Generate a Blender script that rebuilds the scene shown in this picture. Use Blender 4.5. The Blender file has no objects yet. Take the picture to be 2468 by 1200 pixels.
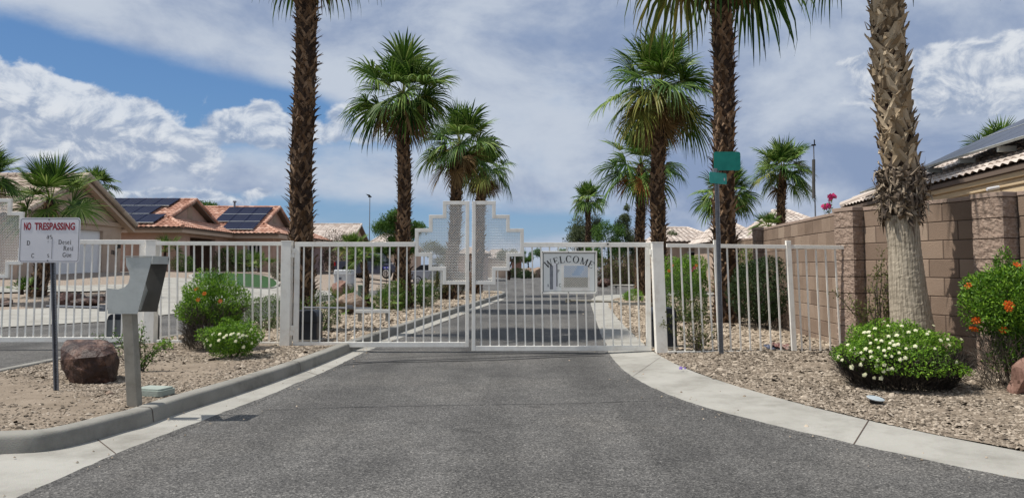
import bpy, bmesh, math, random
import numpy as np
from mathutils import Vector, Matrix, Euler
R = math.radians
rnd = random.Random(7)
nr = np.random.default_rng(11)
SC = bpy.context.scene
COL = SC.collection

# ------------------------------------------------------------------ camera
F, PCX, PCY, PITCH = 1800.0, 1234.0, 535.0, R(3.5)
EYE = 1.30
cam = bpy.data.cameras.new('camera')
cam.sensor_width = 36; cam.lens = 36 * F / 2468
cam.shift_y = -(600 - PCY) / 2468
cam.clip_end = 5000; cam.clip_start = 0.05
co = bpy.data.objects.new('camera', cam); COL.objects.link(co)
co.location = (0, 0, EYE); co.rotation_euler = (R(90) + PITCH, 0, 0)
SC.camera = co

def ss(t):
    t = min(1.0, max(0.0, t)); return t * t * (3 - 2 * t)
def h(x, y):
    a = 1.1 * ss((-x - 4) / 14.0) * ss((y - 15) / 20.0)
    return a
def ray(px, py):
    a = (px - PCX) / F; b = -(py - PCY) / F
    c, s = math.cos(PITCH), math.sin(PITCH)
    return Vector((a, c - s * b, s + c * b))
def at(px, py, Y):
    d = ray(px, py); t = Y / d.y
    return Vector((d.x * t, Y, EYE + d.z * t))
def G(px, py, zo=0.0):
    d = ray(px, py)
    lo, hi = 1.0, 900.0
    f = lambda t: EYE + d.z * t - h(d.x * t, d.y * t) - zo
    t = 1.0
    while t < 900 and f(t) > 0: t *= 1.02
    lo, hi = t / 1.02, t
    for _ in range(40):
        m = (lo + hi) / 2
        if f(m) > 0: lo = m
        else: hi = m
    return Vector((d.x * lo, d.y * lo, EYE + d.z * lo))

# ------------------------------------------------------------------ materials
def srgb(r, g, b):
    f = lambda v: (v / 255 / 12.92) if v / 255 <= .04045 else ((v / 255 + .055) / 1.055) ** 2.4
    return (f(r), f(g), f(b), 1)
MATS = {}
def mat(name, c1, c2=None, rough=.75, by='noise', scale=6.0, bump=0.0, bscale=40.0, spec=.3, metal=0.0,
        transl=0.0, c3=None, detail=6.0, coat=0.0, stain=0.0, sscale=1.3, scol=(.55, .50, .44)):
    m = bpy.data.materials.new(name); m.use_nodes = True
    nt = m.node_tree; N = nt.nodes; L = nt.links
    b = N['Principled BSDF']; out = N['Material Output']
    b.inputs['Roughness'].default_value = rough
    b.inputs['Specular IOR Level'].default_value = spec
    b.inputs['Metallic'].default_value = metal
    b.inputs['Coat Weight'].default_value = coat
    tc = N.new('ShaderNodeTexCoord')
    if c2 is not None:
        rp = N.new('ShaderNodeValToRGB')
        rp.color_ramp.elements[0].color = (*c1[:3], 1); rp.color_ramp.elements[1].color = (*c2[:3], 1)
        if c3 is not None:
            e = rp.color_ramp.elements.new(.5); e.color = (*c2[:3], 1); rp.color_ramp.elements[2].color = (*c3[:3], 1)
        if by == 'island':
            g = N.new('ShaderNodeNewGeometry'); L.new(g.outputs['Random Per Island'], rp.inputs[0])
        else:
            n = N.new('ShaderNodeTexNoise'); n.inputs['Scale'].default_value = scale; n.inputs['Detail'].default_value = detail
            n.inputs['Roughness'].default_value = .65
            L.new(tc.outputs['Object'], n.inputs['Vector'])
            if c3 is None:
                rp.color_ramp.elements[0].position = .32; rp.color_ramp.elements[1].position = .68
            else:
                rp.color_ramp.elements[0].position = .3; rp.color_ramp.elements[2].position = .7
            L.new(n.outputs['Fac'], rp.inputs[0])
        col = rp.outputs[0]
        if stain:
            sn = N.new('ShaderNodeTexNoise'); sn.inputs['Scale'].default_value = sscale; sn.inputs['Detail'].default_value = 10; sn.inputs['Roughness'].default_value = .68
            L.new(tc.outputs['Object'], sn.inputs['Vector']); sr = N.new('ShaderNodeValToRGB')
            sr.color_ramp.elements[0].position = .50; sr.color_ramp.elements[0].color = (1, 1, 1, 1); sr.color_ramp.elements[1].position = .72; sr.color_ramp.elements[1].color = (*scol, 1)
            k0 = sr.color_ramp.elements.new(.30); k0.color = (1.12, 1.11, 1.09, 1)
            L.new(sn.outputs['Fac'], sr.inputs[0]); mm_ = N.new('ShaderNodeMixRGB'); mm_.blend_type = 'MULTIPLY'; mm_.inputs[0].default_value = stain
            L.new(col, mm_.inputs[1]); L.new(sr.outputs[0], mm_.inputs[2]); col = mm_.outputs[0]
        L.new(col, b.inputs['Base Color'])
    else:
        b.inputs['Base Color'].default_value = (*c1[:3], 1); col = None
    if bump:
        n2 = N.new('ShaderNodeTexNoise'); n2.inputs['Scale'].default_value = bscale; n2.inputs['Detail'].default_value = 5
        L.new(tc.outputs['Object'], n2.inputs['Vector'])
        bp = N.new('ShaderNodeBump'); bp.inputs['Strength'].default_value = bump; bp.inputs['Distance'].default_value = .02
        L.new(n2.outputs['Fac'], bp.inputs['Height']); L.new(bp.outputs[0], b.inputs['Normal'])
    if transl:
        t = N.new('ShaderNodeBsdfTranslucent'); mx = N.new('ShaderNodeMixShader'); mx.inputs[0].default_value = transl
        if col is not None: L.new(col, t.inputs[0])
        else: t.inputs[0].default_value = (*c1[:3], 1)
        L.new(b.outputs[0], mx.inputs[1]); L.new(t.outputs[0], mx.inputs[2]); L.new(mx.outputs[0], out.inputs[0])
    MATS[name] = m
    return m

mat('paint_white', (.88, .855, .79), (.81, .785, .72), stain=.35, sscale=7, scol=(.62, .52, .42), rough=.5, scale=1.7, bump=.05, bscale=60, spec=.35)
mat('screen_metal', (.82, .80, .75), rough=.6)
mat('galv', (.26, .27, .29), (.17, .18, .20), rough=.45, scale=18, metal=.6, bump=.1)
mat('hole_dark', (.006, .006, .006), rough=.9)
mat('sign_white', (.70, .70, .73), (.63, .64, .67), rough=.35, scale=2.5)
mat('sign_red', (.33, .012, .025), (.22, .008, .016), rough=.45, scale=14)
mat('ink', (.012, .012, .014), rough=.5)
mat('ink_faint', (.10, .10, .12), rough=.5)
mat('sign_cream', (.84, .85, .81), (.78, .80, .76), rough=.5, scale=4)
mat('sign_blue', (.36, .46, .60), (.44, .54, .66), rough=.5, scale=9)
mat('sign_tan', (.36, .32, .24), (.20, .19, .14), rough=.6, scale=40)
mat('green_sign', (.01, .24, .19), (.0, .16, .13), rough=.35, scale=6)
mat('teal_sign', (.06, .42, .38), (.03, .32, .29), rough=.4, scale=6)
mat('steel_grey', (.50, .525, .50), (.43, .455, .43), stain=.5, sscale=5, scol=(.6, .58, .55), rough=.42, scale=3.5, bump=.05, spec=.45)
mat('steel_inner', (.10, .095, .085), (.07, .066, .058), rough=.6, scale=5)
mat('post_taupe', (.30, .28, .235), (.25, .235, .195), stain=.6, sscale=5, rough=.55, scale=5)
mat('plastic_black', (.012, .015, .022), (.022, .026, .036), rough=.45, scale=3, spec=.4)
mat('operator_grey', (.16, .17, .17), rough=.55)
mat('bark_dark', (.020, .012, .008), (.055, .032, .019), rough=.9, scale=9, bump=.6, bscale=30)
mat('boot_brown', (.022, .012, .007), (.12, .072, .040), c3=(.29, .19, .115), rough=.8, by='island')
mat('boot_tan', (.12, .085, .05), (.30, .225, .14), c3=(.48, .39, .27), rough=.75, by='island')
mat('boot_shag', (.06, .045, .035), (.16, .12, .085), c3=(.36, .29, .21), rough=.85, by='island')
mat('frond_a', (.012, .040, .006), (.045, .110, .014), c3=(.19, .29, .06), rough=.55, by='island', transl=.22, spec=.22)  # brightest tone paints highlights into random leaf strips
mat('frond_b', (.028, .075, .008), (.105, .195, .026), c3=(.30, .38, .11), rough=.55, by='island', transl=.25, spec=.22)  # its light tone likewise puts leaf highlights into the colour
mat('frond_c', (.10, .14, .025), (.25, .24, .05), rough=.5, by='island', transl=.25)
mat('frond_dead', (.10, .062, .026), (.30, .20, .09), rough=.8, by='island', transl=.12)
mat('frond_rust', (.20, .07, .018), (.34, .14, .035), rough=.8, by='island', transl=.12)
mat('leaf_bright', (.085, .20, .012), (.17, .33, .022), c3=(.30, .48, .050), rough=.5, by='island', transl=.3)
mat('leaf_mid', (.038, .105, .009), (.080, .180, .014), c3=(.16, .28, .028), rough=.5, by='island', transl=.25)
mat('leaf_dark', (.010, .026, .006), (.032, .062, .013), c3=(.018, .040, .008), rough=.55, by='island', transl=.15)
mat('leaf_sage', (.055, .080, .035), (.135, .165, .080), c3=(.085, .115, .050), rough=.6, by='island', transl=.2)
mat('leaf_tree', (.035, .095, .012), (.065, .145, .020), c3=(.13, .23, .04), rough=.55, by='island', transl=.25)
mat('leaf_pinkdry', (.10, .055, .05), (.24, .15, .14), c3=(.05, .04, .03), rough=.7, by='island', transl=.15)
mat('leaf_olive', (.05, .065, .016), (.16, .18, .045), c3=(.09, .11, .025), rough=.6, by='island', transl=.2)
mat('twig', (.055, .045, .035), (.17, .145, .115), rough=.9, by='island')
mat('twig_dark', (.020, .017, .014), (.070, .058, .046), rough=.9, by='island')
mat('flower_white', (.76, .76, .46), (.84, .83, .62), rough=.6, by='island', transl=.2)
mat('flower_orange', (.75, .13, .02), (.80, .22, .03), rough=.5, by='island', transl=.25)
mat('flower_pink', (.55, .02, .12), (.70, .05, .22), rough=.5, by='island', transl=.25)
mat('flower_purple', (.22, .14, .45), rough=.6)
mat('grass', (.012, .050, .010), (.03, .085, .016), rough=.8, by='island')
mat('lawn', (.016, .055, .012), (.026, .078, .017), rough=.9, scale=3, bump=.4, bscale=90)
mat('pebble', (.105, .082, .060), (.225, .182, .137), c3=(.45, .38, .30), rough=.85, by='island')
mat('pebble_light', (.17, .13, .09), (.34, .275, .205), c3=(.50, .42, .325), rough=.85, by='island')
mat('dirt', (.185, .145, .105), (.285, .23, .175), rough=.95, scale=3.0, bump=.6, bscale=60)
mat('gravel_far', (.16, .125, .098), (.40, .33, .265), rough=.95, scale=22, bump=.8, bscale=30, detail=9)
mat('rock', (.012, .007, .006), (.040, .020, .015), c3=(.19, .11, .08), rough=.55, scale=7, bump=1.0, bscale=22, detail=10)
mat('rock_light', (.16, .11, .08), (.33, .25, .19), rough=.85, scale=5, bump=.8, bscale=12)
mat('rock_pink', (.15, .08, .06), (.30, .18, .14), rough=.8, scale=6, bump=.6, bscale=16)
mat('stucco_tan', (.43, .325, .25), (.49, .375, .29), rough=.9, scale=2.0, bump=.25, bscale=80, stain=.4, sscale=.8)
mat('stucco_trim', (.45, .34, .26), rough=.9)
mat('stucco_pink', (.42, .28, .22), (.48, .33, .265), rough=.9, scale=2.0, bump=.25, bscale=80, stain=.4, sscale=.8)
mat('stucco_yellow', (.62, .47, .29), (.68, .53, .34), rough=.9, scale=2.0, bump=.35, bscale=70)
mat('stucco_mauve', (.30, .21, .20), rough=.9)
mat('door_white', (.74, .74, .75), (.80, .80, .80), rough=.55, scale=2)
mat('window_white', (.60, .58, .55), rough=.5)
mat('glass_dark', (.012, .014, .018), rough=.08, spec=.6)
mat('glass_mesh', (.03, .032, .036), rough=.4)
mat('tile_tan', (.30, .235, .185), (.46, .38, .31), rough=.85, by='island')
mat('tile_red', (.31, .15, .10), (.43, .23, .16), c3=(.58, .37, .28), rough=.8, by='island')
mat('tile_pale', (.38, .315, .27), (.60, .53, .47), rough=.85, by='island')
mat('tile_under', (.05, .035, .028), rough=.95)
mat('fascia', (.16, .12, .095), rough=.8)
mat('block_a', (.20, .143, .105), (.27, .197, .146), c3=(.345, .262, .198), rough=.92, by='island', bump=.45, bscale=90, stain=.8, sscale=1.1, scol=(.66, .62, .58))
mat('block_split', (.22, .155, .12), (.38, .29, .23), rough=.95, scale=26, bump=.9, bscale=35, stain=.6)
mat('wire_shadow', (.022, .022, .024), (.045, .043, .042), rough=.6, scale=14)  # dark colour of the painted wire shadows
mat('mortar', (.085, .06, .048), rough=.95)
mat('cap', (.30, .23, .18), (.38, .28, .23), rough=.92, scale=8, bump=.4, bscale=80)
mat('car_paint', (.050, .060, .092), (.045, .054, .084), rough=.22, spec=.5, coat=.6, metal=.2)
mat('car_silver', (.35, .36, .40), rough=.25, coat=.5, metal=.3)
mat('tyre', (.012, .012, .012), rough=.8)
mat('rim', (.55, .55, .56), rough=.3, metal=.8)
mat('tail_red', (.40, .01, .015), rough=.3)
mat('lamp_clear', (.7, .7, .7), rough=.15)
mat('util_white', (.62, .63, .64), (.45, .46, .46), rough=.6, scale=5)
mat('util_green', (.16, .21, .15), rough=.6)
mat('util_lid', (.33, .37, .33), (.27, .31, .27), rough=.8, scale=7, bump=.2)
mat('blue_sign', (.03, .035, .42), rough=.4)
mat('black_metal', (.012, .012, .012), rough=.5)
mat('plastic_disc', (.42, .47, .50), (.34, .38, .40), rough=.5, scale=9)
mat('paper_red', (.24, .05, .05), (.30, .28, .24), rough=.7, scale=14)
mat('paper_blue', (.03, .04, .09), (.22, .24, .30), rough=.7, scale=16)
mat('chrome', (.6, .6, .6), rough=.2, metal=1)

def concrete(name, c1, c2, dark):
    m = mat(name, c1, c2, rough=.9, scale=1.3, bump=.22, bscale=120)
    nt = m.node_tree; N = nt.nodes; L = nt.links
    b = N['Principled BSDF']; src = b.inputs['Base Color'].links[0].from_socket
    tc = [n for n in N if n.type == 'TEX_COORD'][0]
    n = N.new('ShaderNodeTexNoise'); n.inputs['Scale'].default_value = 1.5; n.inputs['Detail'].default_value = 12; n.inputs['Roughness'].default_value = .7
    L.new(tc.outputs['Object'], n.inputs['Vector'])
    r = N.new('ShaderNodeValToRGB'); r.color_ramp.elements[0].position = .47; r.color_ramp.elements[1].position = .72
    L.new(n.outputs['Fac'], r.inputs[0])
    s = N.new('ShaderNodeTexNoise'); s.inputs['Scale'].default_value = 160; s.inputs['Detail'].default_value = 3
    L.new(tc.outputs['Object'], s.inputs['Vector'])
    mx = N.new('ShaderNodeMixRGB'); mx.blend_type = 'MIX'; mx.inputs[2].default_value = (*dark, 1)
    k = N.new('ShaderNodeMath'); k.operation = 'MULTIPLY'; k.inputs[1].default_value = .8
    L.new(r.outputs[0], k.inputs[0]); L.new(k.outputs[0], mx.inputs[0]); L.new(src, mx.inputs[1])
    m2 = N.new('ShaderNodeMixRGB'); m2.blend_type = 'MULTIPLY'; m2.inputs[0].default_value = .35
    L.new(mx.outputs[0], m2.inputs[1]); L.new(s.outputs['Color'], m2.inputs[2])
    bc = N.new('ShaderNodeBrightContrast'); bc.inputs['Bright'].default_value = .02
    L.new(m2.outputs[0], bc.inputs[0]); L.new(bc.outputs[0], b.inputs['Base Color'])
concrete('concrete', (.36, .345, .305), (.44, .425, .38), (.20, .185, .155))
concrete('concrete_kerb', (.24, .23, .20), (.34, .325, .285), (.10, .092, .075))

def asphalt():
    m = bpy.data.materials.new('asphalt'); m.use_nodes = True
    nt = m.node_tree; N = nt.nodes; L = nt.links; b = N['Principled BSDF']
    b.inputs['Roughness'].default_value = .82; b.inputs['Specular IOR Level'].default_value = .3
    tc = N.new('ShaderNodeTexCoord')
    def noise(s, d=4, r=.6):
        n = N.new('ShaderNodeTexNoise'); n.inputs['Scale'].default_value = s; n.inputs['Detail'].default_value = d; n.inputs['Roughness'].default_value = r
        L.new(tc.outputs['Object'], n.inputs['Vector']); return n
    def ramp(src, stops):
        r = N.new('ShaderNodeValToRGB'); e = r.color_ramp.elements
        e[0].position, e[0].color = stops[0][0], (*stops[0][1], 1)
        e[1].position, e[1].color = stops[-1][0], (*stops[-1][1], 1)
        for p, c in stops[1:-1]:
            k = e.new(p); k.color = (*c, 1)
        L.new(src, r.inputs[0]); return r
    v = N.new('ShaderNodeTexVoronoi'); v.inputs['Scale'].default_value = 105; L.new(tc.outputs['Object'], v.inputs['Vector'])
    sep = N.new('ShaderNodeSeparateColor'); L.new(v.outputs['Color'], sep.inputs[0])
    grain = ramp(sep.outputs[0], [(0, (.042, .041, .039)), (.35, (.080, .077, .073)), (.72, (.126, .121, .114)), (.93, (.17, .163, .152)), (1, (.25, .24, .22))])
    v.inputs['Randomness'].default_value = 1
    v2 = N.new('ShaderNodeTexVoronoi'); v2.inputs['Scale'].default_value = 85; L.new(tc.outputs['Object'], v2.inputs['Vector'])
    sep2 = N.new('ShaderNodeSeparateColor'); L.new(v2.outputs['Color'], sep2.inputs[0])
    g2 = ramp(sep2.outputs[1], [(0, (.85,) * 3), (.6, (1.0,) * 3), (.93, (1.1,) * 3), (1, (1.5,) * 3)])
    big = ramp(noise(.45, 8).outputs['Fac'], [(.3, (.66, .66, .67)), (.5, (1, 1, 1)), (.70, (1.25, 1.22, 1.18))])
    med = ramp(noise(2.6, 6, .7).outputs['Fac'], [(.3, (.80,) * 3), (.55, (1.0,) * 3), (.75, (1.16,) * 3)])
    mp = N.new('ShaderNodeMapping'); mp.inputs['Scale'].default_value = (1.1, .10, 1); mp.inputs['Rotation'].default_value = (0, 0, R(5))
    L.new(tc.outputs['Object'], mp.inputs[0])
    st = N.new('ShaderNodeTexNoise'); st.inputs['Scale'].default_value = 1.3; st.inputs['Detail'].default_value = 3; L.new(mp.outputs[0], st.inputs['Vector'])
    streak = ramp(st.outputs['Fac'], [(.35, (.78,) * 3), (.62, (1.12,) * 3)])
    # cracks
    vc = N.new('ShaderNodeTexVoronoi'); vc.feature = 'DISTANCE_TO_EDGE'; vc.inputs['Scale'].default_value = .30
    nd = noise(3, 5); mxv = N.new('ShaderNodeMixRGB'); mxv.inputs[0].default_value = .14
    L.new(tc.outputs['Object'], mxv.inputs[1]); L.new(nd.outputs['Color'], mxv.inputs[2]); L.new(mxv.outputs[0], vc.inputs['Vector'])
    crack = ramp(vc.outputs['Distance'], [(0, (.82,) * 3), (.0015, (.92,) * 3), (.0025, (1,) * 3)])
    # oil spots
    sp = ramp(noise(1.1, 3, .5).outputs['Fac'], [(.66, (1,) * 3), (.74, (.62,) * 3)])
    cur = grain.outputs[0]
    for r in (g2, big, med, streak, crack, sp):
        mx = N.new('ShaderNodeMixRGB'); mx.blend_type = 'MULTIPLY'; mx.inputs[0].default_value = 1
        L.new(cur, mx.inputs[1]); L.new(r.outputs[0], mx.inputs[2]); cur = mx.outputs[0]
    L.new(cur, b.inputs['Base Color'])
    bp = N.new('ShaderNodeBump'); bp.inputs['Strength'].default_value = .55; bp.inputs['Distance'].default_value = .008
    L.new(v.outputs['Distance'], bp.inputs['Height']); L.new(bp.outputs[0], b.inputs['Normal'])
    MATS['asphalt'] = m
asphalt()

def solar(nm='solar', ro=.6, sp_=.04):
    m = bpy.data.materials.new(nm); m.use_nodes = True
    nt = m.node_tree; N = nt.nodes; L = nt.links; b = N['Principled BSDF']
    tc = N.new('ShaderNodeTexCoord')
    br = N.new('ShaderNodeTexBrick'); br.offset = 0; br.inputs['Scale'].default_value = 1
    br.inputs['Brick Width'].default_value = .17; br.inputs['Row Height'].default_value = .17; br.inputs['Mortar Size'].default_value = .009
    br.inputs['Color1'].default_value = (.004, .007, .024, 1); br.inputs['Color2'].default_value = (.006, .010, .034, 1); br.inputs['Mortar'].default_value = (.07, .08, .11, 1)
    L.new(tc.outputs['Object'], br.inputs['Vector']); L.new(br.outputs['Color'], b.inputs['Base Color'])
    b.inputs['Roughness'].default_value = ro; b.inputs['Specular IOR Level'].default_value = sp_
    MATS[nm] = m
solar(); solar('solar_gloss', .3, .45)

# ------------------------------------------------------------------ mesh builders
class MB:
    def __init__(s): s.v = []; s.f = []; s.m = []; s.cur = 0
    def add(s, V, Fc):
        o = len(s.v); s.v += [tuple(p) for p in V]
        for f in Fc: s.f.append([o + i for i in f]); s.m.append(s.cur)
    def box(s, c, d, M=None):
        x, y, z = d[0] / 2, d[1] / 2, d[2] / 2
        V = [Vector((i, j, k)) for i in (-x, x) for j in (-y, y) for k in (-z, z)]
        if M is not None: V = [M @ p for p in V]
        c = Vector(c); V = [p + c for p in V]
        s.add(V, [(0, 1, 3, 2), (4, 6, 7, 5), (0, 4, 5, 1), (2, 3, 7, 6), (0, 2, 6, 4), (1, 5, 7, 3)])
    def bb(s, x0, y0, z0, x1, y1, z1):
        s.box(((x0 + x1) / 2, (y0 + y1) / 2, (z0 + z1) / 2), (abs(x1 - x0), abs(y1 - y0), abs(z1 - z0)))
    def px(s, x0, y0, x1, y1, Y, t, lean=0):
        a = at(x0, 705, Y); b = at(x1, 705, Y)
        z0, z1 = at(x1, y1, Y).z, at(x0, y0, Y).z; l = lambda z: -lean * z
        V = []
        for yy in (Y - t / 2, Y + t / 2):
            for (xx, zz) in ((a.x, z0), (b.x, z0), (b.x, z1), (a.x, z1)): V.append((xx + l(zz), yy, zz))
        s.add(V, [(0, 1, 2, 3), (5, 4, 7, 6), (4, 0, 3, 7), (1, 5, 6, 2), (3, 2, 6, 7), (4, 5, 1, 0)])
    def tube(s, P, rad, n=8, cap=True):
        P = [Vector(p) for p in P]
        if not hasattr(rad, '__len__'): rad = [rad] * len(P)
        o = len(s.v); up = Vector((0, 0, 1)); last = None
        for i, p in enumerate(P):
            d = (P[min(i + 1, len(P) - 1)] - P[max(i - 1, 0)]).normalized()
            a = (Vector((1, 0, 0)) if abs(d.x) < .8 else Vector((0, 1, 0))) if last is None else last
            a = (a - d * a.dot(d)).normalized(); last = a; b = d.cross(a)
            for k in range(n):
                t = 2 * math.pi * k / n
                s.v.append(tuple(p + (a * math.cos(t) + b * math.sin(t)) * rad[i]))
        for i in range(len(P) - 1):
            for k in range(n):
                s.f.append([o + i * n + k, o + i * n + (k + 1) % n, o + (i + 1) * n + (k + 1) % n, o + (i + 1) * n + k]); s.m.append(s.cur)
        if cap:
            s.f.append([o + k for k in range(n)][::-1]); s.m.append(s.cur)
            e = o + (len(P) - 1) * n; s.f.append([e + k for k in range(n)]); s.m.append(s.cur)
    def prism(s, poly, y0, y1, M=None):
        """poly in (x,z), extruded along y"""
        n = len(poly); V = [Vector((x, y0, z)) for x, z in poly] + [Vector((x, y1, z)) for x, z in poly]
        if M is not None: V = [M @ p for p in V]
        s.add(V, [list(range(n)), list(range(2 * n - 1, n - 1, -1))] + [[i, n + i, n + (i + 1) % n, (i + 1) % n] for i in range(n)])
    def build(s, name, mats, parent=None, smooth=False, bevel=0.0, loc=None):
        me = bpy.data.meshes.new(name); me.from_pydata(s.v, [], s.f); me.update()
        if isinstance(mats, str): mats = [mats]
        for m in mats: me.materials.append(MATS[m])
        if len(mats) > 1: me.polygons.foreach_set('material_index', s.m)
        bm = bmesh.new(); bm.from_mesh(me); bmesh.ops.recalc_face_normals(bm, faces=bm.faces)
        bm.to_mesh(me); bm.free()
        if smooth: me.polygons.foreach_set('use_smooth', [True] * len(me.polygons))
        o = bpy.data.objects.new(name, me); COL.objects.link(o)
        if parent is not None: o.parent = parent
        if loc is not None:
            me.transform(Matrix.Translation(-Vector(loc))); o.location = loc
        if bevel:
            b = o.modifiers.new('bevel', 'BEVEL'); b.width = bevel; b.segments = 2; b.limit_method = 'ANGLE'
        return o

def bulk(name, V, Fc, mats, parent=None, mi=None, smooth=False):
    V = np.asarray(V, dtype=np.float32); Fc = np.asarray(Fc, dtype=np.int32)
    me = bpy.data.meshes.new(name); k = Fc.shape[1]
    me.vertices.add(len(V)); me.vertices.foreach_set('co', V.ravel())
    me.loops.add(Fc.size); me.loops.foreach_set('vertex_index', Fc.ravel())
    me.polygons.add(len(Fc)); me.polygons.foreach_set('loop_start', np.arange(0, Fc.size, k, dtype=np.int32))
    if isinstance(mats, str): mats = [mats]
    for m in mats: me.materials.append(MATS[m])
    if mi is not None: me.polygons.foreach_set('material_index', np.asarray(mi, dtype=np.int32))
    me.polygons.foreach_set('use_smooth', np.full(len(Fc), smooth))
    me.update(calc_edges=True); me.validate()
    o = bpy.data.objects.new(name, me); COL.objects.link(o)
    if parent is not None: o.parent = parent
    return o

def tag(o, label=None, cat=None, group=None, kind=None):
    if label: o['label'] = label
    if cat: o['category'] = cat
    if group: o['group'] = group
    if kind: o['kind'] = kind
    return o
def thing(name, label, cat, group=None):
    o = bpy.data.objects.new(name, None); COL.objects.link(o); o.empty_display_size = .2
    return tag(o, label, cat, group)
def rebase(o, loc):
    """move an empty to its base while its children keep their world place"""
    o.location = loc
    for c in o.children:
        c.location = c.location - Vector(loc)

def frames(d, n):
    """(N,3) long axis d, (N,3) rough normal n -> (N,3,3) columns d, side, normal"""
    d = d / np.linalg.norm(d, axis=1, keepdims=True)
    s = np.cross(n, d); s /= (np.linalg.norm(s, axis=1, keepdims=True) + 1e-9)
    m = np.cross(d, s)
    return np.stack([d, s, m], axis=2)
def scatter(UV, UF, P, Rm, S):
    """unit mesh UV,UF placed N times"""
    UV = np.asarray(UV, float); UF = np.asarray(UF)
    if S.ndim == 1: S = S[:, None].repeat(3, 1)
    V = np.einsum('nij,nkj->nki', Rm, UV[None] * S[:, None, :]) + P[:, None, :]
    N = len(P); off = (np.arange(N) * len(UV))[:, None, None]
    return V.reshape(-1, 3), (UF[None] + off).reshape(-1, UF.shape[1])
LEAF_V = [(0, 0, 0), (.45, .24, .10), (1, 0, -.05), (.45, -.24, .10)]
LEAF_F = [(0, 1, 2), (0, 2, 3)]
STICK_V = [(0, .02, 0), (0, -.02, 0), (.5, -.025, .03), (1, 0, .02), (.5, .025, .03), (.5, 0, -.02)]
STICK_F = [(0, 1, 5), (1, 2, 5), (2, 3, 5), (3, 4, 5), (4, 0, 5)]
def rdir(n):
    v = nr.normal(size=(n, 3)); return v / np.linalg.norm(v, axis=1, keepdims=True)
def lump(D, amp=.25, k=3.0, seed=0):
    g = np.random.default_rng(seed); o = np.zeros(len(D))
    for i in range(9):
        w = g.normal(size=3) * k; o += np.sin(D @ w + g.uniform(0, 6.28))
    return 1 + amp * o / 3
def leaf_cloud(C, rad, n, size, seed=0, amp=.25, k=3.0, shell=.22, zmin=None, up=.3, U=(LEAF_V, LEAF_F), inner=.35, aspect=1.0):
    D = rdir(n); rr = np.clip(1 - np.abs(nr.normal(size=n)) * shell, inner, 1) * lump(D, amp, k, seed)
    P = D * rr[:, None] * np.asarray(rad) + np.asarray(C)
    if zmin is not None:
        keep = P[:, 2] > zmin; P = P[keep]; D = D[keep]
    n = len(P); ax = rdir(n) + D * .7 + np.array([0, 0, up]); nn = D + rdir(n) * .7 + np.array([0, 0, .5])
    S = size * nr.uniform(.6, 1.35, n); S = np.stack([S, S * aspect, S], 1)
    return scatter(U[0], U[1], P, frames(ax, nn), S)
def merge(parts):
    V = []; Fc = []; o = 0
    for v, f in parts:
        V.append(v); Fc.append(f + o); o += len(v)
    return np.concatenate(V), np.concatenate(Fc)
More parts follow.
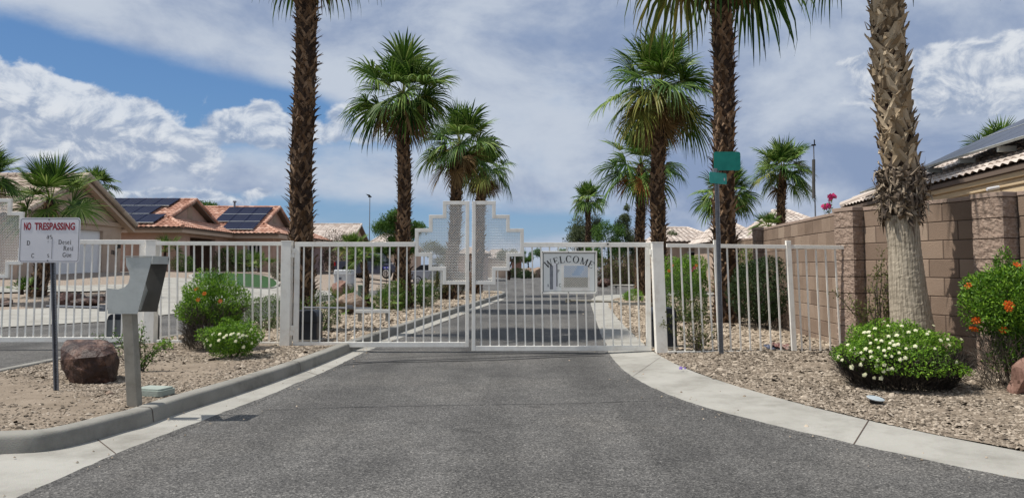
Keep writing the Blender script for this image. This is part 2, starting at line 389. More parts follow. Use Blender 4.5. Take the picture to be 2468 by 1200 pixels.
# ------------------------------------------------------------------ light and sky
SUN_EL, SUN_AZ = R(60), R(-96)      # azimuth from +Y, clockwise; -92 = from the left
sd = Vector((math.sin(SUN_AZ) * math.cos(SUN_EL), math.cos(SUN_AZ) * math.cos(SUN_EL), math.sin(SUN_EL)))
sun = bpy.data.lights.new('sun', 'SUN'); sun.energy = 5.0; sun.angle = R(.6); sun.color = (1, .955, .885)
so = bpy.data.objects.new('sun', sun); COL.objects.link(so)
so.rotation_euler = sd.to_track_quat('Z', 'Y').to_euler()
W = bpy.data.worlds.new('World'); SC.world = W; W.use_nodes = True
def sky():
    nt = W.node_tree; N = nt.nodes; L = nt.links
    bg = N['Background']
    st = N.new('ShaderNodeTexSky'); st.sky_type = 'NISHITA'; st.sun_disc = False
    st.sun_elevation = SUN_EL; st.sun_rotation = SUN_AZ; st.altitude = 100; st.air_density = 1.0; st.dust_density = .6; st.ozone_density = 2.2
    tc = N.new('ShaderNodeTexCoord'); sp = N.new('ShaderNodeSeparateXYZ'); L.new(tc.outputs['Generated'], sp.inputs[0])
    def mth(op, a, b=None, c=None, clamp=False):
        n = N.new('ShaderNodeMath'); n.operation = op; n.use_clamp = clamp
        for i, q in enumerate((a, b, c)):
            if q is None: continue
            if isinstance(q, (int, float)): n.inputs[i].default_value = q
            else: L.new(q, n.inputs[i])
        return n.outputs[0]
    az = mth('ARCTAN2', sp.outputs[0], sp.outputs[1]); el = mth('ARCSINE', sp.outputs[2])
    def noise(u, v, su, sv, sc, det=8, ro=.55, dist=0.0, seed=0.0):
        cb = N.new('ShaderNodeCombineXYZ'); L.new(mth('MULTIPLY', u, su), cb.inputs[0]); L.new(mth('MULTIPLY', v, sv), cb.inputs[1]); cb.inputs[2].default_value = seed
        n = N.new('ShaderNodeTexNoise'); n.inputs['Scale'].default_value = sc; n.inputs['Detail'].default_value = det
        n.inputs['Roughness'].default_value = ro; n.inputs['Distortion'].default_value = dist
        L.new(cb.outputs[0], n.inputs['Vector']); return n.outputs['Fac']
    def smooth(x, a, b):
        n = N.new('ShaderNodeMapRange'); n.interpolation_type = 'SMOOTHSTEP'; n.inputs[1].default_value = a; n.inputs[2].default_value = b
        L.new(x, n.inputs[0]); return n.outputs[0]
    def dirof(px, py):
        d = ray(px, py).normalized(); return math.atan2(d.x, d.y), math.asin(d.z)
    def blob(u, v, px, py, rx, ry, rot=0):
        a, e = dirof(px, py); rx /= F; ry /= F
        du = mth('SUBTRACT', u, a); dv = mth('SUBTRACT', v, e)
        c, s = math.cos(R(rot)), math.sin(R(rot))
        p = mth('ADD', mth('MULTIPLY', du, c / rx), mth('MULTIPLY', dv, s / rx))
        q = mth('ADD', mth('MULTIPLY', du, -s / ry), mth('MULTIPLY', dv, c / ry))
        r2 = mth('ADD', mth('MULTIPLY', p, p), mth('MULTIPLY', q, q))
        return mth('EXPONENT', mth('MULTIPLY', r2, -1.0))
    def total(bl):
        t = bl[0]
        for b in bl[1:]: t = mth('ADD', t, b)
        return t
    def mix(f, a, b):
        n = N.new('ShaderNodeMixRGB')
        if isinstance(f, (int, float)): n.inputs[0].default_value = f
        else: L.new(f, n.inputs[0])
        for i, q in ((1, a), (2, b)):
            if isinstance(q, tuple): n.inputs[i].default_value = (*q[:3], 1)
            else: L.new(q, n.inputs[i])
        return n.outputs[0]
    gr = N.new('ShaderNodeValToRGB'); e = gr.color_ramp.elements
    e[0].position = 0.0; e[0].color = srgb(158, 188, 216); e[1].position = .42; e[1].color = srgb(80, 126, 190)
    k_ = e.new(.10); k_.color = srgb(120, 168, 214); k_ = e.new(.22); k_.color = srgb(104, 152, 208)
    L.new(el, gr.inputs[0])
    # thin blue
    blue = N.new('ShaderNodeMixRGB'); blue.blend_type = 'MULTIPLY'; blue.inputs[0].default_value = 1
    L.new(st.outputs[0], blue.inputs[1]); blue.inputs[2].default_value = (.098, .094, .092, 1)
    bl2 = mix(.82, blue.outputs[0], gr.outputs[0])
    # high veil
    vn = noise(az, el, 1.0, 2.0, 3.4, 9, .60, .35, 3.1)
    vn2 = noise(az, el, 1.0, 3.4, 9.0, 7, .6, .3, 8.3)
    gap = total([blob(az, el, 60, 150, 420, 75, -14), blob(az, el, 380, 215, 380, 75, -14), blob(az, el, 760, 265, 260, 40, -12),
                 blob(az, el, 640, 500, 460, 34, 0), blob(az, el, 920, 565, 420, 40, 0), blob(az, el, 1330, 540, 260, 26, 0)])
    den = mth('SUBTRACT', mth('ADD', mth('MULTIPLY', vn, 1.25), mth('ADD', mth('MULTIPLY', vn2, .35), .12)), mth('MULTIPLY', gap, .68))
    veil = smooth(den, .22, .86)
    sh = noise(az, el, 1.1, 1.9, 4.6, 9, .60, .25, 17.7)
    dark = total([blob(az, el, 1330, 40, 240, 75, -6), blob(az, el, 1950, 250, 330, 150, 0), blob(az, el, 1650, 470, 600, 70, 0), blob(az, el, 1850, 60, 500, 70, 0),
                  blob(az, el, 2300, 90, 200, 60, 0), blob(az, el, 2150, 380, 300, 60, 0), blob(az, el, 150, 430, 500, 60, 0)])
    shf = smooth(mth('SUBTRACT', sh, mth('MULTIPLY', dark, .08)), .26, .62)
    vcol = mix(shf, srgb(144, 163, 196), srgb(203, 213, 228))
    cur = mix(veil, bl2, vcol)
    # cumulus heaps
    BL = [(-60, 250, 120, 90), (40, 245, 70, 70), (60, 320, 120, 60), (165, 275, 70, 60), (225, 300, 60, 50), (250, 340, 120, 50), (345, 275, 46, 40), (345, 320, 60, 46),
          (150, 360, 160, 40), (640, 268, 36, 34), (610, 305, 90, 40), (560, 300, 40, 30), (700, 330, 110, 34), (850, 275, 40, 34), (860, 320, 120, 34),
          (470, 345, 38, 28), (475, 400, 55, 40), (620, 465, 50, 18), (560, 492, 60, 14), (420, 470, 90, 16), (250, 470, 80, 16),
          (2420, 125, 90, 55), (2330, 165, 90, 45), (2240, 150, 60, 40), (2150, 175, 80, 30), (2200, 230, 150, 40), (2400, 230, 140, 60), (2060, 150, 60, 18)]
    def dens(u, v):
        b = total([blob(u, v, *q) for q in BL])
        n = noise(u, v, 1.0, 1.25, 15.0, 8, .60, .25, 41.3); n2 = noise(u, v, 1.0, 1.2, 44.0, 5, .6, 0, 5.5)
        return mth('ADD', mth('MULTIPLY', mth('MINIMUM', b, 1.15), .95), mth('ADD', mth('MULTIPLY', mth('SUBTRACT', n, .5), 2.2), mth('MULTIPLY', mth('SUBTRACT', n2, .5), .42)))
    d0 = dens(az, el)
    cm = smooth(d0, .42, .76)
    hg = None; ws = None
    for q in BL:
        b = blob(az, el, *q); e_ = dirof(q[0], q[1])[1]; dv = mth('MULTIPLY', mth('SUBTRACT', el, e_), F / q[3])
        w_ = mth('MULTIPLY', b, dv); hg = w_ if hg is None else mth('ADD', hg, w_); ws = b if ws is None else mth('ADD', ws, b)
    hgt = mth('DIVIDE', hg, mth('ADD', ws, .08))
    n3 = noise(az, el, 1.0, 1.3, 20.0, 9, .62, .5, 91.7); n4 = noise(mth('ADD', az, .006), mth('ADD', el, -.010), 1.0, 1.3, 20.0, 9, .62, .5, 91.7)
    puff = mth('SUBTRACT', n3, n4)
    lit = smooth(mth('ADD', mth('MULTIPLY', hgt, .50), mth('ADD', mth('MULTIPLY', puff, 3.6), mth('MULTIPLY', mth('SUBTRACT', n3, .5), .9))), -.55, .70)
    ccol = mix(lit, srgb(160, 176, 202), srgb(238, 242, 247))
    cur = mix(mth('MULTIPLY', cm, .86), cur, ccol)
    # broad soft mid-level texture on the right
    low = smooth(el, -.02, .03)
    cur = mix(low, srgb(150, 170, 195), cur)
    L.new(cur, bg.inputs[0]); bg.inputs[1].default_value = .92
sky()
W.cycles.sampling_method = 'MANUAL'; W.cycles.sample_map_resolution = 512
SC.view_settings.view_transform = 'Standard'; SC.view_settings.look = 'None'
SC.view_settings.exposure = -0.05; SC.view_settings.gamma = 1
SC.cycles.max_bounces = 6; SC.cycles.transparent_max_bounces = 8
SC.cycles.use_adaptive_sampling = True; SC.cycles.use_denoising = True

# ------------------------------------------------------------------ sheets, ribbons
def sheet(name, poly, zo, m, res=1.5, zf=None, reslim=None):
    bm = bmesh.new()
    vs = [bm.verts.new((p[0], p[1], 0)) for p in poly]
    bm.faces.new(vs)
    bmesh.ops.triangulate(bm, faces=bm.faces)
    xs = [p[0] for p in poly]; ys = [p[1] for p in poly]
    if res:
        x = math.floor(min(xs)) + res
        while x < max(xs):
            if not reslim or reslim[0] < x < reslim[1]:
                bmesh.ops.bisect_plane(bm, geom=bm.verts[:] + bm.edges[:] + bm.faces[:], plane_co=(x, 0, 0), plane_no=(1, 0, 0))
            x += res
        y = math.floor(min(ys)) + res
        while y < max(ys):
            if not reslim or reslim[2] < y < reslim[3]:
                bmesh.ops.bisect_plane(bm, geom=bm.verts[:] + bm.edges[:] + bm.faces[:], plane_co=(0, y, 0), plane_no=(0, 1, 0))
            y += res
    for v in bm.verts:
        v.co.z = h(v.co.x, v.co.y) + (zf(v.co.x, v.co.y) if zf else zo)
    bmesh.ops.recalc_face_normals(bm, faces=bm.faces)
    for f in bm.faces:
        if f.normal.z < 0: f.normal_flip()
        f.smooth = True
    me = bpy.data.meshes.new(name); bm.to_mesh(me); bm.free(); me.materials.append(MATS[m])
    o = bpy.data.objects.new(name, me); COL.objects.link(o); o['kind'] = 'structure'
    return o
def resample(P, step):
    P = [Vector(p) for p in P]; out = []
    for a, b in zip(P, P[1:]):
        n = max(1, int((b - a).length / step))
        for i in range(n): out.append(a.lerp(b, i / n))
    out.append(P[-1]); return out
def chaikin(P, it=2, closed=False):
    for _ in range(it):
        Q = [] if closed else [P[0]]
        n = len(P)
        for i in range(n if closed else n - 1):
            a, b = Vector(P[i]), Vector(P[(i + 1) % n])
            Q += [a.lerp(b, .25), a.lerp(b, .75)]
        if not closed: Q.append(P[-1])
        P = Q
    return [Vector(p) for p in P]
def xy(v): return Vector((v[0], v[1], 0))

# base ground
gx = sorted(set([-1500, -800, -400, -200, -120, -80] + list(np.arange(-50, 51, 2.0)) + [60, 80, 120, 200, 400, 800, 1500]))
gy = sorted(set([-1000, -300, -100, -40] + list(np.arange(-20, 101, 2.0)) + [120, 160, 250, 400, 800, 1500, 2500]))
V = [(x, y, h(x, y) - .02) for y in gy for x in gx]
n = len(gx)
Fc = [(j * n + i, j * n + i + 1, (j + 1) * n + i + 1, (j + 1) * n + i) for j in range(len(gy) - 1) for i in range(n - 1)]
g = bulk('desert_ground', V, Fc, 'gravel_far', smooth=True); g['kind'] = 'structure'

# asphalt
sheet('entrance_road', [(-30, -6), (30, -6), (30, 14.5), (-5.2, 14.5), (-10.9, 14.5), (-30, 14.5)], .0, 'asphalt', 2)
lft = [G(*p) for p in [(0, 790), (250, 776), (430, 756), (700, 723), (800, 711), (900, 700), (1000, 690), (1100, 680), (1163, 672), (1203, 666), (1302, 653.5), (1285, 649.5)]]
rgt = [G(*p) for p in [(1300, 649.5), (1335, 653.5), (1400, 664), (1430, 676), (1455, 686), (1540, 689), (1700, 690), (1990, 692)]]
poly = [xy(p) for p in lft] + [xy(p) for p in rgt] + [Vector((40, 31, 0)), Vector((12, 31, 0)), Vector((8, 14.4, 0)), Vector((-11.1, 14.4, 0))]
sheet('inner_road', poly, -.004, 'asphalt', 2.0, reslim=(-30, 30, 10, 80))
# concrete drives left
C1 = [(-90, 800), (0, 790), (250, 776), (430, 756), (700, 723), (800, 711), (800, 703), (660, 699), (560, 693), (500, 684), (455, 671), (382, 669), (370, 690), (340, 708), (250, 738), (0, 748), (-90, 752)]
sheet('concrete_driveway', [xy(G(*p)) for p in C1], .016, 'concrete', 1.5)
C2 = [(-90, 693), (0, 692), (200, 689), (330, 686), (372, 686), (345, 700), (200, 704), (0, 706), (-90, 708)]
sheet('concrete_path', [xy(G(*p)) for p in C2], .026, 'concrete', 1.5)
C3 = [(950, 694), (1010, 689), (1060, 683), (1150, 674), (1240, 661), (1300, 652.6), (1310, 653.2), (1250, 664), (1200, 671), (1100, 685), (1030, 694), (960, 699)]
sheet('far_pavement', [xy(G(*p)) for p in C3], .03, 'concrete', 0)
C4 = [(1428, 678), (1455, 688), (1540, 691), (1990, 694), (1990, 690.5), (1540, 687), (1455, 684), (1430, 675)]
sheet('far_kerb', [xy(G(*p)) for p in C4], .06, 'concrete', 0)
# lawn
LW = [(455, 668), (500, 684), (560, 690), (600, 694), (650, 697), (668, 690), (664, 677), (640, 667), (600, 661), (520, 659), (480, 660)]
lwp = chaikin([xy(G(*p)) for p in LW], 2, True)
lo_ = sheet('lawn', lwp, .035, 'lawn', 1.5)
LK = [Vector((p.x, p.y, 0)) for p in lwp]
mb = MB(); c = sum(LK, Vector()) / len(LK)
for i in range(len(LK)):
    a, b = LK[i], LK[(i + 1) % len(LK)]
    oa, ob = a + (a - c).normalized() * .16, b + (b - c).normalized() * .16
    za, zb = h(a.x, a.y) + .05, h(b.x, b.y) + .05
    mb.add([(a.x, a.y, za), (b.x, b.y, zb), (ob.x, ob.y, zb), (oa.x, oa.y, za), (ob.x, ob.y, zb - .12), (oa.x, oa.y, za - .12)], [(0, 1, 2, 3), (3, 2, 4, 5)])
k = mb.build('lawn_kerb', 'concrete'); k['kind'] = 'structure'

# median island ring (counter-clockwise)
foot = [G(*p) for p in [(0, 1099), (107, 1094), (213, 1070), (299, 1043), (341, 1034), (427, 1000), (560, 958), (700, 909), (790, 873), (870, 838), (1060, 768), (1150, 738), (1205, 719)]]
foot = [xy(p) for p in foot]
ring = [Vector((-5.95, 7.6, 0)), Vector((-5.9, 6.2, 0)), Vector((-5.3, 5.35, 0)), Vector((-4.4, 5.08, 0))] + foot + \
       [xy(G(1222, 712)), xy(G(1212, 707)), xy(G(1150, 705))] + [xy(G(*p)) for p in [(1000, 711), (860, 722), (760, 736), (690, 766), (600, 792), (385, 829)]] + [Vector((-5.95, 10.6, 0))]
ring = chaikin(ring, 2, True)
def offset_loop(P, d):
    n = len(P); out = []
    for i in range(n):
        t = (P[(i + 1) % n] - P[i - 1]).normalized()
        out.append(P[i] + Vector((-t.y, t.x, 0)) * d)
    return out
def kerb_loop(P, prof, name, m, closed=True):
    mb = MB(); acc = 0; n = len(P)
    loops = [offset_loop(P, d) for d, z in prof]
    for i in range(n if closed else n - 1):
        j = (i + 1) % n; seg = (P[j] - P[i]).length
        for k in range(len(prof) - 1):
            q = [loops[k][i], loops[k][j], loops[k + 1][j], loops[k + 1][i]]
            zz = [prof[k][1], prof[k][1], prof[k + 1][1], prof[k + 1][1]]
            mb.add([(p.x, p.y, h(p.x, p.y) + z) for p, z in zip(q, zz)], [(0, 1, 2, 3)])
    o = mb.build(name, m); o['kind'] = 'structure'
    me = o.data; bm = bmesh.new(); bm.from_mesh(me); bmesh.ops.remove_doubles(bm, verts=bm.verts, dist=.0005)
    bmesh.ops.recalc_face_normals(bm, faces=bm.faces)
    for f in bm.faces: f.smooth = True
    bm.to_mesh(me); bm.free()
    return o
prof = [(0, -.03), (.003, .02), (.014, .105), (.020, .122), (.031, .135), (.048, .141), (.15, .144), (.163, .140), (.170, .10)]
kerb_loop(ring, prof, 'island_kerb', 'concrete_kerb')
# joints: thin dark grooves standing as narrow strips across the kerb
def kerb_joints(P, every, start, lim):
    mb = MB(); acc = start; n = len(P)
    for i in range(n):
        j = (i + 1) % n; a, b = P[i], P[j]; L_ = (b - a).length
        while acc < L_:
            p = a.lerp(b, acc / L_); t = (b - a).normalized(); nn = Vector((-t.y, t.x, 0))
            if lim(p):
                V = []
                pr = [(q[0], q[1] + .0025) for q in prof[1:-1]]
                for d, z in pr:
                    for s in (-.005, .005):
                        w = p + nn * (d - .0025) + t * s; V.append((w.x, w.y, h(w.x, w.y) + z))
                mb.add(V, [(2 * k, 2 * k + 1, 2 * k + 3, 2 * k + 2) for k in range(len(pr) - 1)])
            acc += every
        acc -= L_
    o = mb.build('kerb_joints', 'mortar'); o['kind'] = 'structure'
kerb_joints(ring, 3.05, 1.9, lambda p: p.y < 60)
inner = offset_loop(ring, .165)
cen = lambda x, y: .105 + .03 * math.sin(x * 2.1 + y) * math.sin(y * 1.3)
fill = []
for p in inner:
    if not fill or (p - fill[-1]).length > .12: fill.append(p)
sheet('island_gravel', fill, 0, 'dirt', .5, zf=lambda x, y: .118 + .016 * math.sin(x * 2.1 + y) * math.sin(y * 1.7))

# gutter along the island (near side), between kerb foot and asphalt edge
gut = [(-150, 1290), (-60, 1245), (53, 1200), (144, 1158), (267, 1099), (384, 1056), (453, 1029), (587, 981), (700, 936), (800, 892), (905, 840), (1075, 774), (1160, 742), (1216, 722)]
gf = [(-150, 1118), (-60, 1106), (30, 1099), (107, 1094), (213, 1070), (320, 1038), (400, 1010), (540, 964), (665, 921), (760, 884), (870, 838), (1060, 768), (1150, 738), (1205, 719)]
def ribbon(name, A, B, za, zb, m, step=.35, zm=None):
    A = [xy(G(*p)) for p in A]; B = [xy(G(*p)) for p in B]
    V = []; rows = 0; o = MB(); q = []
    for i in range(len(A) - 1):
        n = max(1, int(((A[i + 1] - A[i]).length + (B[i + 1] - B[i]).length) / 2 / step))
        for k in range(n): q.append((A[i].lerp(A[i + 1], k / n), B[i].lerp(B[i + 1], k / n)))
    q.append((A[-1], B[-1]))
    # light smoothing
    for _ in range(6):
        q = [q[0]] + [((q[i - 1][0] + q[i][0] * 2 + q[i + 1][0]) / 4, (q[i - 1][1] + q[i][1] * 2 + q[i + 1][1]) / 4) for i in range(1, len(q) - 1)] + [q[-1]]
    K = 6
    for a, b in q:
        for k in range(K + 1):
            t = k / K; p = a.lerp(b, t); z = za + (zb - za) * t
            if k == K: p = p + Vector((0, 0, 0))
            V.append((p.x, p.y, h(p.x, p.y) + z))
        # ragged asphalt edge: jitter of the outer row
    n = len(q); Fc = [(i * (K + 1) + k, i * (K + 1) + k + 1, (i + 1) * (K + 1) + k + 1, (i + 1) * (K + 1) + k) for i in range(n - 1) for k in range(K)]
    ob = bulk(name, V, Fc, m, smooth=True); ob['kind'] = 'structure'
    bm = bmesh.new(); bm.from_mesh(ob.data); bmesh.ops.recalc_face_normals(bm, faces=bm.faces)
    if sum(f.normal.z for f in bm.faces) < 0: bmesh.ops.reverse_faces(bm, faces=bm.faces)
    bm.to_mesh(ob.data); bm.free()
    return q
gl = ribbon('island_gutter', gut, gf, .006, .013, 'concrete')
pairs = [((2900, 1250), (2900, 1176)), ((2700, 1205), (2700, 1140)), ((2468, 1165), (2468, 1108)), ((2200, 1112), (2200, 1058)), ((2058, 1083), (2110, 1032)), ((1875, 1033), (1988, 998)), ((1790, 1012), (1825, 958)),
         ((1700, 987), (1700, 916)), ((1600, 955), (1640, 890)), ((1520, 915), (1590, 864)), ((1482, 880), (1572, 851)), ((1457, 842), (1556, 836)), ((1441, 790), (1528, 811)), ((1430, 755), (1498, 780)),
         ((1423, 733), (1472, 748)), ((1424, 722), (1466, 731)), ((1440, 712), (1490, 722)), ((1560, 707), (1560, 716)), ((1800, 706), (1800, 714)), ((2300, 706), (2300, 714))]
gr_ = ribbon('rolled_kerb', [p[0] for p in pairs], [p[1] for p in pairs], .006, .035, 'concrete')
# expansion joints on the flat concrete
mb = MB()
for q, every, zz in ((gl, 9, .0), (gr_, 9, .0)):
    for i in range(4, len(q) - 2, every):
        a, b = q[i]; t = (q[i + 1][0] - a).normalized() * .005
        if a.y > 34: continue
        z0, z1 = (.006, .013) if q is gl else (.006, .035)
        a2, b2 = a.lerp(b, .02), a.lerp(b, .98)
        mb.add([(a2.x - t.x, a2.y - t.y, z0 + .0035), (a2.x + t.x, a2.y + t.y, z0 + .0035), (b2.x + t.x, b2.y + t.y, z1 + .0035), (b2.x - t.x, b2.y - t.y, z1 + .0035)], [(0, 1, 2, 3)])
k = mb.build('gutter_joints', 'mortar'); k['kind'] = 'structure'
# overhead wire shadows painted as dark strips across the lane before the gate
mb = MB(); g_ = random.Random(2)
def shadow_strip(P, w, z):
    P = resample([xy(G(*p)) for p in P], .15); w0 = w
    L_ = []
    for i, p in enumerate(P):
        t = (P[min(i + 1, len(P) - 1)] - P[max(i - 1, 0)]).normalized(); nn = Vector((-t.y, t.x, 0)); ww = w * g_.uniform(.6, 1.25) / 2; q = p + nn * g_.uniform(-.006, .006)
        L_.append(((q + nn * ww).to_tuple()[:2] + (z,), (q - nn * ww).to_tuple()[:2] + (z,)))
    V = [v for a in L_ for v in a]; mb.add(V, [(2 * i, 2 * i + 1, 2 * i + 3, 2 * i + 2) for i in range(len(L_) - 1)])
shadow_strip([(806, 881), (960, 869), (1150, 864), (1300, 858), (1452, 853)], .055, .0045)
shadow_strip([(850, 873), (1000, 872), (1200, 868), (1330, 861), (1455, 857)], .045, .0055)
shadow_strip([(840, 868), (1000, 860), (1200, 853), (1440, 850)], .022, .0065)
shadow_strip([(640, 988), (830, 982), (1100, 976), (1400, 972), (1560, 966)], .013, .0045)
k = mb.build('wire_shadow_lines', 'wire_shadow'); k['kind'] = 'structure'
# gravel yard right of the road
gedge = [xy(b) for a, b in gr_]
def rz(x, y):
    return .030 + .05 * ss((x - 1.5) / 4) + .012 * math.sin(x * 2.3) * math.sin(y * 1.9)
gp = []
for p in gedge:
    if not gp or (p - gp[-1]).length > .25: gp.append(p)
gp[0] = gp[0]
yard = gp + [Vector((gp[-1].x + 2, 14, 0)), Vector((gp[-1].x + 2, -2, 0)), Vector((gp[0].x + 3, -2, 0))]
sheet('right_gravel', yard, 0, 'dirt', .8, zf=rz, reslim=(0, 12, 2, 34))

# pebbles: separate small stones, one scatter per bed
def inpoly(P, x, y):
    c = np.zeros(len(x), bool); n = len(P)
    for i in range(n):
        x0, y0, x1, y1 = P[i][0], P[i][1], P[i - 1][0], P[i - 1][1]
        if y0 == y1: continue
        m = ((y0 > y) != (y1 > y)) & (x < (x1 - x0) * (y - y0) / (y1 - y0) + x0)
        c ^= m
    return c
PV = np.array([(1, 0, 0), (.3, .85, .1), (-.7, .6, 0), (-.9, -.3, .05), (-.1, -.9, 0), (.75, -.55, .1), (.35, .2, .75), (-.35, .1, .8)])
PF = np.array([(0, 1, 6), (1, 7, 6), (1, 2, 7), (2, 3, 7), (3, 4, 7), (4, 6, 7), (4, 5, 6), (5, 0, 6)])
def pebbles(name, poly, box, dens, size, zf, m, seed, patch=.0, fall=None):
    g = np.random.default_rng(seed); x0, x1, y0, y1 = box; n = int((x1 - x0) * (y1 - y0) * dens)
    x = g.uniform(x0, x1, n); y = g.uniform(y0, y1, n); k = inpoly(poly, x, y)
    if patch: k &= (np.sin(x * 1.7 + 2 * np.sin(y * .9)) * np.sin(y * 1.5 + x * .6) + g.normal(size=n) * .5) > -patch
    if fall is not None: k &= g.uniform(size=n) < fall(x, y)
    x = x[k]; y = y[k]; n = len(x)
    z = np.array([h(a, b) + zf(a, b) for a, b in zip(x, y)])
    S = size * g.lognormal(0, .42, n)
    S3 = np.stack([S * g.uniform(.8, 1.5, n), S, S * g.uniform(.35, .8, n)], 1)
    a = g.uniform(0, 6.28, n); tx = g.normal(size=n) * .35; ty = g.normal(size=n) * .35
    nn = np.stack([tx, ty, np.ones(n)], 1); d = np.stack([np.cos(a), np.sin(a), -(tx * np.cos(a) + ty * np.sin(a))], 1)
    V, Fc = scatter(PV, PF, np.stack([x, y, z], 1), frames(d, nn), S3)
    o = bulk(name, V, Fc, m); o['kind'] = 'stuff'
    return o
isl = lambda x, y: .118 + .016 * math.sin(x * 2.1 + y) * math.sin(y * 1.7)
innerxy = [(p.x, p.y) for p in fill]
yardxy = [(p.x, p.y) for p in yard]
pebbles('gravel_stones', innerxy, (-6, -2.4, 5, 9.2), 2600, .0105, isl, 'pebble', 1, .1)
pebbles('gravel_stones', innerxy, (-6, -2.2, 9.2, 13.2), 1700, .0135, isl, 'pebble', 2, .1)
pebbles('gravel_stones', innerxy, (-8, -.2, 12.4, 37), 520, .024, isl, 'pebble_light', 3, 0)
pebbles('gravel_stones', yardxy, (.9, 8, 3.2, 8.5), 2900, .0108, rz, 'pebble', 4, .8)
pebbles('gravel_stones', yardxy, (.9, 8, 8.5, 11.6), 1900, .0135, rz, 'pebble', 5, .8)
pebbles('gravel_stones', yardxy, (1.0, 7, 11.6, 33), 720, .022, rz, 'pebble_light', 6, 0)

# crumbled asphalt edge lapping the concrete, and loose stones along the edges
mb = MB(); g_ = random.Random(8)
for q, z0, z1 in ((gl, .006, .013), (gr_, .006, .035)):
    prev = None
    P_ = []
    for i in range(len(q) - 1):
        for k in range(5):
            if q[i][0].y > 30: continue
            P_.append((q[i][0].lerp(q[i + 1][0], k / 5), q[i][1].lerp(q[i + 1][1], k / 5)))
    w = 0
    for a, b in P_:
        w = .75 * w + .25 * g_.uniform(-.01, .085); d = (b - a).normalized(); ww = max(.003, w + g_.uniform(-.006, .008))
        o = (a - d * .05, a + d * ww)
        if prev: mb.add([(prev[0].x, prev[0].y, .0012), (o[0].x, o[0].y, .0012), (o[1].x, o[1].y, .0115), (prev[1].x, prev[1].y, .0115)], [(0, 1, 2, 3)])
        prev = o
k = mb.build('asphalt_edge', 'asphalt'); k['kind'] = 'structure'
edgeP = []; g3 = np.random.default_rng(77)
for q, n_ in ((gl, 500), (gr_, 900)):
    for i in range(n_):
        a, b = q[g3.integers(0, len(q) - 1)]
        if a.y > 22: continue
        t_ = g3.choice([g3.normal(0, .12), g3.normal(.95, .10), g3.uniform(-.6, 1)], p=[.45, .40, .15]); p = a.lerp(b, t_); edgeP.append((p.x + g3.normal() * .15, p.y + g3.normal() * .15, .012 if t_ < .4 else .022))
edgeP = np.array(edgeP); n_ = len(edgeP); S_e = .0065 * g3.lognormal(0, .45, n_)
V, Fc = scatter(PV, PF, edgeP, frames(np.stack([g3.normal(size=n_), g3.normal(size=n_), np.zeros(n_)], 1), np.tile([0., 0, 1], (n_, 1)) + g3.normal(size=(n_, 3)) * .1), S_e)
o = bulk('loose_stones', V, Fc, 'pebble_light'); o['kind'] = 'stuff'
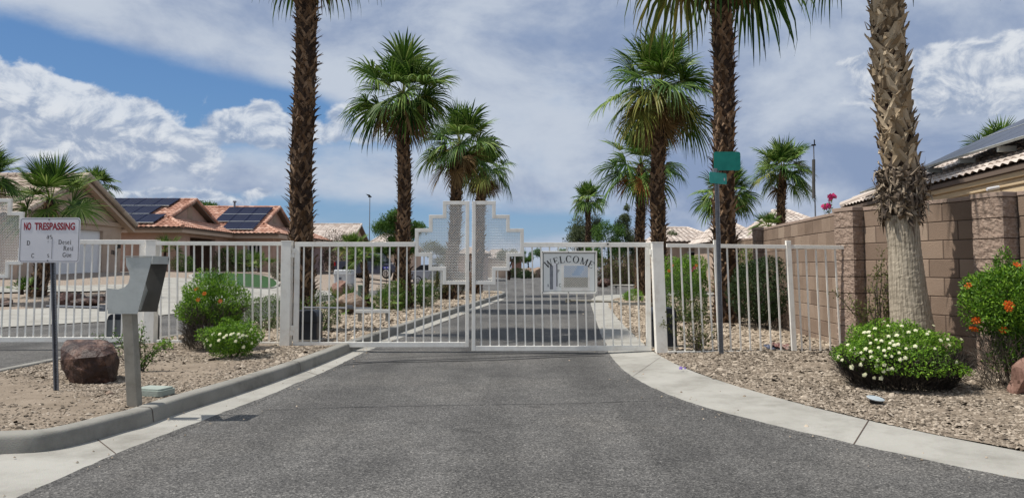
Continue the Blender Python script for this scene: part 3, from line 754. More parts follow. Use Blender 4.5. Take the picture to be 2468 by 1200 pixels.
# ------------------------------------------------------------------ gates and fences
def outline_frame(mb, R_, Y, t):
    for r in R_: mb.px(*r, Y, t)
def gate_leaf(label, side, Y, yt, yb, x0, x1, xs, ext, lev, bars, btop, lean=0.0, w=8.5, sq=12):
    """side=-1: leaf lies left of its meeting stile xs, +1: right. ext: three step widths, lev: 6 y levels"""
    t = thing('metal_gate', label, 'gate', 'white swing gate leaves')
    fr = MB(); s = side; o = xs                      # meeting stile from xs to xs+s*w
    X = lambda d: o + s * d
    def r(a, b, c, d, mbb=fr, th=.05):
        mbb.px(min(a, c), b, max(a, c), d, Y, th)
    r(X(0), lev[0], X(w), yb, th=.052)                      # stile
    far = x1 if s > 0 else x0
    r(X(ext[2] + 0.2), yt, far, yt + sq - 1, th=.05)      # top rail
    r(X(w + .2), yb - sq, far, yb, th=.05)              # bottom rail
    r(far - s * sq, yt + sq - .9, far, yb - sq - .1, th=.05)
    fo = fr.build('gate_frame', 'paint_white', t, bevel=.004)
    em = MB()
    e1, e2, e3 = ext; l0, l1, l2, l3, l4, l5 = lev[:6]
    r(X(w + .2), l0, X(e1), l0 + w, em, .046); r(X(e1 - w), l0 + w + .1, X(e1), l1 + w, em, .046)
    r(X(e1 + .1), l1, X(e2), l1 + w, em, .046); r(X(e2 - w), l1 + w + .1, X(e2), l2 + w, em, .046)
    r(X(e2 + .1), l2, X(e3), l2 + w, em, .046); r(X(e3 - w), l2 + w + .1, X(e3), l3, em, .046)
    r(X(e2 - w), l3 - w, X(e3 - w - .1), l3, em, .046); r(X(e2 - w), l3 + .1, X(e2), l4, em, .046)
    r(X(e1 - w), l4 - w, X(e2 - w - .1), l4, em, .046); r(X(e1 - w), l4 + .1, X(e1), l5, em, .046)
    r(X(w + .2), l5 - w, X(e1 - w - .1), l5, em, .046)
    eo = em.build('stepped_panel', 'paint_white', t, bevel=.003)
    # expanded-metal screen
    pw, ph = 3.9 * Y / F, 6.4 * Y / F
    P = lambda px, py: at(px, py, Y)
    rects = [(0, l0, e1 - w / 2, l5), (0, l1, e2 - w / 2, l4), (0, l2, e3 - w / 2, l3)]
    rw = []
    for a, b, c, d in rects:
        p, q = P(X(a), b), P(X(c), d); rw.append((min(p.x, q.x), max(p.x, q.x), q.z, p.z))
    V = []; Fq = []
    xa = min(q[0] for q in rw); xb = max(q[1] for q in rw); za = min(q[2] for q in rw); zb = max(q[3] for q in rw)
    nx, nz = int((xb - xa) / pw), int((zb - za) / ph)
    tw = .0058
    for i in range(nx):
        for j in range(nz):
            cx, cz = xa + (i + .5) * pw, za + (j + .5) * ph
            if not any(q[0] < cx < q[1] and q[2] < cz < q[3] for q in rw): continue
            for (ax, az_, bx, bz) in ((-.5, 0, 0, .5), (0, .5, .5, 0), (.5, 0, 0, -.5), (0, -.5, -.5, 0)):
                A = Vector((cx + ax * pw, Y, cz + az_ * ph)); B = Vector((cx + bx * pw, Y, cz + bz * ph))
                d = (B - A).normalized(); nrm = Vector((-d.z, 0, d.x)) * tw / 2; k = len(V)
                V += [tuple(A - nrm + Vector((0, -.002, 0))), tuple(B - nrm + Vector((0, -.002, 0))), tuple(B + nrm + Vector((0, .002, 0))), tuple(A + nrm + Vector((0, .002, 0)))]
                Fq.append((k, k + 1, k + 2, k + 3))
    bulk('mesh_screen', V, Fq, 'screen_metal', t)
    # bars
    for bx in bars:
        d = abs(bx - xs); top = yt + sq - 1
        if d < e3:
            top = l5 if d < e1 else (l4 if d < e2 else l3)
            top += .2
        b = MB(); b.px(bx - 1.7, top, bx + 1.7, yb - sq, Y, .014, lean); b.build('bar', 'paint_white', t)
    if True:
        hg = MB(); s2 = -s * -1
        for yy in (yt + 20, yt + 34, yb - 40, yb - 27):
            pass
    return t
gA = gate_leaf('left leaf of the closed white gate across the main road, without a sign on it', -1, 11.6, 583.5, 836, 709, 1131, 1130.5, (64, 97.5, 131), (485, 518, 551, 618, 652, 685.5),
               [731 + 20.75 * i for i in range(19)], 0)
gB = gate_leaf('right leaf of the closed white main gate, the one carrying the welcome sign', 1, 11.42, 584.5, 845, 1138, 1568, 1137.5, (57, 91, 125), (485, 518, 551, 618, 652, 685.5),
               [1161 + 21.1 * i for i in range(19)], 0, lean=.02)
gC = gate_leaf('white gate leaf with stepped screen panel, behind the no trespassing sign', 1, 11.9, 578, 824, -40, 349, -38, (58, 88, 118), (479, 511, 543, 606, 638, 670),
               [-12 + 19.25 * i for i in range(1, 19)], 0)
# small bolt on top rail
b = MB(); p = at(1465, 588.5, 11.38); b.tube([p, p + Vector((0, -.012, 0))], .014, 10); b.build('bolt', 'hole_dark', gB)
# spare bars that pass in front of / behind emblem ends
for (bx, y0_, y1_, g_, Y) in ((1034, 690, 824, gA, 11.6),):
    pass
def post(label, x0, x1, yt, yb, Y, d=.15, lean=0.0, hinge=None):
    t = thing('gate_post', label, 'gate post', 'white gate posts')
    b = MB(); b.px(x0, yt, x1, yb, Y, d, lean); b.build('post_shaft', 'paint_white', t, bevel=.005)
    c = MB(); c.px(x0 - .6, yt - 2.5, x1 + .6, yt - .1, Y, d + .01, lean); c.build('post_cap', 'paint_white', t, bevel=.002)
    if hinge:
        for (a, y0, bb_, y1) in hinge:
            q = MB(); q.px(a, y0, bb_, y1, Y - .01, .06); q.build('hinge', 'paint_white', t, bevel=.004)
    return t
post('thick white gate post left of the main gate, beside the low white-flowered mound', 679, 702.5, 583, 856, 11.6, hinge=[(702.5, 599, 712, 611), (700, 611.3, 708.5, 621), (702.5, 784, 712, 796), (700, 796.3, 708.5, 808)])
post('thick white gate post right of the main gate, in front of a black box', 1579, 1606, 586, 856, 11.3, lean=.03, hinge=[(1567.5, 601, 1576.5, 614), (1571, 614.3, 1581, 627), (1577, 791, 1586, 806), (1579, 806.3, 1590, 820)])
post('white gate post behind the grey keypad stand, at the end of the left gate', 353, 378, 581, 842, 11.85, hinge=[(348.5, 596, 355, 606), (346.5, 606.3, 354, 616)])
def fence(label, Y, railt, railb, posts, bars, lean):
    t = thing('metal_fence', label, 'fence')
    m = MB(); a = at(railt[0], railt[1], Y); c = at(railt[2], railt[3], Y)
    sh = lambda z: -lean * z
    for (x0, y0, x1, y1, hh, th) in ((*railt, 9, .045), (*railb, 7, .035)):
        V = []
        for yy in (Y - th / 2, Y + th / 2):
            for (px_, py_) in ((x0, y0 + hh), (x1, y1 + hh), (x1, y1), (x0, y0)):
                p = at(px_, py_, Y); V.append((p.x + sh(0 if lean == 0 else 0), yy, p.z))
        q = MB(); q.add(V, [(0, 1, 2, 3), (5, 4, 7, 6), (4, 0, 3, 7), (1, 5, 6, 2), (3, 2, 6, 7), (4, 5, 1, 0)]); q.build('rail', 'paint_white', t, bevel=.003)
    for (xt, yt, xb, yb, w, th) in posts + [(bt, railt[1] + 8 + (bt - railt[0]) / (railt[2] - railt[0]) * (railt[3] - railt[1]), bb_, railb[1] + 1 + (bb_ - railb[0]) / (railb[2] - railb[0]) * (railb[3] - railb[1]), 3.7, .014) for bt, bb_ in bars]:
        V = []
        for yy in (Y - th / 2, Y + th / 2):
            for (px_, py_) in ((xb - w / 2, yb), (xb + w / 2, yb), (xt + w / 2, yt), (xt - w / 2, yt)):
                p = at(px_, py_, Y); V.append((p.x, yy, p.z))
        q = MB(); q.add(V, [(0, 1, 2, 3), (5, 4, 7, 6), (4, 0, 3, 7), (1, 5, 6, 2), (3, 2, 6, 7), (4, 5, 1, 0)])
        q.build('post' if w > 5 else 'bar', 'paint_white', t, bevel=.003 if w > 5 else 0)
    return t
fence('white bar fence panel on the island, behind the round orange-flowered bush', 11.78, (378.5, 582, 678.5, 583), (378.5, 818.5, 678.5, 824), [], [(387.5 + 20.1 * i, 387.5 + 20.1 * i) for i in range(15)], 0)
fence('white bar fence from the right gate post to the brown block wall', 11.2, (1606.5, 587, 2036, 592), (1610, 845, 2030, 846),
      [(1723, 579, 1735, 848, 8, .05), (1899, 580, 1914, 851, 11.5, .06)],
      [(1617, 1626), (1640, 1651), (1662, 1673), (1684, 1695), (1706, 1718), (1752, 1762), (1775, 1786), (1798, 1809), (1823, 1834), (1846, 1859), (1870, 1883), (1921, 1933), (1942, 1953), (1966, 1978), (1989, 2002), (2012, 2026)], 0)

# gate openers and arms
def opener(label, Y, x0, x1, yt, yb, z0, panel=False, vent=None):
    t = thing('gate_operator', label, 'gate motor', 'black gate motor boxes')
    a, b = at(x0, yt, Y), at(x1, yb, Y); a.x = at(x0, 790, Y).x; b.x = at(x1, 790, Y).x; w = b.x - a.x; zc = a.z
    m = MB(); cx = (a.x + b.x) / 2; d = .40
    m.prism([(-w / 2, z0), (w / 2, z0), (w / 2, zc - .10), (w / 2 - .02, zc - .03), (w / 2 - .06, zc), (-w / 2 + .06, zc), (-w / 2 + .02, zc - .03), (-w / 2, zc - .10)], -d / 2, d / 2)
    o = m.build('cover', 'plastic_black', t, bevel=.015); o.location = (cx, Y + d / 2, 0)
    m = MB(); m.bb(-w / 2 - .01, -d / 2 - .006, zc - .20, w / 2 + .01, d / 2 + .006, zc - .185); q = m.build('seam', 'black_metal', t); q.location = (cx, Y + d / 2, 0)
    m = MB(); m.bb(-w / 2 - .03, -d / 2 - .03, z0 - .06, w / 2 + .03, d / 2 + .03, z0 + .01); q = m.build('base_pad', 'concrete', t); q.location = (cx, Y + d / 2, 0)
    if panel:
        m = MB(); m.bb(-w / 2 + .01, -d / 2 - .012, z0 + .05, .03, -d / 2 - .002, zc - .09); q = m.build('front_panel', 'operator_grey', t, bevel=.004); q.location = (cx, Y + d / 2, 0)
        for zz in (zc - .17, zc - .235):
            m = MB(); m.tube([(.20, -d / 2 - .004, zz), (.20, -d / 2 + .001, zz)], .028, 12); q = m.build('vent', 'sign_white', t); q.location = (cx, Y + d / 2, 0)
    return t
opener('black gate motor box with a grey front panel, behind the keypad stand', 11.95, 256, 357, 757, 852, h(-6, 12) + .13, True)
opener('black gate motor box behind the thick post left of the main gate', 12.1, 704, 763, 748, 850, .13)
opener('black gate motor box behind the thick post right of the main gate', 11.75, 1573, 1632, 742, 838, .06)
def arm(label, pts, r, name='gate_actuator', m='galv', extra=None):
    t = thing(name, label, 'gate actuator', 'gate opener arms')
    b = MB(); b.tube([at(*p) for p in pts], r, 8); b.build('rod', m, t)
    for q in extra or []:
        b = MB(); b.px(*q); b.build('bracket', m, t)
    return t
arm('thin opener arm seen through the far left gate', [(112, 738, 12.1), (262, 742, 12.2)], .02, extra=[(240, 734, 258, 750, 12.2, .05)])
arm('long thin opener arm behind the left leaf of the main gate', [(733, 741, 12.1), (900, 743, 12.0)], .016, extra=[(836, 735, 850, 742, 12.0, .04)])
arm('opener arm behind the right leaf of the main gate, under the welcome sign', [(1366, 724, 11.75), (1490, 727, 11.75)], .018, m='post_taupe', extra=[(1363, 720, 1374, 729, 11.75, .05), (1490, 729, 1578, 735, 11.75, .05)])
t = thing('steel_bench_bar', 'low white steel bar on short legs behind the main gate left leaf', 'low rail')
m = MB(); m.px(858, 745.5, 938, 754, 13.2, .06); m.build('rail', 'paint_white', t, bevel=.004)
for xx in (864, 930):
    m = MB(); m.px(xx, 754.1, xx + 8, 774, 13.2, .05); m.build('leg', 'post_taupe', t)

# ------------------------------------------------------------------ lettering
def font_text(txt, size, width=None, m='ink', bold=0.0, depth=.0008):
    c = bpy.data.curves.new('lettering', 'FONT'); c.body = txt; c.size = size; c.extrude = depth; c.offset = bold; c.align_x = 'LEFT'
    o = bpy.data.objects.new('lettering', c); COL.objects.link(o)
    bpy.context.view_layer.update()
    me = bpy.data.meshes.new_from_object(o.evaluated_get(bpy.context.evaluated_depsgraph_get()))
    bpy.data.objects.remove(o); bpy.data.curves.remove(c)
    xs = [v.co.x for v in me.vertices]; ys = [v.co.y for v in me.vertices]
    x0, x1, y0, y1 = min(xs), max(xs), min(ys), max(ys)
    me.transform(Matrix.Translation((-x0, -y0, 0)))
    me.transform(Matrix.Diagonal(((width / (x1 - x0)) if width else 1, size / (y1 - y0) if width else 1, 1, 1)))
    me.materials.clear(); me.materials.append(MATS[m])
    return me
def on_face(me, name, parent, x, z, y):
    me.transform(Matrix.Rotation(R(90), 4, 'X'))
    o = bpy.data.objects.new(name, me); COL.objects.link(o); o.parent = parent; o.location = (x, y, z)
    return o
def rounded(w, hh, r, n=5):
    P = []
    for cx, cz, a0 in ((w / 2 - r, hh / 2 - r, 0), (-w / 2 + r, hh / 2 - r, 90), (-w / 2 + r, -hh / 2 + r, 180), (w / 2 - r, -hh / 2 + r, 270)):
        for i in range(n + 1):
            a = R(a0 + 90 * i / n); P.append((cx + r * math.cos(a), cz + r * math.sin(a)))
    return P
def ring_mesh(mb, w, hh, r, t, y):
    A = rounded(w, hh, r); B = rounded(w - 2 * t, hh - 2 * t, max(.002, r - t)); n = len(A)
    mb.add([(x, y, z) for x, z in A] + [(x, y, z) for x, z in B], [(i, (i + 1) % n, n + (i + 1) % n, n + i) for i in range(n)])
def upost(name_parent, base, top, m='galv', w=.05, holes='hole_dark', lean=(0, 0)):
    """perforated U-channel post"""
    base = Vector(base); H = top - base.z
    b = MB(); t = .004; d = .026
    prof2 = [(-w / 2, -d / 2), (-w / 2 + .011, -d / 2), (-w / 2 + .015, d / 2 - t), (w / 2 - .015, d / 2 - t), (w / 2 - .011, -d / 2), (w / 2, -d / 2), (w / 2 - .011, d / 2), (-w / 2 + .011, d / 2)]
    n = len(prof2)
    V = [(x, y, 0) for x, y in prof2] + [(x + lean[0] * H, y + lean[1] * H, H) for x, y in prof2]
    b.add(V, [(i, (i + 1) % n, n + (i + 1) % n, n + i) for i in range(n)] + [tuple(range(n, 2 * n))])
    o = b.build('post_shaft', m, name_parent); o.location = base
    b = MB(); z = .03
    while z < H - .01:
        b.tube([(lean[0] * z, d / 2 - t - .0015 + lean[1] * z, z), (lean[0] * z, d / 2 - t + .001, z)], .0052, 6); z += .0254
    o = b.build('post_holes', holes, name_parent); o.location = base
    return base

# no trespassing sign
Ys = 7.2; a_, b_ = at(50, 525, Ys), at(196, 633, Ys)
gb = G(137, 941, .12); Ys = gb.y
a_, b_ = at(50, 525, Ys), at(196, 633, Ys); a_.x = at(50, 579, Ys).x; b_.x = at(196, 579, Ys).x
t = thing('warning_sign', 'white no trespassing sign on a perforated steel post beside the dark boulder', 'sign')
w, hh = b_.x - a_.x, a_.z - b_.z; cx, cz = (a_.x + b_.x) / 2, (a_.z + b_.z) / 2
ln = (cx - gb.x - .0) / (cz + hh / 2 - gb.z)
upost(t, gb, a_.z - .005, lean=(ln * .96, 0))
sy = gb.y - .022
pn = MB(); pn.prism(rounded(w, hh, .03), -.0015, .0015); pl = pn.build('sign_panel', 'sign_white', t); pl.location = (cx, sy, cz)
rb = MB(); ring_mesh(rb, w - .02, hh - .02, .024, .0042, -.0022); q = rb.build('border_line', 'ink', pl)
S_ = w / 146.0   # metres per photo pixel on the plate
def sgn(txt, x0, ybase, hpx, wpx, m='ink', bold=0.0, parent=pl, s=S_, org=(50, 525), W_=None, H_=None):
    me = font_text(txt, hpx * s, wpx * s, m, bold); W0 = W_ or w; H0 = H_ or hh
    return on_face(me, 'lettering', parent, -W0 / 2 + (x0 - org[0]) * s, H0 / 2 - (ybase - org[1]) * s, -.003)
sgn('NO', 60.5, 555, 18.5, 17, 'sign_red', .0022); sgn('TRESPASSING', 86, 555, 18, 97, 'sign_red', .0018)
def serif_word(txt, x, base, hpx, parent=pl, s=S_, m='ink', adv=1.0):
    """small book-type letters from strokes: x,base in photo pixels"""
    G_ = {
        'D': (.78, [('v', .13, 0, 1, .15), ('arc', .32, .5, .36, .5, -90, 90, .13), ('h', 0, .34, .0, .055), ('h', 0, .34, 1, .055)]),
        'e': (.52, [('arc', .26, .33, .20, .33, 25, 330, .10), ('h', .08, .46, .36, .06)]),
        's': (.42, [('arc', .21, .50, .15, .16, 30, 250, .09), ('arc', .21, .17, .16, .17, -130, 100, .09)]),
        'a': (.50, [('arc', .22, .20, .17, .20, 0, 359, .08), ('v', .39, 0, .5, .10), ('arc', .25, .50, .15, .15, 10, 160, .07)]),
        'i': (.28, [('v', .14, 0, .64, .11), ('v', .14, .82, .96, .11), ('h', .02, .26, 0, .05), ('h', .02, .16, .64, .05)]),
        'r': (.40, [('v', .12, 0, .64, .11), ('h', 0, .25, 0, .05), ('arc', .27, .42, .14, .20, 20, 150, .09)]),
        'R': (.74, [('v', .13, 0, 1, .14), ('arc', .28, .75, .26, .25, -90, 90, .11), ('h', 0, .28, 0, .055), ('h', 0, .3, 1, .055), ('h', .13, .4, .5, .055), ('l', .34, .5, .66, 0, .13), ('h', .56, .76, 0, .05)]),
        'G': (.76, [('arc', .38, .5, .33, .5, 40, 320, .13), ('v', .64, .08, .45, .12), ('h', .48, .76, .45, .05)]),
        'C': (.70, [('arc', .36, .5, .31, .5, 45, 320, .12)]),
        'u': (.54, [('v', .12, .18, .64, .10), ('arc', .27, .2, .16, .2, 180, 340, .09), ('v', .43, 0, .64, .10), ('h', 0, .16, .64, .05), ('h', .3, .46, .64, .05)]),
        'A': (.74, [('l', .10, 0, .37, 1, .07), ('l', .37, 1, .64, 0, .14), ('h', .18, .54, .34, .05), ('h', 0, .22, 0, .05), ('h', .5, .78, 0, .05)]),
        'T': (.60, [('v', .30, 0, 1, .12), ('h', .02, .58, 1, .07), ('h', .2, .4, 0, .05)]),
        'P': (.66, [('v', .13, 0, 1, .14), ('arc', .28, .74, .27, .26, -90, 90, .11), ('h', 0, .28, 0, .055), ('h', 0, .3, 1, .055)]),
        '|': (.2, [('v', .1, -.2, 1.3, .05)]), ' ': (.3, []),
    }
    mb = MB(); u = hpx * s; X = x
    def strip(P, wd, k):
        for (p, q_) in zip(P, P[1:]):
            p = Vector((p[0], 0, p[1])); q2 = Vector((q_[0], 0, q_[1])); d = (q2 - p)
            if d.length < 1e-6: continue
            d.normalize(); nn = Vector((-d.z, 0, d.x)) * wd / 2; p -= d * wd * .1; q2 += d * wd * .1
            mb.add([(v.x, -.0005 * k, v.z) for v in (p - nn, q2 - nn, q2 + nn, p + nn)], [(0, 1, 2, 3)])
    kk = 0; cur = 0.0
    for ch in txt:
        wd, st = G_[ch]
        for e in st:
            kk = (kk + 1) % 5
            if e[0] == 'v': strip([((cur + e[1]) * u, e[2] * u), ((cur + e[1]) * u, e[3] * u)], e[4] * u, kk)
            elif e[0] == 'h': strip([((cur + e[1]) * u, (e[3] + e[4] / 2) * u if e[3] < .9 else (e[3] - e[4] / 2) * u), ((cur + e[2]) * u, (e[3] + e[4] / 2) * u if e[3] < .9 else (e[3] - e[4] / 2) * u)], e[4] * u, kk)
            elif e[0] == 'l': strip([((cur + e[1]) * u, e[2] * u), ((cur + e[3]) * u, e[4] * u)], e[5] * u, kk)
            else:
                _, cx_, cy_, rx_, ry_, a0, a1, wd_ = e; n_ = 12
                strip([((cur + cx_ + rx_ * math.cos(R(a0 + (a1 - a0) * i / n_))) * u, (cy_ + (ry_ - wd_ * .3) * math.sin(R(a0 + (a1 - a0) * i / n_))) * u) for i in range(n_ + 1)], wd_ * u, kk)
        cur += (wd + .10) * adv
    o = mb.build('lettering', m, parent)
    return o, u
def place(o, x, base, parent=pl, s=S_, org=(50, 525), W0=None, H0=None):
    o.location = (-(W0 or w) / 2 + (x - org[0]) * s, -.0035, (H0 or hh) / 2 - (base - org[1]) * s)
for txt, x, base, hp in (('as', 116, 576, 13), ('D', 69, 591, 10.5), ('Desei', 145, 589, 10.5), ('Resi', 157.5, 604, 10.5), ('Gue', 156, 619.5, 10.5), ('C', 81, 621.5, 10.5), ('s', 119, 620.5, 12), ('T', 118.5, 586, 5)):
    o, u = serif_word(txt, x, base, hp); place(o, x, base)
vl = MB(); vl.bb(-.001, -.003, -52 * S_, .001, -.0015, 0); q = vl.build('divider_line', 'ink', pl); q.location = (-w / 2 + (129.5 - 50) * S_, 0, hh / 2 - (572 - 525) * S_)
for zz in (530, 628):
    bo = MB(); bo.tube([(0, -.006, 0), (0, 0, 0)], .0065, 10); q = bo.build('bolt', 'galv', t); q.location = (cx - w / 2 + 70.5 * S_, sy - .001, cz + hh / 2 - (zz - 525) * S_)

# welcome sign on the gate
Yw = 11.33; a2, b2 = at(1304, 605, Yw), at(1439, 708, Yw); a2.x = at(1304, 656, Yw).x; b2.x = at(1439, 656, Yw).x; w2, h2 = b2.x - a2.x, a2.z - b2.z
t = thing('welcome_sign', 'cream welcome sign with arched black letters fixed to the main gate', 'sign')
m = MB(); m.bb(-w2 / 2, -.008, -h2 / 2, w2 / 2, .008, h2 / 2); pl2 = m.build('sign_panel', 'sign_cream', t, bevel=.003); pl2.location = ((a2.x + b2.x) / 2, Yw, (a2.z + b2.z) / 2)
m = MB()
for q in ((-w2 / 2, h2 / 2 - .022, w2 / 2, h2 / 2), (-w2 / 2, -h2 / 2, w2 / 2, -h2 / 2 + .022), (-w2 / 2, -h2 / 2 + .0222, -w2 / 2 + .022, h2 / 2 - .0222), (w2 / 2 - .022, -h2 / 2 + .0222, w2 / 2, h2 / 2 - .0222)):
    m.bb(q[0], -.020, q[1], q[2], -.0082, q[3])
m.build('sign_frame', 'paint_white', pl2, bevel=.002)
s2 = w2 / 135.0
m = MB(); ring_mesh(m, w2 - 9.5 * s2, h2 - 9.5 * s2, .003, .0085, -.0105); m.build('border_line', 'ink', pl2)
def glyph(ch):
    Q = []   # quads/rings in a unit-high box
    q = lambda x0, y0, x1, y1, wd: Q.append(('s', x0, y0, x1, y1, wd))
    sf = lambda x0, x1, y: Q.append(('b', x0, y - (.05 if y > .5 else 0), x1, y + (0 if y > .5 else .05)))
    if ch == 'W': q(.13, .97, .40, .02, .17); q(.40, .02, .64, .97, .07); q(.60, .97, .87, .02, .17); q(.87, .02, 1.12, .97, .07); sf(0, .28, 1); sf(.5, .75, 1); sf(1.0, 1.24, 1); return 1.24, Q
    if ch == 'E': q(.16, 0, .16, 1, .17); sf(.02, .70, 0); sf(.02, .66, 1); q(.2, .52, .5, .52, .06); q(.50, .42, .50, .62, .05); q(.655, .76, .635, 1, .06); q(.665, 0, .705, .26, .06); return .74, Q
    if ch == 'L': q(.16, 0, .16, 1, .17); sf(.02, .70, 0); sf(.02, .32, 1); q(.665, 0, .705, .28, .06); return .74, Q
    if ch == 'C': Q.append(('o', .45, .5, .43, .52, 42, 318)); q(.76, .66, .79, .98, .06); return .86, Q
    if ch == 'O': Q.append(('o', .48, .5, .46, .52, 0, 360)); return .98, Q
    if ch == 'M': q(.17, 0, .17, 1, .07); q(.17, 1, .55, .03, .16); q(.55, .03, .92, 1, .06); q(.95, 0, .95, 1, .17); sf(.03, .31, 0); sf(.8, 1.1, 0); sf(0, .22, 1); sf(.88, 1.1, 1); return 1.12, Q
m = MB(); u = 16.4 * s2; kk = 0
arcR = 105 * s2; ctr = Vector((0, 0, h2 / 2 - (632.5 - 605) * s2 - arcR))
ws = [glyph(c)[0] for c in 'WELCOME']; gap = .15; tot = sum(ws) + gap * 6; curx = -tot / 2
for ch, wd in zip('WELCOME', ws):
    mid = curx + wd / 2; ang = -mid * u / (arcR + u * .35)
    rot = Matrix.Rotation(-ang, 4, 'Y'); og = ctr + Vector((-math.sin(ang) * arcR, 0, math.cos(ang) * arcR))
    def T(x, z, y): 
        p = rot @ Vector(((x - wd / 2) * u, 0, z * u)); return (og.x + p.x, y, og.z + p.z)
    for e in glyph(ch)[1]:
        kk = (kk + 1) % 6; y = -.0095 - kk * .0004
        if e[0] == 's':
            _, x0, y0, x1, y1, t_ = e; hz = abs(y1 - y0) > abs(x1 - x0); f_ = (t_ / 2, 0) if hz else (0, t_ / 2)
            m.add([T(x0 - f_[0], y0 - f_[1], y), T(x1 - f_[0], y1 - f_[1], y), T(x1 + f_[0], y1 + f_[1], y), T(x0 + f_[0], y0 + f_[1], y)], [(0, 1, 2, 3)])
        elif e[0] == 'b':
            _, x0, y0, x1, y1 = e; m.add([T(x0, y0, y), T(x1, y0, y), T(x1, y1, y), T(x0, y1, y)], [(0, 1, 2, 3)])
        else:
            _, cx_, cy_, rx_, ry_, a0, a1 = e; n_ = 28; V = []
            for i in range(n_ + 1):
                a = R(a0 + (a1 - a0) * i / n_); V.append(T(cx_ + rx_ * math.cos(a), cy_ + ry_ * math.sin(a), y)); V.append(T(cx_ + (rx_ - .17) * math.cos(a), cy_ + (ry_ - .055) * math.sin(a), y))
            m.add(V, [(2 * i, 2 * i + 2, 2 * i + 3, 2 * i + 1) for i in range(n_)])
    curx += wd + gap
m.build('lettering', 'ink', pl2)
# printed panel: framed screen picture with sky above and dry scrub below
def wr(x0, y0, x1, y1, dy, m_, name='printed_panel'):
    q = MB(); q.bb(-w2 / 2 + (x0 - 1304) * s2, -.0085 - dy, h2 / 2 - (y1 - 605) * s2, -w2 / 2 + (x1 - 1304) * s2, -.0082, h2 / 2 - (y0 - 605) * s2)
    return q.build(name, m_, pl2)
wr(1353, 637, 1421, 701, .0006, 'paint_white', 'inset_frame')
wr(1359, 640, 1416, 668, .0014, 'sign_blue', 'inset_panel'); wr(1359, 668.2, 1416, 692, .0014, 'sign_tan', 'inset_panel')
m = MB()
for i in range(14):
    for j in range(9):
        cx_, cz_ = -w2 / 2 + (1361 + 4 * i - 1304) * s2, h2 / 2 - (643.5 + 5.8 * j - 605) * s2
        if i + j * .9 > 7 and i + j * .9 < 12 and j < 4: continue
        for dx in (-1, 1):
            for dz in (-1, 1):
                A = Vector((cx_ + dx * 2 * s2, 0, cz_)); B = Vector((cx_, 0, cz_ + dz * 2.9 * s2)); d = (B - A).normalized(); nn = Vector((-d.z, 0, d.x)) * .0022
                m.add([(v.x, -.0112, v.z) for v in (A - nn, B - nn, B + nn, A + nn)], [(0, 1, 2, 3)])
m.build('inset_lattice', 'screen_metal', pl2)
wr(1325, 640, 1333, 697, .0010, 'galv', 'inset_strip'); wr(1334, 634, 1340.5, 699, .0026, 'sign_white', 'inset_strip'); wr(1341, 636, 1343.2, 690, .0012, 'ink_faint', 'inset_strip')
for txt, x, base, hp, mm in (('P', 1344, 657, 7, 'ink'), ('A', 1318, 691, 7, 'ink_faint'), ('C', 1347, 691, 8, 'ink')):
    o, u_ = serif_word(txt, x, base, hp, pl2, s2, mm); o.location = (-w2 / 2 + (x - 1304) * s2, -.0095, h2 / 2 - (base - 605) * s2)
for (x, y) in ((1307.5, 608), (1370, 608), (1434, 608), (1307.5, 704.5), (1370, 704.5), (1436, 704.5)):
    q = MB(); q.tube([(0, -.003, 0), (0, 0, 0)], .007, 8); o = q.build('bolt', 'hole_dark', pl2); o.location = (-w2 / 2 + (x - 1304) * s2, -.0202, h2 / 2 - (y - 605) * s2)

# street name sign
gb = G(1738, 852, .07)
t = thing('street_name_sign', 'tall perforated steel post with blank green street name blades, in front of the right fence', 'street sign')
tp = at(1727, 446, gb.y)
upost(t, gb, tp.z + .30, lean=((tp.x - gb.x) / (tp.z - gb.z), 0), w=.066)
a3, b3 = at(1718, 367, gb.y), at(1783, 412, gb.y); w3, h3 = b3.x - a3.x, a3.z - b3.z
m = MB(); m.prism(rounded(w3, h3, .035), -.002, .002); o = m.build('name_blade', 'green_sign', t); o.location = ((a3.x + b3.x) / 2, gb.y - .04, (a3.z + b3.z) / 2)
a4, b4 = at(1694, 413, gb.y), at(1766, 447, gb.y); w4, h4 = (b4.x - a4.x), a4.z - b4.z
m = MB(); m.prism(rounded(w4 * .85, h4 * .8, .025), -.002, .002); o2 = m.build('name_blade', 'teal_sign', t); o2.location = ((a4.x + b4.x) / 2, gb.y - .02, (a4.z + b4.z) / 2); o2.rotation_euler = (0, 0, R(34))
m = MB(); m.bb(-.012, -.004, -.02, .012, -.0025, .02); q = m.build('blade_mark', 'sign_white', o2); q.location = (w4 * .3, -.001, -.01)
m = MB(); m.bb(-.03, -.03, -.03, .03, .03, .03); q = m.build('bracket', 'galv', t, bevel=.006); q.location = (at(1722, 412, gb.y).x, gb.y - .02, at(1722, 412, gb.y).z)

# keypad stand
gb = G(318, 979, .13); Yk = gb.y
t = thing('keypad_stand', 'grey steel keypad stand with a hooded box on a square post at the island kerb', 'keypad stand')
pb, pt = at(318, 979, Yk), at(304, 752, Yk); W5 = 26 * Yk / F
m = MB(); V = []
for (c_, z_) in ((pb, pb.z - .03), (pt, pt.z + .05)):
    for dx, dy in ((-1, -1), (1, -1), (1, 1), (-1, 1)): V.append((c_.x + dx * W5 / 2, Yk + .05 + dy * W5 / 2, z_))
m.add(V, [(0, 1, 5, 4), (1, 2, 6, 5), (2, 3, 7, 6), (3, 0, 4, 7), (4, 5, 6, 7)]); m.build('post_shaft', 'post_taupe', t, bevel=.006)
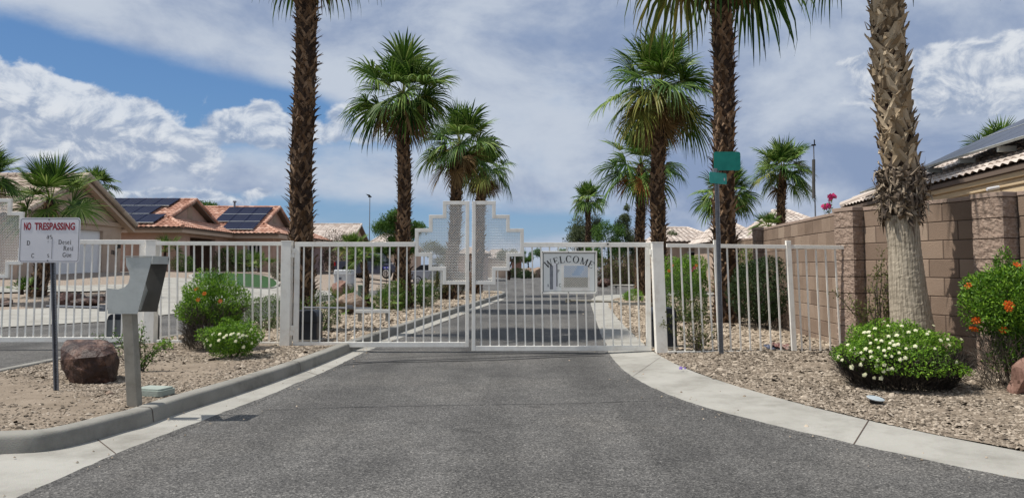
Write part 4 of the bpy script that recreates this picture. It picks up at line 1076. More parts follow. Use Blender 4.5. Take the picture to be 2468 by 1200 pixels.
# hood: side plate outline in photo pixels, front plate lies in the view plane
P5 = lambda x, y, Y: at(x, y, Y)
fo = [(303, 620), (367, 620), (331, 756), (260, 756), (257, 693), (262, 695), (285, 697), (300, 692), (309, 683), (313, 668), (310, 652), (304, 640)]
m = MB(); Y5 = Yk - .03; V = [P5(x, y, Y5) for x, y in fo]; n = len(fo)
V2 = [v + Vector((0, .004, 0)) for v in V]
m.add([tuple(v) for v in V] + [tuple(v) for v in V2], [tuple(range(n)), tuple(range(2 * n - 1, n - 1, -1))] + [(i, n + i, n + (i + 1) % n, (i + 1) % n) for i in range(n)])
m.build('side_plate', 'steel_grey', t)
# second side plate further back, right of the first
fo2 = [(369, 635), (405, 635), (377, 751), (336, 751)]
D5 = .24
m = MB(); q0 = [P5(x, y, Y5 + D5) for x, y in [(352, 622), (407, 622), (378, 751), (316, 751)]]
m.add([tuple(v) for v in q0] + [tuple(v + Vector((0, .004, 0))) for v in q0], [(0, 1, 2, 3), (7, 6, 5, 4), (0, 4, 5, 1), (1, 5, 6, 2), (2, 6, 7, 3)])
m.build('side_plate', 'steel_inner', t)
m = MB(); A = P5(331, 754, Y5); B = P5(335, 690, Y5)
back = [P5(303, 621, Y5 + .005), P5(303, 621, Y5 + .005) + Vector((0, D5, 0)), P5(262, 755, Y5 + .005) + Vector((0, D5, 0)), P5(262, 755, Y5 + .005)]

in_ = [P5(350, 680, Y5 + .01), P5(356, 700, Y5 + D5 - .01), P5(340, 748, Y5 + D5 - .01), P5(334, 748, Y5 + .01)]
m = MB(); m.add([tuple(v) for v in in_], [(0, 1, 2, 3)]); m.build('keypad_face', 'steel_grey', t)
# top cap and its front lip
tl, tr = P5(302, 618, Y5 - .006), P5(368, 618, Y5 - .006); rr_ = P5(408, 619, Y5 + D5 + .02)
m = MB(); dd = Vector((0, D5 + .03, 0)); sl = Vector((rr_.x - tr.x, D5 + .026, 0)) * 1.0
zt = tl.z + .004
top = [Vector((tl.x, tl.y, zt)), Vector((tr.x, tr.y, zt)), Vector((rr_.x, rr_.y, zt)), Vector((tl.x + .06, rr_.y, zt))]
m.add([tuple(v) for v in top] + [tuple(v - Vector((0, 0, .006))) for v in top], [(0, 1, 2, 3), (7, 6, 5, 4), (0, 4, 5, 1), (1, 5, 6, 2), (2, 6, 7, 3), (3, 7, 4, 0)])
m.build('hood_top', 'steel_grey', t)
lp = [Vector((tr.x + .001, tr.y - .002, zt)), Vector((rr_.x + .002, rr_.y - .002, zt)), Vector((rr_.x - .001, rr_.y - .002, zt - .068)), Vector((tr.x - .004, tr.y - .002, zt - .068))]
m = MB(); m.add([tuple(v) for v in lp] + [tuple(v + Vector((-.006, .003, 0))) for v in lp], [(0, 1, 2, 3), (7, 6, 5, 4), (0, 4, 5, 1), (1, 5, 6, 2), (2, 6, 7, 3), (3, 7, 4, 0)]); m.build('hood_lip', 'steel_grey', t)

# utility box lid, disc, litter, path lights
c_ = G(372, 950, .125)
t = thing('utility_box', 'pale green utility box lid set in the gravel beside the keypad stand', 'utility box')
m = MB(); m.prism(rounded(.30, .22, .03), -.05, 0); o = m.build('rim', 'util_lid', t); o.rotation_euler = (R(-90), 0, R(-14)); o.location = (c_.x, c_.y, c_.z + .0)
m = MB(); m.prism(rounded(.27, .19, .025), -.012, .01); o = m.build('lid', 'util_lid', t, bevel=.004); o.rotation_euler = (R(-90), 0, R(-14)); o.location = (c_.x, c_.y, c_.z + .055)
for ob in t.children: ob.location.z -= .0
c_ = G(2110, 968, .075)
t = thing('plastic_disc', 'small pale round plastic lid tilted on the gravel below the big white-flowered bush', 'round lid')
m = MB(); m.tube([(0, 0, 0), (0, 0, .010), (0, 0, .014)], [.072, .078, .066], 24); o = m.build('disc', 'plastic_disc', t, smooth=False); o.location = (c_.x, c_.y, c_.z + .025); o.rotation_euler = (R(9), R(6), 0)
m = MB(); m.tube([(0, 0, -.03), (0, 0, .0)], [.05, .05], 14); o = m.build('stub', 'black_metal', t); o.location = (c_.x, c_.y, c_.z + .02)
def lantern(label, px, py, zt, zo, hpx):
    c = G(px, py, zo); s = c.y / F; H = (py - zt) * s
    t = thing('path_light', label, 'path light', 'black garden path lights')
    m = MB(); m.tube([(c.x, c.y, c.z), (c.x, c.y, c.z + H - .10)], .012, 6); m.build('stake', 'black_metal', t)
    m = MB(); m.tube([(c.x, c.y, c.z + H - .10), (c.x, c.y, c.z + H - .085), (c.x, c.y, c.z + H - .03)], [.03, .045, .05], 8); m.build('lamp_body', 'glass_mesh', t)
    m = MB(); m.tube([(c.x, c.y, c.z + H - .03), (c.x, c.y, c.z + H - .02), (c.x, c.y, c.z + H)], [.062, .062, .012], 8); m.build('cap', 'black_metal', t)
    return t
lantern('black path light farther back, right of the welcome sign', 1485, 708, 689, .05, 10)
lantern('black path light nearer the gate, beside the small green mound', 1541, 748, 714, .05, 14)
lantern('small black box light in the island planting behind the left gate leaf', 844, 745, 726, .12, 14)
c_ = G(1880, 842, .07)
t = thing('newspaper', 'crumpled red and dark newspaper lying under the right fence', 'litter')
for k, (dx, dz, mm, a) in enumerate(((-.09, 0, 'paper_blue', 8), (.06, .01, 'paper_red', -12), (.0, .022, 'paper_red', 25))):
    m = MB(); n_ = 8; V = []
    for i in range(n_ + 1):
        for j in range(n_ + 1): V.append(((i / n_ - .5) * .22, (j / n_ - .5) * .16, .012 * math.sin(i * 1.7 + j) + .01 * math.sin(j * 2.3 + k)))
    m.add(V, [(i * (n_ + 1) + j, (i + 1) * (n_ + 1) + j, (i + 1) * (n_ + 1) + j + 1, i * (n_ + 1) + j + 1) for i in range(n_) for j in range(n_)])
    o = m.build('sheet', mm, t); o.location = (c_.x + dx, c_.y + .1, c_.z + .03 + dz); o.rotation_euler = (R(20), R(6), R(a))
# ------------------------------------------------------------------ palms
def fan_leaves(C, n, Rl, pet, e0, e1, seed, nseg=34, droop=.5, mix_=(0.5, .4, .1, 0), width=1.0, spread=115, mats_n=4, golden=2.39996, r0=.1, azim=None):
    """n fan leaves round C; elevation runs e0 (young, upright) to e1 (old, hanging)"""
    g = np.random.default_rng(seed); VV = []; FF = []; MI = []; o = 0
    ts = np.array([0, .30, .55, .74, .88, 1.0])
    for i in range(n):
        f = (i + .5) / n
        el = R(e0 + (e1 - e0) * f ** 1.1 + g.normal() * 9); az = (i * golden + g.normal() * .15) if azim is None else azim[i % len(azim)] + g.normal() * .1
        out = np.array([math.cos(az), math.sin(az), 0]); upv = np.array([0, 0, 1.0])
        L = pet * g.uniform(.60, 1.45) * (.72 + .28 * min(1, f * 2.2)); sag = .06 + .42 * f
        # petiole
        pts = []
        for k in range(6):
            t = k / 5; e = el - sag * t * t * .8
            pts.append(C + (out * math.cos(el) + upv * math.sin(el)) * L * t - upv * sag * L * .35 * t * t + out * r0 * math.cos(el))
        d = pts[-1] - pts[-2]; d /= np.linalg.norm(d)
        side = np.cross(d, upv); ns = np.linalg.norm(side); side = side / ns if ns > .05 else np.array([-out[1], out[0], 0])
        roll = g.normal() * .35
        nrm = np.cross(side, d); side2 = side * math.cos(roll) + nrm * math.sin(roll); nrm = np.cross(side2, d); side = side2
        u = g.uniform(); sprd = spread * (.72 + .28 * min(1, f * 2.5)) * g.uniform(.85, 1.1)
        cum = np.cumsum(mix_); mi = int(np.searchsorted(cum, u * cum[-1]))
        if f < .55 and mi >= 2: mi = 1
        # petiole strip
        wv = np.linspace(.022, .010, 6)[:, None]; P_ = np.array(pts)
        V = np.concatenate([P_ + side * wv, P_ + nrm * wv * .8, P_ - side * wv])
        Fq = [(k, k + 1, 7 + k, 6 + k) for k in range(5)] + [(6 + k, 7 + k, 13 + k, 12 + k) for k in range(5)]
        VV.append(V); FF.append(np.array(Fq) + o); MI += [min(mi + 1, mats_n - 1) if mi < 2 else mi] * len(Fq); o += len(V)
        # blade
        ph = np.linspace(-R(sprd), R(sprd), nseg) + g.normal(size=nseg) * .022; dph = 2 * R(sprd) / (nseg - 1)
        R2 = Rl * g.uniform(.82, 1.12)
        Ls = R2 * (.66 + .34 * np.cos(ph * .72)) * g.uniform(.84, 1.08, nseg)
        costa = .10 + .15 * np.cos(ph * .5)
        cup = .30 + .20 * g.uniform()
        dirs = np.cos(ph)[:, None] * d + np.sin(ph)[:, None] * side
        dirs = dirs + nrm * (np.abs(np.sin(ph))[:, None] * cup * (1.3 - f))
        dirs /= np.linalg.norm(dirs, axis=1, keepdims=True)
        wd = np.cross(dirs, nrm); wd /= np.linalg.norm(wd, axis=1, keepdims=True)
        base = pts[-1]
        dr = droop * g.uniform(.6, 1.5, nseg) * (.22 + 1.25 * f)
        hang = np.clip((ts - .38) / .62, 0, 1) ** 1.6
        P = base + dirs[:, None, :] * (Ls[:, None] * ts)[:, :, None]
        horiz = np.sqrt(np.clip(1 - dirs[:, 2] ** 2, 0, 1))
        P[:, :, 2] -= (dr * Ls * (.35 + .65 * horiz))[:, None] * hang * .62
        P = P - dirs[:, None, :] * ((dr * Ls)[:, None] * hang ** 2 * .22)[:, :, None]
        hw = np.stack([np.full(nseg, .006), Ls * .30 * dph * .54, Ls * .48 * dph * .44, Ls * .48 * dph * .28, Ls * .42 * dph * .15, np.full(nseg, .0015)], 1) * width
        n2 = np.cross(wd, dirs); fold = .55
        A = P + wd[:, None, :] * hw[:, :, None]; B = P + n2[:, None, :] * hw[:, :, None] * fold * 1.0; Cc = P - wd[:, None, :] * hw[:, :, None]
        V = np.stack([A, B, Cc], 2)       # seg, station, 3, xyz
        nst = len(ts); V = V.reshape(-1, 3)
        idx = np.arange(nseg)[:, None] * nst * 3 + np.arange(nst - 1)[None] * 3
        q1 = np.stack([idx, idx + 3, idx + 4, idx + 1], -1).reshape(-1, 4); q2 = np.stack([idx + 1, idx + 4, idx + 5, idx + 2], -1).reshape(-1, 4)
        VV.append(V); FF.append(np.concatenate([q1, q2]) + o); MI += [mi] * (len(q1) * 2); o += len(V)
    return np.concatenate(VV), np.concatenate(FF), np.array(MI)

def trunk_core(path, rad, n=14):
    m = MB(); m.tube(path, rad, n); return m
def boots(path, rad, z0, z1, dz, per, size, seed, up=.5, out=.5, cross=.85, wf=.34, shag=0.0):
    """old leaf bases: each forks into two crossing legs below a short curved stub"""
    g = np.random.default_rng(seed); V = []; Fq = []
    path = [Vector(p) for p in path]; zs = [p.z for p in path]
    def ax(z):
        z = min(max(z, zs[0]), zs[-1])
        for i in range(len(path) - 1):
            if z <= zs[i + 1]: 
                t = (z - zs[i]) / (zs[i + 1] - zs[i]); return path[i].lerp(path[i + 1], t), rad[i] + (rad[i + 1] - rad[i]) * t
        return path[-1], rad[-1]
    z = z0; a = 0
    step = dz / per
    while z < z1:
        a += 2.39996 + g.normal() * .12; z += step
        s = size * g.uniform(.75, 1.3)
        kk = g.uniform(.55, 1.5)
        for leg in (-1, 1):
            pts = []
            sp = cross * s * g.uniform(.8, 1.2)
            for (t, da, dzz, dr, wd) in ((0, 1.0, -1.15, .015, .55), (.4, .55, -.55, .05, .75), (.75, .14, -.08, .13, .8), (1.0, 0.02, .32 * up * 2 * kk, .13 + .34 * out * kk, .5), (1.2, 0, .52 * up * 2 * kk, .13 + .62 * out * kk, .12)):
                zz = z + dzz * s; c, r = ax(zz); r2 = r + dr * s + (g.normal() * .01 * shag)
                an = a + leg * da * sp / max(r, .05) * .8 + g.normal() * .06 * shag
                p = Vector((c.x + math.cos(an) * r2, c.y + math.sin(an) * r2, zz + g.normal() * .02 * shag)); tg = Vector((-math.sin(an), math.cos(an), 0)); rd = Vector((math.cos(an), math.sin(an), 0))
                w = wd * wf * s
                pts.append((p - tg * w - rd * w * .35, p + rd * w * .25, p + tg * w - rd * w * .35))
            o = len(V)
            for q in pts: V += [tuple(x) for x in q]
            for k in range(len(pts) - 1):
                b = o + 3 * k; Fq += [(b, b + 1, b + 4, b + 3), (b + 1, b + 2, b + 5, b + 4)]
    return V, Fq
def palm(label, px, pyc, Y, rpx, trpx, base=None, lean=0.0, n=34, nseg=30, seed=0, e=(82, -48), droop=.55, dead=4, deadm='frond_dead', crown_only=False,
         skirt=0, trunk_to=None, mixv=(.5, .4, .1), pet=.55, gz=None, boot=True, group='palm trees', zb=None, cat='palm tree', name='palm_tree', bscale=1.0):
    c = at(px, pyc, Y); rl = rpx * Y / F; tr = trpx * Y / F / 2
    bx = c.x if base is None else at(base, 600, Y).x
    z0 = h(bx, Y) - .05 if zb is None else zb
    t = thing(name, label, cat, group)
    H = c.z - z0
    path = [Vector((bx + (c.x - bx) * (k / 8) + .03 * math.sin(k * 1.3 + seed), Y + .02 * math.sin(k + seed), z0 + H * k / 8)) for k in range(9)]
    rad = [tr * (1.22 if k == 0 else 1.06 if k == 1 else 1.0 - .02 * k) * .80 for k in range(9)]
    rad[-1] *= .7
    if not crown_only:
        m = trunk_core(path, rad); V = list(m.v); Fq = [f for f in m.f if len(f) == 4]
        to = bulk('trunk', np.array(V), np.array(Fq), 'bark_dark', t, smooth=True)
        if boot:
            bs = max(.12, tr * .62) * bscale
            v, f = boots(path, rad, z0 + .05, c.z - .1, bs * .80, 7, bs, seed + 5, up=.34, out=.95, wf=.30, shag=.8)
            bulk('leaf_bases', v, f, 'boot_brown', t)
    C = np.array(c); rbl = rl * .62; pe = rl * pet
    V, Fq, MI = fan_leaves(C, n, rbl * 1.10, pe * .78, e[0], e[1], seed, nseg, droop, mixv)
    bulk('crown', V, Fq, ['frond_a', 'frond_b', 'frond_c', 'frond_dead'], t, MI)
    if dead:
        V, Fq, MI = fan_leaves(C - np.array([0, 0, rl * .08]), dead, rbl * .85, pe * .7, -48, -80, seed + 3, nseg, .5, (1, 0, 0))
        bulk('dead_fronds', V, Fq, [deadm], t, MI * 0)
    return t
P = palm
P('tall palm cut off by the photo top, behind the gate post beside the white-flowered mound', 740, -215, 14.3, 215, 64, base=727, n=36, nseg=34, seed=1, e=(60, -52), dead=12, zb=.1, group='palm trees lining the entrance', bscale=1.0)
P('palm with a full crown and one brown hanging frond, left of the stepped screen panel', 972, 225, 22, 140, 41, base=975, n=32, nseg=34, seed=2, dead=9, mixv=(.55, .33, .12), group='palm trees lining the entrance')
P("palm whose trunk shows through the left half of the main gate's stepped screen", 1108, 345, 28, 112, 35, base=1084, n=30, nseg=30, seed=3, dead=8, group='palm trees lining the entrance')
P('lower palm just behind another crown, trunk showing through the right half of the stepped screen', 1163, 410, 34, 80, 31, base=1148, n=28, nseg=28, seed=4, dead=9, droop=.75, group='palm trees lining the entrance')
P('full-crowned palm right of the welcome sign with yellowing lower fronds', 1588, 205, 21.5, 158, 44, base=1583, n=36, nseg=36, seed=5, dead=10, e=(84, -56), mixv=(.5, .36, .14), group='palm trees lining the entrance')
P('palm with a rusty orange dead frond, half behind the full-crowned palm', 1545, 395, 33, 112, 29, base=1541, n=30, nseg=28, seed=6, dead=4, deadm='frond_rust', group='palm trees lining the entrance')
P('small palm with a thin trunk standing alone above the grey-green trees', 1417, 480, 60, 50, 17, base=1417, n=36, nseg=20, seed=7, dead=2, group='palm trees lining the entrance')
P('tall palm cut off by the photo top, directly behind the street name post', 1735, -255, 16.6, 285, 62, base=1748, n=30, nseg=36, seed=8, e=(55, -62), dead=18, zb=.05, mixv=(.35, .25, .40), droop=.75, group='palm trees lining the entrance')
P('dark low palm crown peeking out both sides of the trunk behind the street name post', 1756, 465, 30, 82, 24, n=34, nseg=24, seed=9, dead=2, e=(70, -50))
P('palm behind the brown block wall beside the thin antenna mast', 1886, 405, 30, 84, 26, base=1876, n=32, nseg=28, seed=10, dead=2, group='palm trees beyond the wall')
P('short palm in front of the garage, its crown above the no trespassing sign', 122, 482, 24, 112, 42, base=95, n=24, nseg=36, seed=11, dead=1, e=(80, -28), droop=.25, pet=.6, mixv=(.7, .28, .02), group='palm trees on the left yard')
P('palm crown cut off by the left edge of the photo', -28, 425, 22, 88, 36, base=-35, n=26, nseg=32, seed=12, dead=2, e=(80, -40), droop=.4, group='palm trees on the left yard')
P('palm crown rising behind the peak of the garage roof', 234, 445, 46, 52, 16, n=24, nseg=22, seed=13, dead=0, e=(75, -30))
P('palm crown rising behind the solar panel roof at the far right', 2408, 352, 26, 72, 22, n=24, nseg=26, seed=14, dead=0, e=(75, -25), droop=.35, group='palm trees beyond the wall')
P('bright low fan palm peeking over the block wall below the antenna palm', 1852, 545, 27, 44, 14, n=18, nseg=24, seed=15, dead=0, e=(80, -10), droop=.3, mixv=(.2, .6, .2), group='palm trees beyond the wall')
P('small dark palm in front of the beige tiled roof', 850, 596, 48, 44, 12, n=22, nseg=22, seed=16, dead=0, e=(80, -20), droop=.3)
# island fan palms
def fanshrub(label, px, py, Y, rpx, n=14, seed=0, e=(85, 5), zo=.12, mixv=(.4, .5, .1), nseg=22, droop=.15, hh=.1, name='fan_palm_shrub', cat='fan palm'):
    g = at(px, py, Y); z = h(g.x, Y) + zo; rl = rpx * Y / F
    t = thing(name, label, cat, 'low fan palms and spiky plants')
    V, Fq, MI = fan_leaves(np.array([g.x, Y, z + hh]), n, rl * .55, rl * .6, e[0], e[1], seed, nseg, droop, mixv, width=.8)
    bulk('foliage', V, Fq, ['frond_a', 'frond_b', 'frond_c', 'frond_dead'], t, MI)
    m = MB(); m.tube([(g.x, Y, z - .05), (g.x, Y, z + hh + .08)], [rl * .08 + .03, rl * .05 + .02], 8); m.build('stem', 'bark_dark', t)
    return t
P('short fan palm with a dark leaning trunk in the middle of the island planting', 878, 620, 22, 45, 18, base=886, n=18, nseg=26, seed=21, dead=0, e=(70, -25), droop=.25, mixv=(.35, .55, .1), zb=.1)
fanshrub('pale green fan palm clump at the left foot of the short island palm', 838, 738, 19.5, 56, 16, 22)
fanshrub('fan palm clump at the right foot of the short island palm', 925, 735, 20, 48, 14, 23)
fanshrub('fan palm clump behind the left end of the stepped screen panel', 1010, 705, 26, 38, 12, 24)
fanshrub('spiky palm shrub in the planting against the pinkish house wall', 624, 668, 44, 40, 16, 25, e=(88, 20), hh=.2)
fanshrub('spiky dark plant at the foot of the short palm by the garage', 52, 715, 23.5, 34, 14, 26, e=(85, 20), mixv=(.9, .1, 0), nseg=12)
fanshrub('spiky dark plant by the pinkish house porch, seen over the keypad hood', 396, 668, 40, 46, 16, 27, e=(88, 10), hh=.9, mixv=(.9, .1, 0))
fanshrub('small spiky plant on the gravel by the white utility cabinet', 803, 690, 30, 16, 12, 28, e=(85, 20), nseg=8)

# ---- big tan palm close to the wall
def big_palm():
    Y = 9.25; t = thing('palm_tree', 'thick palm with tan criss-cross leaf bases above a bare trunk by the block wall', 'palm tree', 'palm trees lining the entrance')
    xs = [(2205, 880, 104), (2198, 780, 94), (2188, 700, 83), (2180, 600, 72), (2174, 540, 74), (2172, 480, 88), (2170, 400, 88), (2158, 300, 86), (2148, 200, 84), (2140, 100, 82), (2137, 0, 82), (2134, -200, 80), (2132, -420, 74)]
    path = []; rad = []
    for x, y, w_ in xs:
        p = at(x, y, Y); path.append(Vector((p.x, Y, max(p.z, .0) if y < 880 else .03))); rad.append(w_ * Y / F / 2)
    # bare trunk, finely ringed and fissured
    n = 56; rows = []
    lo_z, hi_z = path[0].z, path[4].z + .1
    def ax(z):
        for i in range(len(path) - 1):
            if z <= path[i + 1].z:
                t_ = (z - path[i].z) / (path[i + 1].z - path[i].z); return path[i].lerp(path[i + 1], t_), rad[i] + (rad[i + 1] - rad[i]) * t_
        return path[-1], rad[-1]
    V = []; z = lo_z; nz = 0; g = np.random.default_rng(4)
    while z < hi_z:
        c, r = ax(z)
        for k in range(n):
            a = 2 * math.pi * k / n
            gr = .0022 * abs(math.sin(z * 40 + .7 * math.sin(k * .35))) ** 3 + .003 * (k % 2) + g.normal() * .0010
            V.append((c.x + math.cos(a) * (r - gr), c.y + math.sin(a) * (r - gr), z))
        z += .018; nz += 1
    Fq = [(i * n + k, i * n + (k + 1) % n, (i + 1) * n + (k + 1) % n, (i + 1) * n + k) for i in range(nz - 1) for k in range(n)]
    m = bpy.data.materials.new('trunk_bare'); m.use_nodes = True; MATS['trunk_bare'] = m
    N = m.node_tree.nodes; L = m.node_tree.links; b = N['Principled BSDF']; b.inputs['Roughness'].default_value = .9
    tc = N.new('ShaderNodeTexCoord'); mp = N.new('ShaderNodeMapping'); mp.inputs['Scale'].default_value = (110, 110, 4); L.new(tc.outputs['Object'], mp.inputs[0])
    nz_ = N.new('ShaderNodeTexNoise'); nz_.inputs['Scale'].default_value = 1; nz_.inputs['Detail'].default_value = 6; L.new(mp.outputs[0], nz_.inputs['Vector'])
    rp = N.new('ShaderNodeValToRGB'); rp.color_ramp.elements[0].position = .36; rp.color_ramp.elements[0].color = (.17, .14, .10, 1); rp.color_ramp.elements[1].position = .56; rp.color_ramp.elements[1].color = (.42, .36, .275, 1)
    L.new(nz_.outputs['Fac'], rp.inputs[0]); L.new(rp.outputs[0], b.inputs['Base Color'])
    bp = N.new('ShaderNodeBump'); bp.inputs['Strength'].default_value = .5; bp.inputs['Distance'].default_value = .01; L.new(nz_.outputs['Fac'], bp.inputs['Height']); L.new(bp.outputs[0], b.inputs['Normal'])
    bulk('trunk', V, Fq, 'trunk_bare', t, smooth=False)
    mm = MB(); mm.tube(path[3:], [r * .76 for r in rad[3:]], 16); mm.build('upper_trunk', 'bark_dark', t)
    v, f = boots(path[3:], [r * .80 for r in rad[3:]], at(2170, 400, Y).z, path[-1].z, .140, 8, .170, 77, up=.42, out=.55, cross=.95, wf=.36, shag=.9)
    bulk('leaf_bases', v, f, 'boot_tan', t)
    v, f = boots(path[3:], [r * .86 for r in rad[3:]], at(2170, 505, Y).z, at(2170, 405, Y).z, .06, 9, .15, 78, up=-.15, out=1.1, cross=1.3, wf=.26, shag=3.0)
    bulk('shaggy_bases', v, f, 'boot_shag', t)
    # frayed hanging strips round the bottom of the boots
    g = np.random.default_rng(9); VV = []; FF = []
    for i in range(620):
        a = g.uniform(0, 6.283); zc = at(2172, g.uniform(410, 535), Y).z; c, r = ax(zc); L_ = g.uniform(.12, .34)
        dn = g.uniform(-.4, 1.0); pts = []
        tw = g.uniform(-.8, .8)
        for k in range(4):
            t_ = k / 3; an = a + tw * t_ * .5
            rr2 = r * .95 + L_ * (.55 * t_ - .30 * t_ * t_) * g.uniform(.6, 1.2); zz = zc + L_ * (.25 * t_ - dn * t_ * t_)
            p = Vector((c.x + math.cos(an) * rr2, c.y + math.sin(an) * rr2, zz)); tg = Vector((-math.sin(an), math.cos(an), .5 * g.normal()))
            w_ = (.022, .026, .018, .003)[k] * g.uniform(.7, 1.2); pts += [tuple(p - tg * w_), tuple(p + tg * w_)]
        o = len(VV); VV += pts; FF += [(o + 2 * k, o + 2 * k + 1, o + 2 * k + 3, o + 2 * k + 2) for k in range(3)]
    bulk('frayed_bases', VV, FF, 'boot_shag', t)
    V, Fq, MI = fan_leaves(np.array(path[-1]), 30, 1.0, .95, 80, -50, 31, 30, .6, (.5, .4, .1))
    bulk('crown', V, Fq, ['frond_a', 'frond_b', 'frond_c', 'frond_dead'], t, MI)
big_palm()

# ------------------------------------------------------------------ shrubs
def shrub(label, c, r, n, leaf, mats_, name='shrub', cat='shrub', seed=0, amp=.28, k=3.0, zmin=None, twigs=0, tw_mat='twig', flowers=None, group=None, shell=.22, stems=5, aspect=1.0, up=.3, inner=.35, twz=(.0, .6), extra=None, ground=None):
    t = thing(name, label, cat, group)
    c = Vector(c); parts = []
    if isinstance(mats_, str): mats_ = [mats_]
    for i, m in enumerate(mats_):
        parts.append(leaf_cloud(c, r, n // len(mats_), leaf, seed, amp, k, shell, zmin, up, inner=inner, aspect=aspect))
    if extra:
        for ec, er, en in extra: parts.append(leaf_cloud(Vector(ec), er, en, leaf, seed + 9, amp, k, shell, zmin, up, inner=.1, aspect=aspect))
    V, Fq = merge(parts); mi = np.concatenate([np.full(len(p[1]), min(i, len(mats_) - 1)) for i, p in enumerate(parts)])
    bulk('foliage', V, Fq, mats_, t, mi)
    gz = ground if ground is not None else (zmin if zmin is not None else c.z - r[2]) - .03
    if twigs:
        nn = twigs; D = rdir(nn); D[:, 2] = nr.uniform(-1, 1, nn)
        P_ = D * np.asarray(r) * .9 + np.asarray(c); z = gz + (c.z + r[2] - gz) * nr.uniform(twz[0], twz[1], nn); 
        sc = np.sqrt(np.clip(1 - ((z - c.z) / r[2]) ** 2, .62, 1)); a = nr.uniform(0, 6.28, nn); q = nr.uniform(.55, 1.0, nn) * sc
        P_ = np.stack([c.x + np.cos(a) * r[0] * q, c.y + np.sin(a) * r[1] * q, z], 1)
        ax_ = rdir(nn) * .6 + np.stack([np.cos(a) * .4, np.sin(a) * .4, np.ones(nn) * .8], 1)
        S = np.stack([nr.uniform(.10, .24, nn), np.full(nn, .10), np.full(nn, .10)], 1)
        v, f = scatter(STICK_V, STICK_F, P_, frames(ax_, rdir(nn)), S); bulk('twigs', v, f, tw_mat, t)
    g = random.Random(seed)
    for i in range(stems):
        a = g.uniform(0, 6.28); m = MB()
        b0 = Vector((c.x + math.cos(a) * r[0] * .12, c.y + math.sin(a) * r[1] * .12, gz)); b1 = c + Vector((math.cos(a) * r[0] * .55, math.sin(a) * r[1] * .55, r[2] * g.uniform(-.1, .4)))
        mid = b0.lerp(b1, .5) + Vector((g.uniform(-.04, .04), g.uniform(-.04, .04), .06))
        m.tube([b0, mid, b1], [.016, .011, .005], 5); m.build('stem', tw_mat, t)
    if flowers: flowers(t, c, r, seed)
    return t
def surf_pt(c, r, D, amp, k, seed):
    D = np.array([D]); q = lump(D, amp, k, seed)[0]; return c + Vector((D[0][0] * r[0] * q, D[0][1] * r[1] * q, D[0][2] * r[2] * q))
FM = {}
def lantana_mesh(rr_=.022, m='flower_white'):
    if (rr_, m) in FM: return FM[(rr_, m)]
    mb = MB(); g = random.Random(3)
    for i in range(13):
        a = i * 2.4; q = math.sqrt(i / 13) * rr_; z = rr_ * .5 * (1 - (q / rr_) ** 2)
        c = Vector((math.cos(a) * q, math.sin(a) * q, z)); s = rr_ * .36
        V = [c + Vector((0, 0, .001))] + [c + Vector((math.cos(b) * s, math.sin(b) * s, .002 * (k % 2))) for k, b in enumerate([j * math.pi / 3 for j in range(6)])]
        mb.add([tuple(v) for v in V], [(0, 1 + k, 1 + (k + 1) % 6) for k in range(6)])
    o = mb.build('flower', m); me = o.data; bpy.data.objects.remove(o); FM[(rr_, m)] = me; return me
def trumpet_mesh(m='flower_orange', s=1.0):
    if ('t', m, s) in FM: return FM[('t', m, s)]
    mb = MB(); g = random.Random(5)
    for i in range(6):
        a = i * 1.05; tip = Vector((math.cos(a), math.sin(a), .25 + .3 * g.random())).normalized() * .06 * s
        mb.tube([(0, 0, 0), tip * .6, tip], [.003 * s, .008 * s, .017 * s], 6, cap=False)
        for k in range(5):
            b = k * 1.257; d = Vector((math.cos(b), math.sin(b), 0)) * .02 * s
            mb.add([tuple(tip), tuple(tip + d + Vector((d.y, -d.x, .0)) * .4), tuple(tip + d * 1.3), tuple(tip + d - Vector((d.y, -d.x, 0)) * .4)], [(0, 1, 2, 3)])
    o = mb.build('flower', m); me = o.data; bpy.data.objects.remove(o); FM[('t', m, s)] = me; return me
def put_flower(t, me, p, nrm, s=1.0):
    o = bpy.data.objects.new('flower', me); COL.objects.link(o); o.parent = t; o.location = p
    o.rotation_euler = Vector(nrm).to_track_quat('Z', 'Y').to_euler(); o.scale = (s, s, s)

def on_ellipsoid(px, py, c, r):
    """where the view ray through a photo pixel meets the shrub's surface"""
    d = ray(px, py); o = Vector((0, 0, EYE)) - Vector(c)
    o2 = Vector((o.x / r[0], o.y / r[1], o.z / r[2])); d2 = Vector((d.x / r[0], d.y / r[1], d.z / r[2]))
    A = d2.dot(d2); B = 2 * o2.dot(d2); C_ = o2.dot(o2) - 1; D = B * B - 4 * A * C_
    if D < 0: D = 0
    t = (-B - math.sqrt(D)) / (2 * A); p = Vector((0, 0, EYE)) + d * t
    n = Vector(((p.x - c[0]) / r[0] ** 2, (p.y - c[1]) / r[1] ** 2, (p.z - c[2]) / r[2] ** 2)).normalized()
    return p, n

